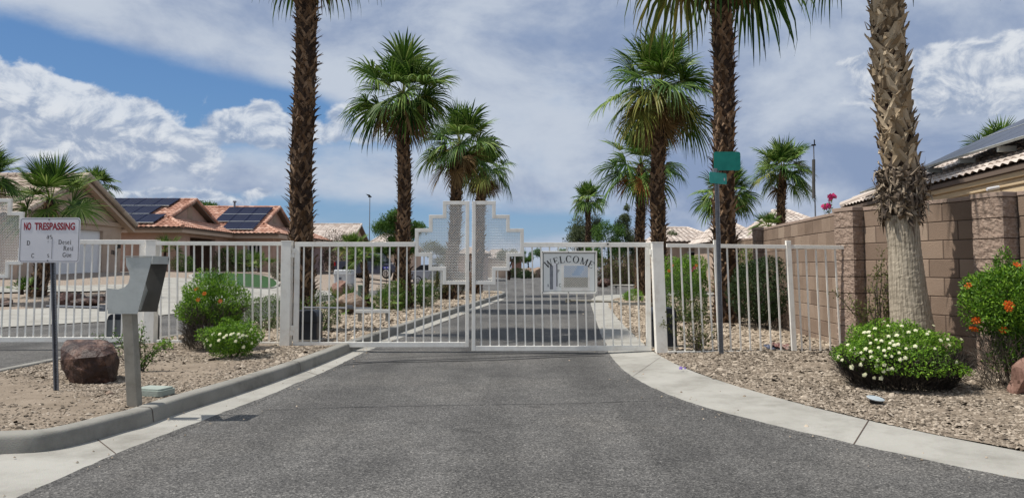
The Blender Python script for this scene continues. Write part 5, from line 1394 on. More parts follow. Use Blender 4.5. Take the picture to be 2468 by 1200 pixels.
# lantana, right foreground
Y = 7.85; q = at(2167, 850, Y); rr = 156 * Y / F
LC = (q.x, Y, .33); LR = (rr * .90, rr * .78, .39)
t = shrub('large green bush full of small white flowers at the foot of the tan palm', LC, LR, 21000, .030, ['leaf_bright', 'leaf_bright', 'leaf_mid'], name='flowering_shrub', seed=3, amp=.15, k=4.5, zmin=.25, shell=.13, inner=.6, ground=.06,
          twigs=6000, tw_mat='twig_dark', twz=(.0, .42), stems=6, up=.1)
g = random.Random(12)
fl = [(2112, 818), (2125, 822), (2098, 826), (2140, 812), (2152, 822), (2160, 808), (2166, 830), (2088, 840), (2075, 850), (2100, 846), (2118, 838), (2132, 845), (2145, 838), (2080, 865), (2060, 838), (2050, 845), (2064, 850),
      (2020, 860), (2032, 868), (2055, 885), (2075, 880), (2112, 882), (2108, 908), (2128, 895), (2131, 880), (2140, 891), (2150, 887), (2122, 910), (2082, 903), (2054, 888), (2084, 900), (2175, 786), (2190, 800), (2142, 786),
      (2208, 798), (2234, 803), (2250, 786), (2285, 816), (2318, 818), (2305, 875), (2254, 840), (2170, 865), (2180, 862), (2168, 850), (2095, 800), (2110, 790), (2082, 802), (2095, 808), (2130, 776), (2045, 832), (2290, 830), (2205, 835), (2185, 838), (2150, 860), (2135, 858), (2100, 860), (2115, 868), (2240, 800), (2265, 820), (2155, 832), (2144, 828)]
for (x, y) in fl:
    p, n_ = on_ellipsoid(x + g.uniform(-2, 2), y + g.uniform(-2, 2), LC, tuple(v * 1.04 for v in LR)); put_flower(t, lantana_mesh(.0175), p, (n_ + Vector((g.uniform(-.3, .3), -.5, g.uniform(.2, .6)))), g.uniform(.75, 1.15))
# lantana by the left gate post
Y = 10.0; q = at(563, 840, Y); rr = 74 * Y / F
C_ = (q.x, Y, .36); R_ = (rr * .88, rr * .78, .25)
t = shrub('low bright green mound with white flowers beside the thick post left of the main gate', C_, R_, 9000, .028, ['leaf_bright', 'leaf_mid'], name='flowering_shrub', seed=5, amp=.2, k=4.5, zmin=.15, shell=.2, inner=.5, stems=3, up=.1)
for (x, y) in [(515, 803), (498, 817), (512, 806), (492, 828), (494, 836), (508, 832), (530, 805), (528, 820), (546, 808), (557, 806), (563, 803), (578, 812), (585, 808), (594, 809), (602, 798), (606, 794), (616, 808), (622, 818), (607, 827), (628, 812), (500, 821), (540, 813), (568, 822), (587, 836), (575, 805)]:
    p, n_ = on_ellipsoid(x, y, C_, tuple(v * 1.05 for v in R_)); put_flower(t, lantana_mesh(.017), p, n_ + Vector((0, -.4, .5)), g.uniform(.8, 1.2))
# orange-flowered shrub on the island
Y = 11.0; q = at(510, 745, Y)
C_ = (q.x, Y, .74); R_ = (.45, .42, .40)
tb = shrub('round shrub with orange flowers and grey bare twigs below, on the island before the fence', C_, R_, 14000, .036, ['leaf_bright', 'leaf_bright', 'leaf_mid'], name='flowering_shrub', seed=8, amp=.24, k=3.8, zmin=.50, shell=.24, inner=.3, ground=.12, twigs=3200, twz=(.0, .55), stems=9, up=.6, aspect=.8,
           extra=[((q.x + .03, Y, 1.10), (.14, .12, .18), 500), ((q.x + .1, Y, .45), (.36, .34, .30), 2400)])
for (x, y) in [(474, 697), (493, 708), (478, 723), (531, 726), (467, 801)]:
    p, n_ = on_ellipsoid(x, y, C_, tuple(v * 1.0 for v in R_)); put_flower(tb, trumpet_mesh(), p, n_ + Vector((0, -.6, .2)), .42)
# orange-flowered shrub at the right edge
Y = 7.7; q = at(2430, 760, Y)
C_ = (q.x + .05, Y, .95); R_ = (.43, .42, .38)
t = shrub('tall bright green shrub with orange trumpet flowers against the wall at the right edge', C_, R_, 15000, .040, ['leaf_bright', 'leaf_mid', 'leaf_mid'], name='flowering_shrub', seed=11, amp=.2, k=3.2, zmin=.25, shell=.28, inner=.25, ground=.06, twigs=900, twz=(0, .4), stems=8, up=.5, aspect=.8,
          extra=[((q.x - .02, Y, 1.35), (.10, .1, .14), 350), ((q.x + .10, Y, .5), (.31, .30, .34), 3200)])
for (x, y) in [(2335, 690), (2428, 733), (2431, 742), (2434, 736), (2357, 770), (2345, 790), (2352, 791), (2418, 793), (2351, 772), (2450, 640)]:
    p, n_ = on_ellipsoid(x, y, C_, tuple(v * 1.02 for v in R_)); put_flower(t, trumpet_mesh(), p, n_ + Vector((0, -.6, .1)), .55)
# hedge behind the left fence
def hedge(label, px, py, Y, rx, zc, rz_, n, leaf, m, seed, ry=.5, zo=.0, **kw):
    q = at(px, py, Y); b = h(q.x, Y) + zo
    return shrub(label, (q.x, Y, b + zc), (rx, ry, rz_), n, leaf, m, seed=seed, zmin=b + .02, name=kw.pop('name', 'shrub'), **kw)
hedge('grey-green clipped shrub behind the fence, left of the thick gate post', 645, 780, 14.6, .62, .32, .36, 7000, .030, ['leaf_sage', 'leaf_mid'], 21, zo=.12, amp=.15)
hedge('green shrub just behind the main gate left leaf, in front of the island boulder', 775, 770, 14.2, .42, .33, .36, 5000, .028, ['leaf_mid', 'leaf_sage'], 22, zo=.12)
hedge('yellow-green shrub left of the palm behind the main gate', 945, 700, 21.5, .46, .40, .42, 5500, .045, ['leaf_mid', 'leaf_olive'], 23, zo=.1)
hedge('dark green shrub right of the palm behind the main gate', 1020, 700, 23, .42, .40, .42, 5000, .04, ['leaf_dark', 'leaf_mid'], 24, zo=.1)
hedge('small dark shrub under the left half of the stepped screen', 1062, 700, 28, .5, .45, .48, 4000, .045, ['leaf_dark', 'leaf_olive'], 25, zo=.1)
hedge('dark shrub at the foot of the palm seen below the stepped screen', 1105, 700, 33, .55, .5, .55, 4000, .05, ['leaf_dark', 'leaf_pinkdry'], 26, zo=.1)
hedge('rounded dark shrub under the porch window of the pinkish house, left one', 545, 640, 45.5, .75, .7, .85, 4500, .07, ['leaf_dark', 'leaf_mid'], 27)
hedge('rounded dark shrub under the porch window of the pinkish house, right one', 588, 650, 45, .65, .6, .7, 4000, .07, ['leaf_dark', 'leaf_mid'], 28)
hedge('small round shrub at the porch pillar of the pinkish house', 443, 655, 39.5, .55, .4, .45, 3500, .06, ['leaf_dark', 'leaf_mid'], 29)
hedge('mauve-brown dry shrub filling the gap beside the parked pickup', 815, 630, 58, 1.6, 1.4, 1.7, 6500, .11, ['leaf_pinkdry', 'leaf_dark'], 30, ry=1.2)
hedge('pink-tinged bougainvillea at the right end of the lawn', 672, 670, 38, .5, .45, .55, 2500, .06, ['leaf_pinkdry', 'leaf_sage'], 31)
hedge('clipped green hedge behind the right fence, just right of the gate post', 1650, 720, 17.2, .52, .50, .58, 11000, .032, ['leaf_mid', 'leaf_dark'], 32, zo=.05, amp=.10, ry=.6, shell=.12, inner=.6)
t = hedge('taller bright green shrub with a few red and orange flowers behind the clipped hedge', 1655, 650, 19.5, .62, 1.0, .62, 8500, .05, ['leaf_bright', 'leaf_mid'], 33, zo=.05, amp=.2, ry=.6)
for k, (x, y) in enumerate([(1673, 646), (1612, 653), (1666, 652), (1678, 640), (1620, 640)]):
    p = at(x, y, 18.8); put_flower(t, trumpet_mesh('flower_pink' if k in (0, 2) else 'flower_orange', 1.4), p, (0, -1, .3), .4)
hedge('large dark shrub in the corner between the right fence and the block wall', 1836, 710, 15.2, .66, .82, .70, 13000, .045, ['leaf_dark', 'leaf_dark', 'leaf_dark'], 34, zo=.05, amp=.16, ry=.8, twigs=700, tw_mat='twig_dark', twz=(0, .4), shell=.2)  # all dark leaves: the palm crown's shade is put into the colour
hedge('loose green shrub rising behind the palm at the right fence', 1790, 650, 18.5, .7, 1.0, .62, 7000, .05, ['leaf_mid', 'leaf_olive'], 35, zo=.05, amp=.25)
hedge('small bright green mound beside the nearer path light', 1522, 722, 28, .42, .18, .26, 3000, .04, ['leaf_bright', 'leaf_mid'], 36, zo=.04)
hedge('tiny bright weed on the gravel right of the keypad stand', 395, 858, 10.9, .13, .05, .09, 380, .03, ['leaf_bright'], 37, zo=.12, stems=2, ry=.1)
hedge('dry brown shrub across the side street behind the welcome sign', 1485, 655, 56, 1.6, .95, 1.15, 7000, .10, ['leaf_pinkdry', 'leaf_olive'], 38, ry=1.0)
hedge('dry brown shrub across the side street, left of the palm trunk', 1535, 650, 57, 1.5, 1.0, 1.3, 6500, .10, ['leaf_pinkdry', 'leaf_dark'], 39, ry=1.0)
hedge('dark low shrub by the distant brown garage', 1245, 650, 95, 1.4, .55, .7, 2500, .14, ['leaf_dark'], 40, ry=1)
hedge('dark low shrub among the pale rocks down the street', 1268, 650, 90, .9, .4, .5, 1800, .13, ['leaf_dark'], 41, ry=1)

# wispy plants
def wispy(label, base, tips, leaf, nleaf, m, tw='twig', name='sprawling_plant', rad=.008, seed=0, cluster=.05):
    t = thing(name, label, 'plant', None); g = random.Random(seed); PP = []; 
    for tp in tips:
        tp = Vector(tp); b = Vector(base) + Vector((g.uniform(-.04, .04), g.uniform(-.04, .04), 0)); pts = [b]
        n = 6
        for k in range(1, n + 1):
            u = k / n; p = b.lerp(tp, u) + Vector((g.uniform(-.03, .03), g.uniform(-.03, .03), (.12 * math.sin(u * 3.1)) * (tp - b).length * .6))
            pts.append(p)
        mb = MB(); mb.tube(pts, [rad * (1 - .75 * k / n) for k in range(n + 1)], 5); mb.build('stem', tw, t)
        for k in range(nleaf):
            u = g.random() ** .6; i = min(n - 1, int(u * n)); p = pts[i].lerp(pts[i + 1], u * n - i); PP.append(p + Vector((g.gauss(0, cluster), g.gauss(0, cluster), g.gauss(0, cluster))))
    P_ = np.array([tuple(p) for p in PP]); n = len(P_)
    v, f = scatter(LEAF_V, LEAF_F, P_, frames(rdir(n) + np.array([0, 0, .4]), rdir(n) + np.array([0, -.4, .6])), leaf * nr.uniform(.6, 1.4, n)); bulk('foliage', v, f, m, t)
    return t
def pxs(L_, Y): return [at(x, y, Y) for x, y in L_]
b_ = G(335, 895, .12); Yb = b_.y
wispy('sprawling thorny plant with small leaves behind the dark boulder and keypad post', b_, pxs([(232, 806), (262, 798), (290, 810), (325, 800), (345, 775), (350, 812), (372, 838), (415, 815), (398, 836), (338, 790), (300, 830), (360, 860)], Yb), .026, 75, 'leaf_mid', seed=4, cluster=.022)
b_ = G(1682, 846, .06); Yb = b_.y
wispy('thin airy shrub with sparse narrow leaves in front of the right fence', b_, pxs([(1600, 760), (1590, 782), (1625, 740), (1645, 735), (1660, 716), (1680, 722), (1700, 735), (1705, 760), (1725, 780), (1740, 800), (1640, 790), (1615, 800), (1720, 815), (1690, 760), (1665, 770), (1655, 800), (1700, 800), (1678, 745)], Yb), .038, 60, 'leaf_olive', seed=6, rad=.006, cluster=.035)
b_ = G(2125, 850, .06); Yb = 10.6
wispy('climbing vine with bare woody stems against the wall pier, left of the thick palm', Vector((at(2115, 800, Yb).x, Yb, .05)), pxs([(2013, 702), (2040, 712), (2062, 725), (2095, 735), (2088, 690), (2108, 662), (2118, 640), (2122, 598), (2128, 625), (2140, 650), (2150, 720), (2140, 690), (2080, 745)], Yb), .036, 95, 'leaf_olive', seed=8, rad=.013, cluster=.03, name='climbing_vine')
Yb = 12.8
t = wispy('magenta bougainvillea sprig standing up behind the block wall', at(1990, 560, Yb), pxs([(2004, 470), (1998, 480), (2010, 474), (1985, 495), (1995, 500), (2003, 503)], Yb), .05, 12, 'leaf_mid', seed=9, rad=.006, cluster=.02, name='bougainvillea')
for (x, y) in [(2000, 473), (2008, 471), (2013, 475), (2004, 477), (1994, 494), (1989, 500), (1998, 497), (1984, 497), (2002, 481)]:
    put_flower(t, lantana_mesh(.05, 'flower_pink'), at(x, y, Yb), (rnd.uniform(-.5, .5), -1, rnd.uniform(-.2, .6)), rnd.uniform(.6, .9))
t = thing('purple_blossom', 'small purple blossom lying on the gravel near the right gate post', 'fallen blossom'); b_ = G(1641, 889, .06)
put_flower(t, lantana_mesh(.022, 'flower_purple'), b_ + Vector((0, 0, .01)), (0, -.6, .6), 1); put_flower(t, lantana_mesh(.016, 'flower_purple'), b_ + Vector((.05, 0, .01)), (.3, -.5, .6), 1)

# ------------------------------------------------------------------ broadleaf trees
def tree(label, px, Y, zt, clumps, leaf, m, trunk_r, seed=0, name='tree', nper=1500, base=None):
    """clumps in photo pixels: (x, y, rx, ry)"""
    t = thing(name, label, 'tree', 'trees beyond the gate'); g = random.Random(seed)
    b = at(px, 640, Y); z0 = h(b.x, Y) - .05; b = Vector((b.x, Y, z0)); s = Y / F
    parts = []; lm = MB()
    fork = b + Vector((.1, 0, (at(px, zt, Y).z - z0) * .35))
    mb = MB(); mb.tube([b, b.lerp(fork, .5) + Vector((.08, .05, 0)), fork], [trunk_r, trunk_r * .8, trunk_r * .65], 8); mb.build('trunk', 'bark_dark', t)
    for (x, y, rx, ry) in clumps:
        c = at(x, y, Y + g.uniform(-1, 1) * rx * s * .6); c = Vector(c)
        for k in range(5):
            d = Vector((g.gauss(0, .45) * rx * s, g.gauss(0, .5) * rx * s, g.gauss(0, .45) * ry * s)); q = g.uniform(.42, .72)
            parts.append(leaf_cloud(c + d, (rx * s * q, rx * s * q, ry * s * q), nper // 5, leaf, g.randrange(999), .35, 3.5, .35, None, .3, inner=.05))
        lm = MB(); lm.tube([fork, fork.lerp(c, .5) + Vector((g.uniform(-.2, .2), 0, .15)), c], [trunk_r * .4, trunk_r * .25, trunk_r * .08], 6); lm.build('limb', 'bark_dark', t)
    V, Fq = merge(parts); bulk('crown', V, Fq, m, t)
    return t
tree('round bright green mesquite behind the palm left of the stepped screen', 950, 58, 500, [(945, 520, 34, 20), (920, 548, 26, 24), (975, 545, 34, 26), (950, 575, 40, 26), (1010, 555, 22, 22), (925, 600, 30, 22), (985, 600, 34, 24), (955, 548, 30, 24)], .13, ['leaf_tree'], .16, 1, nper=3400)
tree('pale willowy grey-green tree left of the thin palm trunk', 1395, 62, 520, [(1390, 545, 30, 18), (1375, 565, 24, 20), (1410, 570, 32, 24), (1440, 550, 26, 22), (1395, 600, 32, 24), (1380, 625, 20, 16)], .12, ['leaf_sage'], .18, 2, nper=3000)
tree('dense dark green tree right of the thin palm trunk', 1465, 58, 530, [(1455, 560, 28, 22), (1480, 570, 26, 24), (1465, 600, 34, 26), (1440, 620, 30, 24), (1490, 625, 30, 26), (1420, 632, 24, 18)], .11, ['leaf_tree'], .18, 3, nper=3000)
tree('tall upright grey-green tree between the two palm trunks right of the welcome sign', 1508, 60, 510, [(1507, 528, 16, 20), (1500, 555, 22, 22), (1520, 580, 24, 26), (1500, 610, 26, 26), (1530, 620, 22, 26)], .11, ['leaf_sage'], .14, 4, nper=2600)
tree('olive-like small tree between the pale roof and palm trunk', 1625, 47, 560, [(1618, 572, 14, 12), (1640, 580, 14, 10), (1610, 595, 16, 14)], .08, ['leaf_sage'], .1, 5, nper=1100)
tree('green treetop showing above the red tiled roofs', 507, 75, 480, [(500, 497, 24, 14), (525, 505, 20, 12), (480, 505, 18, 12), (505, 540, 30, 20)], .16, ['leaf_tree'], .25, 6, nper=1300)
tree('dark round tree at the far end of the street, left one', 1272, 130, 600, [(1275, 618, 13, 11), (1266, 626, 10, 9)], .18, ['leaf_tree'], .2, 7, nper=1600)
tree('dark round tree at the far end of the street, behind the sign', 1302, 125, 600, [(1300, 614, 16, 14), (1315, 622, 14, 12), (1330, 618, 16, 12), (1350, 616, 18, 14)], .18, ['leaf_tree'], .2, 8, nper=1500)
tree('broad hazy tree seen through the right half of the stepped screen', 1225, 80, 600, [(1220, 612, 22, 16), (1245, 618, 16, 12), (1205, 622, 16, 14)], .13, ['leaf_sage'], .2, 9, nper=1600)
tree('low sage-green tree seen through the left half of the stepped screen', 1050, 48, 590, [(1045, 600, 26, 22), (1075, 610, 24, 22), (1060, 635, 26, 18)], .09, ['leaf_olive'], .14, 10, nper=1900)
tree('pale green tree beside the far side street, right of the trees', 1570, 75, 590, [(1560, 600, 18, 16), (1585, 605, 16, 16), (1550, 622, 16, 14)], .12, ['leaf_sage'], .16, 11, nper=1200)
# ------------------------------------------------------------------ boulders
def boulder(label, c, r, m, seed, sub=4, rough=.14, name='boulder', cuts=5, rot=0.0, group=None):
    t = None
    bm = bmesh.new(); bmesh.ops.create_icosphere(bm, subdivisions=sub, radius=1.0)
    g = np.random.default_rng(seed)
    for i in range(cuts * 2):
        n = Vector(g.normal(size=3)).normalized(); d = g.uniform(.55, .85)
        for v in bm.verts:
            k = v.co.dot(n)
            if k > d: v.co -= n * (k - d) * .96
    ph = g.uniform(0, 6, (6, 3)); fr = g.normal(size=(6, 3)) * 3.2
    from mathutils import noise as mn
    for v in bm.verts:
        p = v.co.copy(); q = mn.fractal(p * 2.3 + Vector((seed, 0, 0)), 1.0, 2.0, 5); v.co += p.normalized() * q * rough
        v.co = Vector((v.co.x * r[0], v.co.y * r[1], v.co.z * r[2]))
    me = bpy.data.meshes.new(name); bm.to_mesh(me); bm.free(); me.materials.append(MATS[m])
    o = bpy.data.objects.new(name, me); COL.objects.link(o); o.location = c; o.rotation_euler = (0, 0, rot)
    tag(o, label, 'rock', group); return o
q = G(212, 925, .12)
HP = [(150, 868, 0), (146, 840, .1), (165, 820, .22), (215, 817, .25), (258, 820, .2), (282, 846, .1), (287, 870, .15), (278, 915, .12), (268, 932, -.02), (205, 938, -.10), (188, 862, -.14), (252, 858, -.12), (160, 905, .0), (178, 928, .0), (200, 842, -.06), (240, 838, .0), (150, 880, .4), (282, 880, .42), (215, 822, .5), (210, 930, .5), (170, 850, .5), (262, 850, .5)]
bm = bmesh.new(); Yb_ = q.y + .16
for (x_, y_, d_) in HP: bm.verts.new(at(x_, min(y_, 940), Yb_ + d_))
r_ = bmesh.ops.convex_hull(bm, input=bm.verts)
bmesh.ops.delete(bm, geom=[e for e in r_['geom_interior'] if isinstance(e, bmesh.types.BMVert)], context='VERTS')
bmesh.ops.triangulate(bm, faces=bm.faces)
for _ in range(4): bmesh.ops.subdivide_edges(bm, edges=[e for e in bm.edges if e.calc_length() > .022], cuts=1)
bmesh.ops.triangulate(bm, faces=bm.faces)
from mathutils import noise as mn_
for v in bm.verts:
    p_ = v.co.copy(); a_n = mn_.fractal(p_ * 9, 1.0, 2.0, 5) * .014 + mn_.ridged_multi_fractal(p_ * 5, 1.0, 2.0, 3, 1.0, 2.0) * .006
    v.co += Vector((mn_.noise(p_ * 6), mn_.noise(p_ * 6 + Vector((9, 0, 0))), mn_.noise(p_ * 6 + Vector((0, 9, 0))))) * .010 + (p_ - Vector((q.x, Yb_ + .2, .3))).normalized() * a_n
me_ = bpy.data.meshes.new('boulder'); bm.to_mesh(me_); bm.free(); me_.materials.append(MATS['rock'])
ob_ = bpy.data.objects.new('boulder', me_); COL.objects.link(ob_)
me_.transform(Matrix.Translation((-q.x, -Yb_, 0))); ob_.location = (q.x, Yb_, 0)
tag(ob_, 'dark reddish-brown faceted boulder on the island beside the no trespassing sign', 'rock')
q = G(828, 758, .12); boulder('tan boulder in the island planting behind the left gate leaf', (q.x + .1, q.y + .3, .12 + .22), (.40, .34, .30), 'rock_light', 8, 4)
q = G(812, 730, .12); boulder('pointed pinkish boulder behind the tan one on the island', (q.x, q.y + .5, .12 + .34), (.32, .30, .44), 'rock_pink', 9, 4)
q = G(1062, 762, .12)
q = G(150, 730); boulder('flat pinkish rock on the gravel beside the short palm', (q.x, q.y, q.z + .12), (.42, .35, .22), 'rock_pink', 11, 4, group='rocks by the short palm')
for i, (x, y, s, lb) in enumerate([(205, 737, .35, 'dark rock nearest the post of the left gate on the gravel'), (232, 727, .28, 'small dark rock at the right end of the left gravel bed'), (180, 722, .3, 'low dark rock right of the flat pinkish rock'), (8, 735, .3, 'dark rock at the left edge of the photo')]):
    q = G(x, y); boulder(lb, (q.x, q.y, q.z + .06), (s * 1.3, s, s * .5), 'rock', 20 + i, 3, group='rocks by the short palm')
q = G(2458, 950, .07); boulder('reddish rock cut off by the right edge of the photo', (q.x + .18, q.y + .05, .22), (.26, .26, .30), 'rock_pink', 31, 4)
q = G(1475, 693); boulder('brown rock on the far gravel beyond the side street', (q.x - .3, q.y + 1.5, .25), (.6, .5, .35), 'rock', 33, 3)
for i, (x, y, s) in enumerate([(1280, 648, .9), (1292, 649, 1.1), (1300, 650, .8)]):
    q = at(x, y, 100); boulder(['pale rock down the street, left of the tall white rocks', 'largest pale rock down the street beside the road', 'pale rock down the street nearest the welcome sign'][i], (q.x, 100, .5), (s * 1.1, s, s * .9), 'rock_light', 40 + i, 3, group='pale rocks along the far road')
q = G(265, 950, .12); boulder('small pale stone on the gravel left of the keypad post', (q.x, q.y, q.z + .01), (.045, .035, .028), 'rock_light', 50, 2, name='stone')
q = G(748, 668); boulder('small grey boulder by the mauve garage door', (q.x, q.y, q.z + .2), (.5, .4, .35), 'rock_light', 51, 3)

# ------------------------------------------------------------------ block wall
def wall_run(P0, P1, zt, zb, ch, bl, parent, seed=0, th=.15, cap=True, capname='wall_cap'):
    P0 = Vector(P0); P1 = Vector(P1); L_ = (P1 - P0).length; d = (P1 - P0) / L_; nn = Vector((-d.y, d.x, 0))
    mb = MB(); g = random.Random(seed)
    core = MB(); M_ = Matrix(((d.x, nn.x, 0), (d.y, nn.y, 0), (0, 0, 1)))
    mid = (P0 + P1) / 2
    core.box((mid.x, mid.y, (zt + zb) / 2), (L_, th - .012, zt - zb), M_.to_4x4()); core.build('mortar_core', 'mortar', parent)
    z = zt; row = 0
    while z > zb + .01:
        z1 = max(zb, z - ch); x = -(bl / 2 if row % 2 else 0)
        while x < L_:
            a, b = max(0, x), min(L_, x + bl)
            if b - a > .03:
                e = .005; j = g.uniform(-.0015, .0015)
                cx = (a + b) / 2; c = P0 + d * cx
                w_, hh_, t2 = (b - a) - 2 * e, (z - z1) - 2 * e, th + j
                bv = .006
                V = []
                for s in (-1, 1):
                    for (q, k) in ((0, 0), (bv, 1)):
                        y_ = s * (t2 / 2 - (bv if k == 0 else 0)) if True else 0
                        for sx, sz in ((-1, -1), (1, -1), (1, 1), (-1, 1)):
                            V.append(c + d * (sx * (w_ / 2 - q)) + nn * y_ + Vector((0, 0, (z + z1) / 2 + sz * (hh_ / 2 - q))))
                Fq = []
                for s in (0, 1):
                    o_ = s * 8; Fq.append((o_ + 4, o_ + 5, o_ + 6, o_ + 7))
                    for k in range(4): Fq.append((o_ + k, o_ + (k + 1) % 4, o_ + 4 + (k + 1) % 4, o_ + 4 + k))
                for k in range(4): Fq.append((k, (k + 1) % 4, 8 + (k + 1) % 4, 8 + k))
                mb.add([tuple(v) for v in V], Fq)
            x += bl
        z = z1; row += 1
    mb.build('blocks', 'block_a', parent)
    if cap:
        cm = MB(); n = max(1, int(L_ / (bl * 1.0)))
        for i in range(n):
            c = P0 + d * (L_ * (i + .5) / n); cm.box((c.x, c.y, zt + .026), (L_ / n - .006, th + .02, .05), M_.to_4x4())
        cm.build(capname, 'cap', parent, bevel=.005)
def pier(c, w, zt, zb, ch, parent, ang, seed):
    g = random.Random(seed); from mathutils import noise as mn
    M_ = Matrix.Rotation(ang, 4, 'Z'); z = zt
    core = MB(); core.box((c[0], c[1], (zt + zb) / 2), (w - .03, w - .03, zt - zb), M_); core.build('pier_core', 'mortar', parent)
    bm = bmesh.new(); i = 0
    while z > zb + .01:
        z1 = max(zb, z - ch)
        r = bmesh.ops.create_cube(bm, size=1.0); vs = r['verts']
        for v in vs: v.co = Vector((v.co.x * (w - .008), v.co.y * (w - .008), v.co.z * (z - z1 - .012) + (z + z1) / 2))
        ed = list({e for v in vs for e in v.link_edges}); bmesh.ops.subdivide_edges(bm, edges=ed, cuts=9, use_grid_fill=True)
        z = z1; i += 1
    for v in bm.verts:
        p = v.co; q = mn.fractal(Vector((p.x * 18, p.y * 18, p.z * 18 + seed)), .8, 2, 4); ed_ = abs(abs(p.x) - (w - .008) / 2) < .002 and abs(abs(p.y) - (w - .008) / 2) < .002
        o = Vector((p.x, p.y, 0)).normalized() * (q * (.003 if ed_ else .014) + (0 if ed_ else .010)); v.co = p + o
        v.co = M_ @ v.co + Vector((c[0], c[1], 0))
    me = bpy.data.meshes.new('split_blocks'); bm.to_mesh(me); bm.free(); me.materials.append(MATS['block_split'])
    o = bpy.data.objects.new('split_blocks', me); COL.objects.link(o); o.parent = parent
    cm = MB(); cm.box((c[0], c[1], zt + .03), (w + .03, w + .03, .058), M_); cm.build('pier_cap', 'cap', parent, bevel=.006)
ZW = 2.12; CH = .243
t = thing('block_wall', 'brown concrete block wall with rough split-face piers at the right', 'wall')
A_ = at(2060, 600, 11.25); B_ = at(2414, 600, 8.95); D_ = Vector((B_.x - A_.x, B_.y - A_.y, 0)).normalized(); ang = math.atan2(D_.y, D_.x)
a0 = Vector((A_.x, A_.y, 0)); b0 = Vector((B_.x, B_.y, 0)); pw_ = .40
nrm_ = Vector((-D_.y, D_.x, 0))
wall_run(a0 + D_ * (pw_ / 2 + .01) + nrm_ * .06, b0 - D_ * (pw_ * .55 + .01) + nrm_ * .06, ZW + .02, 0.0, CH, .46, t, 1)
pier((a0.x, a0.y), pw_, ZW + .02, 0.0, CH, t, ang, 3); pier((b0.x, b0.y), pw_ * 1.05, ZW + .01, 0.0, CH, t, ang, 8)
wall_run(b0 + D_ * (pw_ * .57 + .01) + nrm_ * .06, b0 + D_ * 4.5 + nrm_ * .06, ZW + .02, 0.0, CH, .46, t, 2)
t = thing('block_wall', 'brown block wall running back from the fence end towards the palm row', 'wall')
c0 = Vector((a0.x - .02, a0.y + pw_ * .62, 0)); c1 = Vector((5.62, 16.6, 0)); d_ = (c1 - c0).normalized()
wall_run(c0, c1, ZW, 0.0, CH, .46, t, 5); pier((c1.x, c1.y + .15), .36, ZW + .02, 0, CH, t, math.atan2(d_.y, d_.x), 12)
t = thing('block_wall', 'short lighter block wall in the background beyond the dark corner shrub', 'wall')
wall_run((at(1768, 600, 21).x, 21, 0), (at(1832, 600, 18.2).x + .2, 17.2, 0), 2.02, 0, .22, .44, t, 6)
t = thing('block_wall', 'low brown wall far across the side street behind dry shrubs', 'wall')
wall_run((at(1452, 640, 66).x, 66, 0), (at(1560, 640, 66).x, 66, 0), 1.4, 0, .2, .4, t, 7, cap=False)

# ------------------------------------------------------------------ tiled roofs
def tiles(poly, eave, mat_, parent, pitch=.28, course=.38, name='roof_tiles', amp=.045, clipmargin=0, segs=6):
    """poly: convex coplanar 3D polygon; eave: direction along the eave"""
    P_ = [Vector(p) for p in poly]; u = Vector(eave).normalized(); n = (P_[1] - P_[0]).cross(P_[2] - P_[0]).normalized()
    if n.z < 0: n = -n
    u = (u - n * u.dot(n)).normalized(); v = n.cross(u)
    if v.z < 0: v = -v
    o = P_[0]; uv = [((p - o).dot(u), (p - o).dot(v)) for p in P_]
    u0, u1 = min(q[0] for q in uv) - .05, max(q[0] for q in uv) + .05; v0, v1 = min(q[1] for q in uv) - .02, max(q[1] for q in uv) + .05
    bm = bmesh.new(); nu = int((u1 - u0) / pitch) + 1; nv = int((v1 - v0) / course) + 1
    for j in range(nv):
        for i in range(nu):
            rows = []
            for (vv, lift) in ((v0 + j * course, .0), (v0 + j * course, .038), (v0 + (j + 1) * course + .02, .004)):
                r = []
                for k in range(segs + 1):
                    a = k / segs; uu = u0 + (i + a) * pitch; hb = amp * (.5 - .5 * math.cos(2 * math.pi * a)) ** .8
                    r.append(bm.verts.new(o + u * uu + v * vv + n * ((hb if lift else hb * .3) + lift)))
                rows.append(r)
            for a, b in zip(rows, rows[1:]):
                for k in range(segs): bm.faces.new((a[k], a[k + 1], b[k + 1], b[k]))
    c = sum(P_, Vector()) / len(P_)
    for a, b in zip(P_, P_[1:] + P_[:1]):
        m = (b - a).cross(n).normalized()
        if m.dot(c - a) > 0: m = -m
        bmesh.ops.bisect_plane(bm, geom=bm.verts[:] + bm.edges[:] + bm.faces[:], plane_co=a, plane_no=m, clear_outer=True)
    me = bpy.data.meshes.new(name); bm.to_mesh(me); bm.free(); me.materials.append(MATS[mat_])
    ob = bpy.data.objects.new(name, me); COL.objects.link(ob); ob.parent = parent
    mb = MB(); k = len(P_)
    mb.add([tuple(p - n * .01) for p in P_] + [tuple(p - n * .12) for p in P_], [tuple(range(k)), tuple(range(2 * k - 1, k - 1, -1))] + [(i, k + i, k + (i + 1) % k, (i + 1) % k) for i in range(k)])
    q = mb.build('roof_deck', 'fascia', ob)
    return ob
def ridge(P0, P1, parent, m, r=.10, st=.36):
    P0, P1 = Vector(P0), Vector(P1); L_ = (P1 - P0).length; n = max(1, int(L_ / st)); mb = MB()
    for i in range(n):
        a = P0.lerp(P1, i / n); b = P0.lerp(P1, (i + 1.1) / n); mb.tube([a, b], [r * 1.12, r * .92], 10)
    return mb.build('ridge_tiles', m, parent)
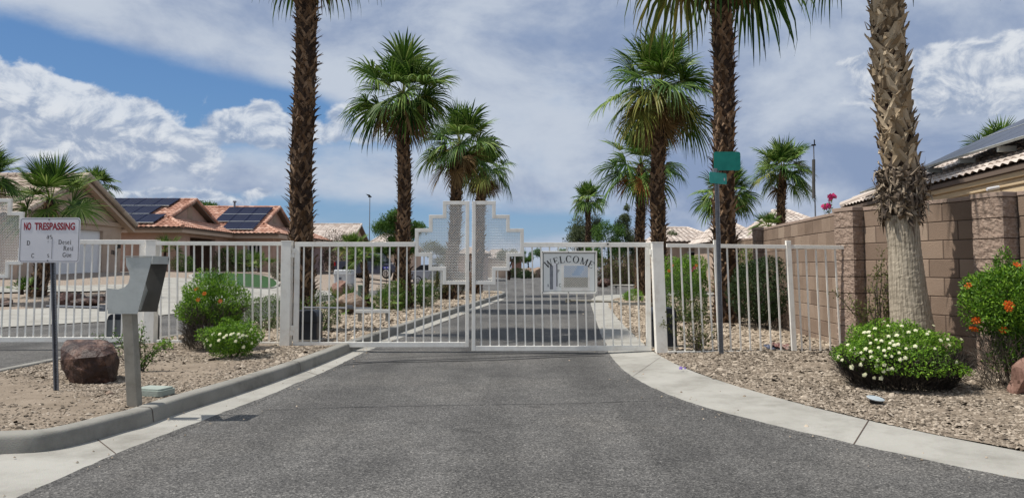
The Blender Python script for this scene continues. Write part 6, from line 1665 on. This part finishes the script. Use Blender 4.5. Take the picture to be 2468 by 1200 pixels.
def panel(parent, o, u, v, n, w, hh, sm='solar'):
    m = MB(); m.box((0, 0, 0), (w, hh, .035)); a = m.build('solar_panel', sm, parent)
    a.matrix_world = Matrix(((u.x, v.x, n.x, o.x), (u.y, v.y, n.y, o.y), (u.z, v.z, n.z, o.z), (0, 0, 0, 1)))
    fr = MB()
    fr.box((0, -hh / 2 - .02, .004), (w, .035, .045))
    f = fr.build('panel_frame', 'steel_grey', a)
    return a
def panel_grid(roof, corner, u, v, cols, rows, w, hh, gap=.03, lift=.16, skip=(), sm='solar'):
    u = Vector(u).normalized(); v = Vector(v).normalized(); n = u.cross(v).normalized()
    if n.z < 0: n = -n
    for i in range(cols):
        for j in range(rows):
            if (i, j) in skip: continue
            o = Vector(corner) + u * ((i + .5) * (w + gap)) + v * ((j + .5) * (hh + gap)) + n * lift
            panel(roof, o, u, v, n, w, hh, sm)
def quad(mb, a, b, c, d): mb.add([a, b, c, d], [(0, 1, 2, 3)])

# house 1: tan garage house on the left, gable end facing right (+X)
t = thing('house', 'tan stucco house with a white garage door and pale tiled gable, behind the left gate', 'house', 'houses around the street')
XF, Y0, Y1, YR, ZE, ZR, ZG = -18.9, 28.9, 37.3, 33.1, 3.42, 5.35, .55
m = MB(); XB = -34
wy0, wy1 = Y0 + .35, Y1 - .35; wx = XF - .45
yd0, yd1, zd = 30.7, 35.3, 3.02
def vwall(mb, x, ya, yb, za, zb): mb.bb(x - .2, ya, za, x, yb, zb)
vwall(m, wx, wy0, yd0, ZG, 3.5); vwall(m, wx, yd1, wy1, ZG, 3.5); vwall(m, wx, yd0, yd1, zd, 3.5)
m.bb(XB, wy0, ZG, wx - .2, wy0 + .2, 3.5); m.bb(XB, wy1 - .2, ZG, wx - .2, wy1, 3.5); m.bb(XB, wy0 + .2, ZG, XB + .2, wy1 - .2, 3.5)
m.prism([(wy0, 3.501), (wy1, 3.501), (YR, ZR - .12)], 0, .2, Matrix(((0, -1, 0, wx), (1, 0, 0, 0), (0, 0, 1, 0), (0, 0, 0, 1))))
m.build('wall', 'stucco_tan', t)
m = MB(); m.bb(wx - .2, yd0, ZG, wx - .14, yd1, zd)
for k in range(1, 5): m.bb(wx - .145, yd0, ZG + (zd - ZG) * k / 5 - .012, wx - .132, yd1, ZG + (zd - ZG) * k / 5 + .012)
m.build('garage_door', 'door_white', t)
m = MB(); m.bb(wx + .002, wy0 - .02, 3.28, wx + .10, wy1 + .02, 3.5); m.build('gable_band', 'stucco_trim', t, bevel=.02)
rf = tiles([(XF + .05, Y0 - .1, ZE - .05), (XB, Y0 - .1, ZE - .05), (XB, YR, ZR), (XF + .05, YR, ZR)], (1, 0, 0), 'tile_tan', t, name='roof')
tiles([(XF + .05, Y1 + .1, ZE - .05), (XB, Y1 + .1, ZE - .05), (XB, YR, ZR), (XF + .05, YR, ZR)], (1, 0, 0), 'tile_tan', t, name='roof')
ridge((XF + .1, YR, ZR + .05), (XB, YR, ZR + .05), rf, 'tile_tan', .12)
ridge((XF + .03, Y0 - .1, ZE + .02), (XF + .03, YR, ZR + .06), rf, 'tile_tan', .12); ridge((XF + .03, Y1 + .1, ZE + .02), (XF + .03, YR, ZR + .06), rf, 'tile_tan', .12)
m = MB()
for (ya, yb) in ((Y0 - .1, YR), (Y1 + .1, YR)):
    a = Vector((XF - .02, ya, ZE - .10)); b = Vector((XF - .02, yb, ZR - .05))
    m.add([tuple(a), tuple(b), tuple(b - Vector((0, 0, .26))), tuple(a - Vector((0, 0, .26))), tuple(a - Vector((.32, 0, 0))), tuple(b - Vector((.32, 0, 0))), tuple(b - Vector((.32, 0, .26))), tuple(a - Vector((.32, 0, .26)))], [(0, 1, 2, 3), (4, 7, 6, 5), (3, 2, 6, 7), (0, 3, 7, 4), (0, 4, 5, 1), (1, 5, 6, 2)])
m.build('barge_board', 'stucco_trim', t)
m = MB(); m.bb(wx + .002, 36.5, 2.25, wx + .1, 36.75, 2.6); m.build('wall_lamp', 'black_metal', t)
m = MB(); m.bb(wx - .14, yd0, ZG - .02, wx + .0, yd1, ZG + .6) if False else None
for k, yy in enumerate((36.1, 36.25, 36.4, 36.55)):
    m = MB(); m.bb(wx + .002, yy, 1.95 - k * .02, wx + .02, yy + .07, 2.15 - k * .02); m.build('house_number_plate', 'ink', t)

# house 2: pinkish L-shaped house with two gables and red tiles
t = thing('house', 'pinkish stucco house with red tiled gables and solar panels beyond the lawn', 'house', 'houses around the street')
ZP = .7
def south(y0, z0, yr, zr): return Vector((0, yr - y0, zr - z0)).normalized()
E1 = 3.5
# walls
m = MB()
ax_, ay0, ay1 = -18.5, 41.3, 50.3
m.bb(-31, ay0, ZP, ax_ - .2, ay0 + .2, E1); 
dy0, dy1 = 42.9, 46.6
m.bb(ax_ - .2, ay0, ZP, ax_, dy0, E1); m.bb(ax_ - .2, dy1, ZP, ax_, 48.8, E1); m.bb(ax_ - .2, dy0, 3.05, ax_, dy1, E1)
m.bb(-31, ay1, ZP, -18.5, ay1 + .2, E1)
m.bb(ax_ - 1.9, dy0 - .2, ZP, ax_ - 1.7, dy1 + .2, E1 - .05)
bx_, by0, by1 = -15.6, 48.8, 62.5
px2x = lambda px, Y: at(px, 600, Y).x
wA, wB = px2x(583, by0), px2x(646, by0) 
pA, pB = px2x(556, by0) , px2x(583, by0)
win0, win1 = px2x(596, by0), px2x(628, by0)
m.bb(-18.5, by0, ZP, win0, by0 + .2, E1); m.bb(win1, by0, ZP, bx_ - .2, by0 + .2, E1); m.bb(win0, by0, 3.0, win1, by0 + .2, E1); m.bb(win0, by0, ZP, win1, by0 + .2, 1.15)
m.bb(bx_ - .2, by0, ZP, bx_, 54.6, E1); m.bb(bx_ - .2, 55.6, ZP, bx_, by1, E1); m.bb(bx_ - .2, 54.6, 2.9, bx_, 55.6, E1)
m.bb(-25, by1, ZP, bx_, by1 + .2, E1)
g1 = -19.8; m.prism([(42.5, 4.0), (49.1, 4.0), (45.8, 5.25)], 0, .2, Matrix(((0, -1, 0, g1), (1, 0, 0, 0), (0, 0, 1, 0), (0, 0, 0, 1))))
g2 = -16.9; m.prism([(49.9, 4.1), (56.2, 4.1), (53, 5.4)], 0, .2, Matrix(((0, -1, 0, g2), (1, 0, 0, 0), (0, 0, 1, 0), (0, 0, 0, 1))))
m.build('wall', 'stucco_pink', t)
m = MB(); m.bb(ax_ - 1.68, 43.3, ZP, ax_ - 1.62, 45.0, 2.9); m.build('front_door', 'glass_dark', t)
f = MB(); wz0, wz1 = 1.15, 3.0
f.bb(win0, by0 + .05, wz0, win1, by0 + .12, wz0 + .08); f.bb(win0, by0 + .05, wz1 - .08, win1, by0 + .12, wz1)
for k in range(4): xx = win0 + (win1 - win0) * k / 3; f.bb(xx - .05 + (.05 if k == 0 else -.05 if k == 3 else 0), by0 + .04, wz0 + .081, xx + .05 + (.05 if k == 0 else -.05 if k == 3 else 0), by0 + .13, wz1 - .081)
w_ = f.build('window', 'window_white', t)
f = MB(); f.bb(win0, by0 + .14, wz0, win1, by0 + .16, wz1); f.build('pane', 'glass_dark', w_)
m = MB(); m.bb(-18.4, by0 - .05, 1.78, bx_ + .04, by0 - .002, 1.88); m.bb(ax_ + .002, ay0, 1.78, ax_ + .06, dy0, 1.88); m.bb(-30, ay0 - .05, 1.78, ax_ + .06, ay0 - .002, 1.88); m.build('wall_band', 'stucco_trim', t, bevel=.01)
m = MB(); m.bb(bx_ - .1, 54.6, ZP, bx_ - .05, 55.6, 2.9); m.build('side_door', 'stucco_mauve', t)
m = MB(); m.bb(bx_ + .002, 57.5, ZP + .05, bx_ + .04, 61.8, 2.85); m.build('garage_door', 'stucco_mauve', t)
# soffit bands
m = MB(); m.bb(-30.8, 40.86, 3.22, -18.06, 41.295, 3.46); m.bb(-18.495, 41.3, 3.22, -18.06, 48.795, 3.46); m.bb(-18.05, 48.36, 3.2, -15.12, 48.795, 3.44); m.bb(-15.595, 48.8, 3.2, -15.12, 62.6, 3.44); m.build('eave_soffit', 'stucco_trim', t)
rA = tiles([(-31, 40.75, 3.5), (-19.4, 40.75, 3.5), (-19.4, 45.8, 5.42), (-31, 45.8, 5.42)], (1, 0, 0), 'tile_red', t, name='roof')
tiles([(-19.4, 40.75, 3.5), (-18.0, 40.75, 3.5), (-19.4, 42.3, 4.09)], (1, 0, 0), 'tile_red', t, name='roof')
tiles([(-18.0, 40.75, 3.5), (-18.0, 50.9, 3.5), (-19.4, 49.3, 4.09), (-19.4, 42.3, 4.09)], (0, 1, 0), 'tile_red', t, name='roof')
tiles([(-31, 50.85, 3.5), (-19.4, 50.85, 3.5), (-19.4, 45.8, 5.42), (-31, 45.8, 5.42)], (1, 0, 0), 'tile_red', t, name='roof')
rB = tiles([(-26, 48.25, 3.5), (-16.5, 48.25, 3.5), (-16.5, 53, 5.55), (-26, 53, 5.55)], (1, 0, 0), 'tile_red', t, name='roof')
tiles([(-16.5, 48.25, 3.5), (-15.1, 48.25, 3.5), (-16.5, 49.8, 4.17)], (1, 0, 0), 'tile_red', t, name='roof')
tiles([(-15.1, 48.25, 3.5), (-15.1, 63, 3.5), (-16.5, 61.5, 4.15), (-16.5, 49.8, 4.15)], (0, 1, 0), 'tile_red', t, name='roof')
tiles([(-26, 57.75, 3.5), (-16.5, 57.75, 3.5), (-16.5, 53, 5.55), (-26, 53, 5.55)], (1, 0, 0), 'tile_red', t, name='roof')
for a, b, r_ in (((-19.42, 42.2, 4.15), (-19.42, 45.8, 5.48), rA), ((-19.42, 49.4, 4.15), (-19.42, 45.8, 5.48), rA), ((-31, 45.8, 5.47), (-19.4, 45.8, 5.47), rA), ((-18.02, 40.8, 3.56), (-19.4, 42.3, 4.14), rA),
                 ((-16.52, 49.7, 4.2), (-16.52, 53, 5.6), rB), ((-16.52, 56.4, 4.2), (-16.52, 53, 5.6), rB), ((-26, 53, 5.6), (-16.5, 53, 5.6), rB), ((-15.12, 48.3, 3.56), (-16.5, 49.8, 4.2), rB)):
    ridge(a, b, r_, 'tile_red', .10)
for gx, yy, zz in ((g1, 45.8, 4.35), (g2, 53, 4.5)):
    m = MB()
    for k in range(7): m.box((gx + .02, yy, zz + k * .085), (.03, .62, .05), Matrix.Rotation(R(30), 4, 'Y'))
    m.bb(gx + .002, yy - .36, zz - .06, gx + .012, yy + .36, zz + .60); m.build('gable_vent', 'stucco_trim', t)
# solar arrays on the south slopes
vA = south(40.75, 3.5, 45.8, 5.42)
def onA(px, yv, r0=(40.75, 3.5), v=vA):
    Y = r0[0] + v.y * yv; z = r0[1] + v.z * yv; return Vector((at(px, 600, Y).x, Y, z))
lowA = onA(366, .35); panel_grid(rA, Vector((-25.9, lowA.y, lowA.z)), (1, 0, 0), vA, 6, 1, 1.0, 1.62)
midA = onA(0, 2.02); panel_grid(rA, Vector((-26.9, midA.y, midA.z)), (1, 0, 0), vA, 6, 1, 1.0, 1.62); topA = onA(0, 3.69); panel_grid(rA, Vector((-26.5, topA.y, topA.z)), (1, 0, 0), vA, 6, 1, 1.0, 1.62)
vB = south(48.25, 3.5, 53, 5.55)
def onB(yv): return Vector((0, 48.25 + vB.y * yv, 3.5 + vB.z * yv))
q = onB(.35); panel_grid(rB, Vector((-18.95, q.y, q.z)), (1, 0, 0), vB, 2, 1, 1.02, 1.45)
q = onB(1.85); panel_grid(rB, Vector((-19.95, q.y, q.z)), (1, 0, 0), vB, 3, 2, 1.0, 1.45)
m = MB(); m.tube([(-21.2, 50.2, 4.3), (-21.2, 50.2, 5.2)], .06, 8); m.build('vent_pipe', 'tile_pale', t)
m = MB(); m.tube([(-19.6, 52.6, 5.4), (-19.6, 52.6, 5.9)], .07, 8); m.tube([(-19.6, 52.6, 5.9), (-19.6, 52.6, 6.0)], .13, 8); m.build('vent_pipe', 'galv', t)

# plain hipped/gabled houses farther back
def simple_house(label, x0, x1, y0, y1, ze, zr, zp, tile, wall_m, gable='right', grp='houses around the street', wins=(), pitch=.3):
    t = thing('house', label, 'house', grp)
    yr = (y0 + y1) / 2; m = MB(); m.bb(x0 + .3, y0 + .45, zp, x1 - .4, y1 - .45, ze)
    if gable == 'right': m.prism([(y0 + .5, ze + .001), (y1 - .5, ze + .001), (yr, zr - .15)], 0, x1 - x0 - .7, Matrix(((0, -1, 0, x1 - .4), (1, 0, 0, 0), (0, 0, 1, 0), (0, 0, 0, 1))))
    m.build('wall', wall_m, t)
    e = min(1.9, (x1 - x0) / 3) if gable == 'hip' else 0
    S1 = [(x0, y0, ze), (x1, y0, ze), (x1 - e, yr, zr), (x0 + e, yr, zr)]; r = tiles(S1, (1, 0, 0), tile, t, name='roof', pitch=pitch, segs=4)
    tiles([(x0, y1, ze), (x1, y1, ze), (x1 - e, yr, zr), (x0 + e, yr, zr)], (1, 0, 0), tile, t, name='roof', pitch=.6, segs=4)
    if e:
        tiles([(x1, y0, ze), (x1, y1, ze), (x1 - e, yr, zr)], (0, 1, 0), tile, t, name='roof', pitch=pitch, segs=4)
        tiles([(x0, y0, ze), (x0, y1, ze), (x0 + e, yr, zr)], (0, 1, 0), tile, t, name='roof', pitch=pitch, segs=4)
        ridge((x1, y0, ze + .05), (x1 - e, yr, zr + .05), r, tile); ridge((x0, y0, ze + .05), (x0 + e, yr, zr + .05), r, tile)
    else:
        ridge((x1, y0, ze + .05), (x1, yr, zr + .05), r, tile)
    ridge((x0 + e, yr, zr + .05), (x1 - e, yr, zr + .05), r, tile)
    for (wx0, wx1, wz0, wz1) in wins:
        m = MB(); m.bb(wx0, y0 + .38, wz0, wx1, y0 + .445, wz1); w = m.build('window', 'window_white', t); m = MB(); m.bb(wx0 + .08, y0 + .36, wz0 + .08, wx1 - .08, y0 + .378, wz1 - .08); m.build('pane', 'glass_dark', w)
    return t
X = lambda px, Y: at(px, 600, Y).x
simple_house('beige house with a pale tiled gable roof left of the thin lamp mast', X(680, 66), X(846, 66), 66, 75, 3.6, 5.35, .4, 'tile_pale', 'stucco_tan', wins=[(X(720, 66), X(745, 66), 1.4, 2.6)])
simple_house('pale roofed house behind the green mesquite, right of the lamp mast', X(868, 92), X(1000, 92), 92, 102, 3.6, 5.6, .2, 'tile_pale', 'stucco_tan', 'hip')
simple_house('pinkish house with pale roof seen through the left half of the stepped screen', X(1095, 72), X(1180, 72), 72, 80, 2.6, 3.25, 0, 'tile_pale', 'stucco_pink', 'hip', wins=[(X(1120, 72), X(1135, 72), .9, 2.0)])
simple_house('low house with white roof edge seen through the right half of the stepped screen', X(1160, 95), X(1232, 95), 95, 103, 2.5, 3.6, 0, 'tile_pale', 'stucco_tan', 'hip')
simple_house('small brown garage down the street, left of the far trees', X(1228, 120), X(1263, 120), 120, 128, 2.4, 2.9, 0, 'tile_under', 'rock_pink', 'hip')
simple_house('long low pale tiled roof house behind the clipped hedge at right', X(1585, 45), X(1750, 45), 45, 53, 2.85, 3.85, 0, 'tile_pale', 'stucco_tan', 'hip', wins=[(X(1660, 45), X(1685, 45), 1.2, 2.3)])
simple_house('pale tiled hip roof house right of the street name post', X(1735, 38), X(1850, 38), 38, 45, 2.65, 3.75, 0, 'tile_pale', 'stucco_tan', 'hip')
simple_house('pale tile roof corner seen between the antenna and the low fan palm', X(1885, 40), X(2010, 40), 40, 48, 3.4, 4.6, 0, 'tile_pale', 'stucco_tan', 'hip')
simple_house('cream house corner across the side street behind the leaning palm trunk', X(1520, 78), X(1600, 78), 78, 86, 2.3, 2.9, 0, 'tile_pale', 'stucco_yellow', 'hip')

# right-hand yellow house with a long eave and solar panels
t = thing('house', 'yellow stucco house with a long tiled eave and solar panels behind the block wall', 'house', 'houses around the street')
ZEv = 3.0
def eavept(px, py, z):
    d = ray(px, py); k = (z - EYE) / d.z; return Vector((d.x * k, d.y * k, z))
e0 = eavept(2500, 384, ZEv); e1 = eavept(2030, 501, ZEv)
ed = (e0 - e1).normalized(); e0 = e0 + ed * 3.0
inn = Vector((-ed.y, ed.x, 0)); inn = inn if inn.x > 0 else -inn
W_ = 3.4; rise = 1.62
s1 = e1 + inn * W_ + Vector((0, 0, rise)); s0 = e0 + inn * W_ + Vector((0, 0, rise))
hipc = e1 - ed * -3.6 + inn * W_ + Vector((0, 0, rise))
rf = tiles([e1, e0, s0, hipc], ed, 'tile_pale', t, name='roof', pitch=.26, course=.36)
e1b = e1 + inn * W_ * 2; tiles([e1, e1b, hipc], inn, 'tile_pale', t, name='roof', pitch=.3)
tiles([e1b, e0 + inn * W_ * 2, s0, hipc], ed, 'tile_pale', t, name='roof', pitch=.6)
ridge(e1 + Vector((0, 0, .05)), hipc + Vector((0, 0, .06)), rf, 'tile_pale', .11)
M_ = Matrix(((ed.x, inn.x, 0), (ed.y, inn.y, 0), (0, 0, 1))).to_4x4(); Lh = (e0 - e1).length
def obox(mb, u0, u1, v0, v1, z0, z1):
    c = e1 + ed * (u0 + u1) / 2 + inn * (v0 + v1) / 2; mb.box((c.x, c.y, (z0 + z1) / 2), (abs(u1 - u0), abs(v1 - v0), z1 - z0), M_)
m = MB(); obox(m, .20, Lh, .20, .40, 0, 2.95); obox(m, .55, .75, .75, W_ * 2 - .5, 0, 2.95); m.build('wall', 'stucco_yellow', t)
m = MB(); obox(m, .0, Lh, .0, .05, ZEv - .09, ZEv - .02); obox(m, .0, .05, .051, W_ * 2, ZEv - .09, ZEv - .02); m.build('fascia', 'fascia', t)
m = MB(); obox(m, .051, Lh, .051, .199, ZEv - .20, ZEv - .091); obox(m, .10, Lh, .10, .199, ZEv - .32, ZEv - .201); obox(m, .13, Lh, .13, .199, ZEv - .46, ZEv - .321); m.build('eave_moulding', 'stucco_yellow', t, bevel=.02)
pw0 = eavept(2441, 440, 2.6); uw = (pw0 - e1).dot(ed)
m = MB(); obox(m, uw, uw + 1.5, .15, .199, 1.5, 2.50); w_ = m.build('window', 'window_white', t); m = MB(); obox(m, uw + .05, uw + 1.45, .135, .149, 1.55, 2.45); m.build('pane', 'glass_dark', w_)
cp = eavept(2348, 425, 2.9); uc = (cp - e1).dot(ed)
m = MB(); a = e1 + ed * uc + inn * .09 + Vector((0, 0, -.30)); m.tube([a, a - inn * .16 - Vector((0, 0, .03)), a - inn * .20 - Vector((0, 0, .035))], [.035, .035, .028], 10); m.build('security_camera', 'sign_white', t)
vv = (inn * W_ + Vector((0, 0, rise))).normalized()
nlen = Lh
k0 = (eavept(2225, 436, ZEv) - e1).dot(ed)
np_ = int((Lh - k0) / 1.05)
k0 -= 2.6; panel_grid(rf, e1 + ed * k0 + vv * .55, ed, vv, min(np_ + 2, 14), 2, 1.02, 1.60, lift=.32, sm='solar_gloss')
panel_grid(rf, e1 + ed * 1.0 + vv * .30, ed, vv, 3, 1, 1.0, .9, lift=.22, sm='solar_gloss')
for i in range(8):
    m = MB(); c = e1 + ed * (k0 + .5 + i * 1.5) + vv * .62 + Vector((0, 0, .20)); m.box(tuple(c), (.08, .30, .10), M_); m.build('panel_rail', 'steel_grey', t)

# ------------------------------------------------------------------ pickup truck
def wheel(parent, x, y, z, r, w=.24):
    m = MB(); m.tube([(0, -w / 2, 0), (0, -w / 2 + .03, 0), (0, w / 2 - .03, 0), (0, w / 2, 0)], [r * .92, r, r, r * .92], 24); o = m.build('wheel', 'tyre', parent); o.location = (x, y, z)
    m = MB(); m.tube([(0, -w / 2 - .012, 0), (0, -w / 2 - .001, 0)], [r * .58, r * .66], 20); q = m.build('rim', 'rim', o)
    m = MB()
    for k in range(6):
        a = k * math.pi / 3; m.box((math.cos(a) * r * .36, -w / 2 - .02, math.sin(a) * r * .36), (.10, .012, .05), Matrix.Rotation(-a - R(90), 4, 'Y'))
    m.build('wheel_openings', 'hole_dark', o)
def pickup(label, loc, rz_):
    t = thing('pickup_truck', label, 'pickup truck'); P_ = [(-2.75, .50), (-2.75, 1.10), (-2.72, 1.28), (-.70, 1.24), (-.05, 1.22), (.95, 1.18), (1.15, 1.14), (2.2, 1.06), (2.55, .98), (2.68, .80), (2.70, .48), (2.42, .42)]
    def arch(cx, r=.50, n=10): return [(cx + r * math.cos(R(a)), .40 + r * math.sin(R(a))) for a in np.linspace(2, 178, n)]
    poly = P_ + [(x, z) for x, z in arch(1.88)] + [(1.2, .38), (-1.1, .38)] + [(x, z) for x, z in arch(-1.72)] + [(-2.35, .45)]
    m = MB(); m.prism(poly, -.95, .95); m.build('body', 'car_paint', t, bevel=.03)
    cab = [(-1.05, 1.24), (-.90, 1.80), (-.55, 1.88), (.25, 1.86), (.55, 1.76), (1.22, 1.17)]
    m = MB(); m.prism(cab, -.80, .80); m.build('cab', 'car_paint', t, bevel=.04)
    for s in (-1, 1):
        y = s * .806
        for w_ in ([(-.85, 1.30), (-.76, 1.72), (-.32, 1.78), (-.32, 1.30)], [(-.24, 1.30), (-.24, 1.78), (.22, 1.76), (.46, 1.68), (.92, 1.30)]):
            m = MB(); m.prism(w_, min(y, y + s * .006), max(y, y + s * .006)); m.build('window', 'glass_dark', t)
        m = MB(); m.bb(.62, s * .96, 1.22, .86, s * 1.12, 1.38); m.build('mirror', 'black_metal', t, bevel=.02)
        m = MB(); m.bb(-2.78, s * .92 - .03, .92, -2.60, s * .92 + .04, 1.20); m.build('tail_light', 'tail_red', t)
        m = MB(); m.bb(2.50, s * .74 - .16, .80, 2.70, s * .74 + .16, .96); m.build('headlight', 'lamp_clear', t, bevel=.02)
        for xx in (-.28, ):
            m = MB(); m.bb(xx - .006, s * .951, .55, xx + .006, s * .954, 1.2); m.build('door_gap', 'hole_dark', t)
        for xx in (-.9, .05):
            m = MB(); m.bb(xx, s * .951, 1.05, xx + .16, s * .975, 1.09); m.build('door_handle', 'car_paint', t)
    m = MB(); m.add([(1.20, -.72, 1.20), (1.20, .72, 1.20), (.58, .66, 1.755), (.58, -.66, 1.755)], [(0, 1, 2, 3)]); q = m.build('windscreen', 'glass_dark', t); q.location = (.02, 0, .015)
    m = MB(); m.bb(2.62, -.93, .42, 2.78, .93, .60); m.build('bumper', 'chrome', t, bevel=.03); m = MB(); m.bb(-2.85, -.93, .45, -2.72, .93, .62); m.build('bumper', 'chrome', t, bevel=.03)
    for x in (1.88, -1.72):
        for s in (-1, 1): wheel(t, x, s * .84, .40, .40) if s < 0 else wheel(t, x, .82, .40, .40)
    t.location = loc; t.rotation_euler = (0, 0, rz_)
yt = 55; q = at(893, 640, yt); pickup('dark blue-grey pickup truck parked in a driveway beyond the island', (q.x + .15, yt, h(q.x, yt) + .03), R(-26))
# silver-blue car beyond
def car(label, loc, rz_, m_='car_silver'):
    t = thing('parked_car', label, 'car')
    poly = [(-2.2, .35), (-2.22, .85), (-2.0, 1.0), (-1.2, 1.05), (.9, 1.0), (1.9, .86), (2.2, .70), (2.2, .35)]
    m = MB(); m.prism(poly, -.88, .88); m.build('body', m_, t, bevel=.04)
    m = MB(); m.prism([(-1.75, 1.02), (-1.2, 1.42), (.1, 1.46), (.95, 1.0)], -.72, .72); m.build('cabin', 'glass_dark', t, bevel=.03)
    m = MB(); m.prism([(-1.2, 1.425), (.1, 1.465), (.1, 1.49), (-1.2, 1.45)], -.70, .70); m.build('roof', m_, t)
    for x in (-1.4, 1.4):
        for s in (-1, 1): wheel(t, x, s * .79, .33, .33, .2)
    t.location = loc; t.rotation_euler = (0, 0, rz_)
yt = 56; q = at(1052, 660, yt); car('pale blue-grey car parked behind the left half of the stepped screen', (q.x, yt, h(q.x, yt) + .02), R(8))
yt = 72; q = at(1462, 640, yt); car('white-roofed car glimpsed right of the welcome sign across the side street', (q.x + .9, yt, .05), R(3), 'sign_white')

# utility cabinets, masts, small signs
q = at(829, 676, 36); zb = h(q.x, 36)
t = thing('utility_cabinet', 'white transformer cabinet on a pale concrete plinth in front of the pickup', 'utility cabinet')
w_ = 42 * 36 / F; m = MB(); m.bb(q.x - w_ / 2 - .06, 35.6, zb - .1, q.x + w_ / 2 + .06, 36.5, zb + .28); m.build('plinth', 'concrete', t, bevel=.03)
m = MB(); m.bb(q.x - w_ / 2, 35.65, zb + .281, q.x + w_ / 2, 36.45, zb + .98); m.build('cabinet_body', 'util_white', t, bevel=.06)
m = MB(); m.bb(q.x - w_ / 2 - .02, 35.63, zb + .74, q.x + w_ / 2 + .02, 36.47, zb + .80); m.build('lid_seam', 'util_white', t)
m = MB(); m.bb(q.x - .16, 35.64, zb + .5, q.x - .04, 35.649, zb + .62); m.build('label_plate', 'ink_faint', t)
q = at(871, 680, 30); zb = h(q.x, 30)
t = thing('utility_pedestal', 'small green utility pedestal left of the short island palm trunk', 'utility pedestal')
m = MB(); m.bb(q.x - .12, 29.9, zb, q.x + .12, 30.1, zb + .50); m.build('pedestal_body', 'util_green', t, bevel=.02); m = MB(); m.bb(q.x - .135, 29.88, zb + .501, q.x + .135, 30.12, zb + .56); m.build('lid', 'util_green', t, bevel=.02)
q = at(931, 688, 32); zb = h(q.x, 32)
t = thing('yard_sign', 'small blue yard sign on a thin black stake before the pickup', 'sign')
z1 = at(931, 648, 32).z; m = MB(); m.tube([(q.x, 32, zb), (q.x, 32, z1)], .012, 6); m.build('stake', 'black_metal', t); m = MB(); m.bb(q.x - .14, 31.98, z1, q.x + .14, 32, z1 + .10); p_ = m.build('sign_panel', 'blue_sign', t)
m = MB(); m.bb(q.x - .10, 31.974, z1 + .03, q.x - .02, 31.979, z1 + .07); m.bb(q.x + .02, 31.974, z1 + .03, q.x + .09, 31.979, z1 + .07); m.build('sign_mark', 'sign_white', p_)
def mast(label, px, py, Y, r, name, zbot=None):
    tp = at(px, py, Y); zb = h(tp.x, Y) if zbot is None else zbot
    t = thing(name, label, 'mast', 'thin masts')
    m = MB(); m.tube([(tp.x, Y, zb), (tp.x, Y, tp.z)], [r, r * .6], 8); m.build('pole', 'galv', t)
    return t, tp
t, tp = mast('thin grey lamp mast left of the green mesquite', 891.5, 474, 70, .055, 'lamp_mast')
m = MB(); m.add([(tp.x - .12, 70, tp.z + .02), (tp.x - .34, 69.7, tp.z + .22), (tp.x + .02, 69.8, tp.z + .16), (tp.x + .18, 70, tp.z - .05)], [(0, 1, 2, 3)]); m.box((tp.x, 70, tp.z - .02), (.3, .12, .10)); m.build('lamp_head', 'black_metal', t)
t, tp = mast('thin pale antenna mast behind the block wall, right of the palm', 1961, 352, 26, .035, 'antenna_mast')
p1, p2 = at(1961, 385, 26), at(1961, 478, 26)
m = MB(); m.tube([(p1.x, 26, p1.z), (p2.x, 26, p2.z)], .055, 10); m.build('dark_sleeve', 'steel_inner', t)
m = MB(); m.box((tp.x, 26, tp.z + .03), (.14, .06, .05)); m.box((tp.x + .03, 26, tp.z + .12), (.03, .03, .2)); m.build('antenna_head', 'black_metal', t)
# white far rocks/statues by the road
t = None
SC.render.film_transparent = False
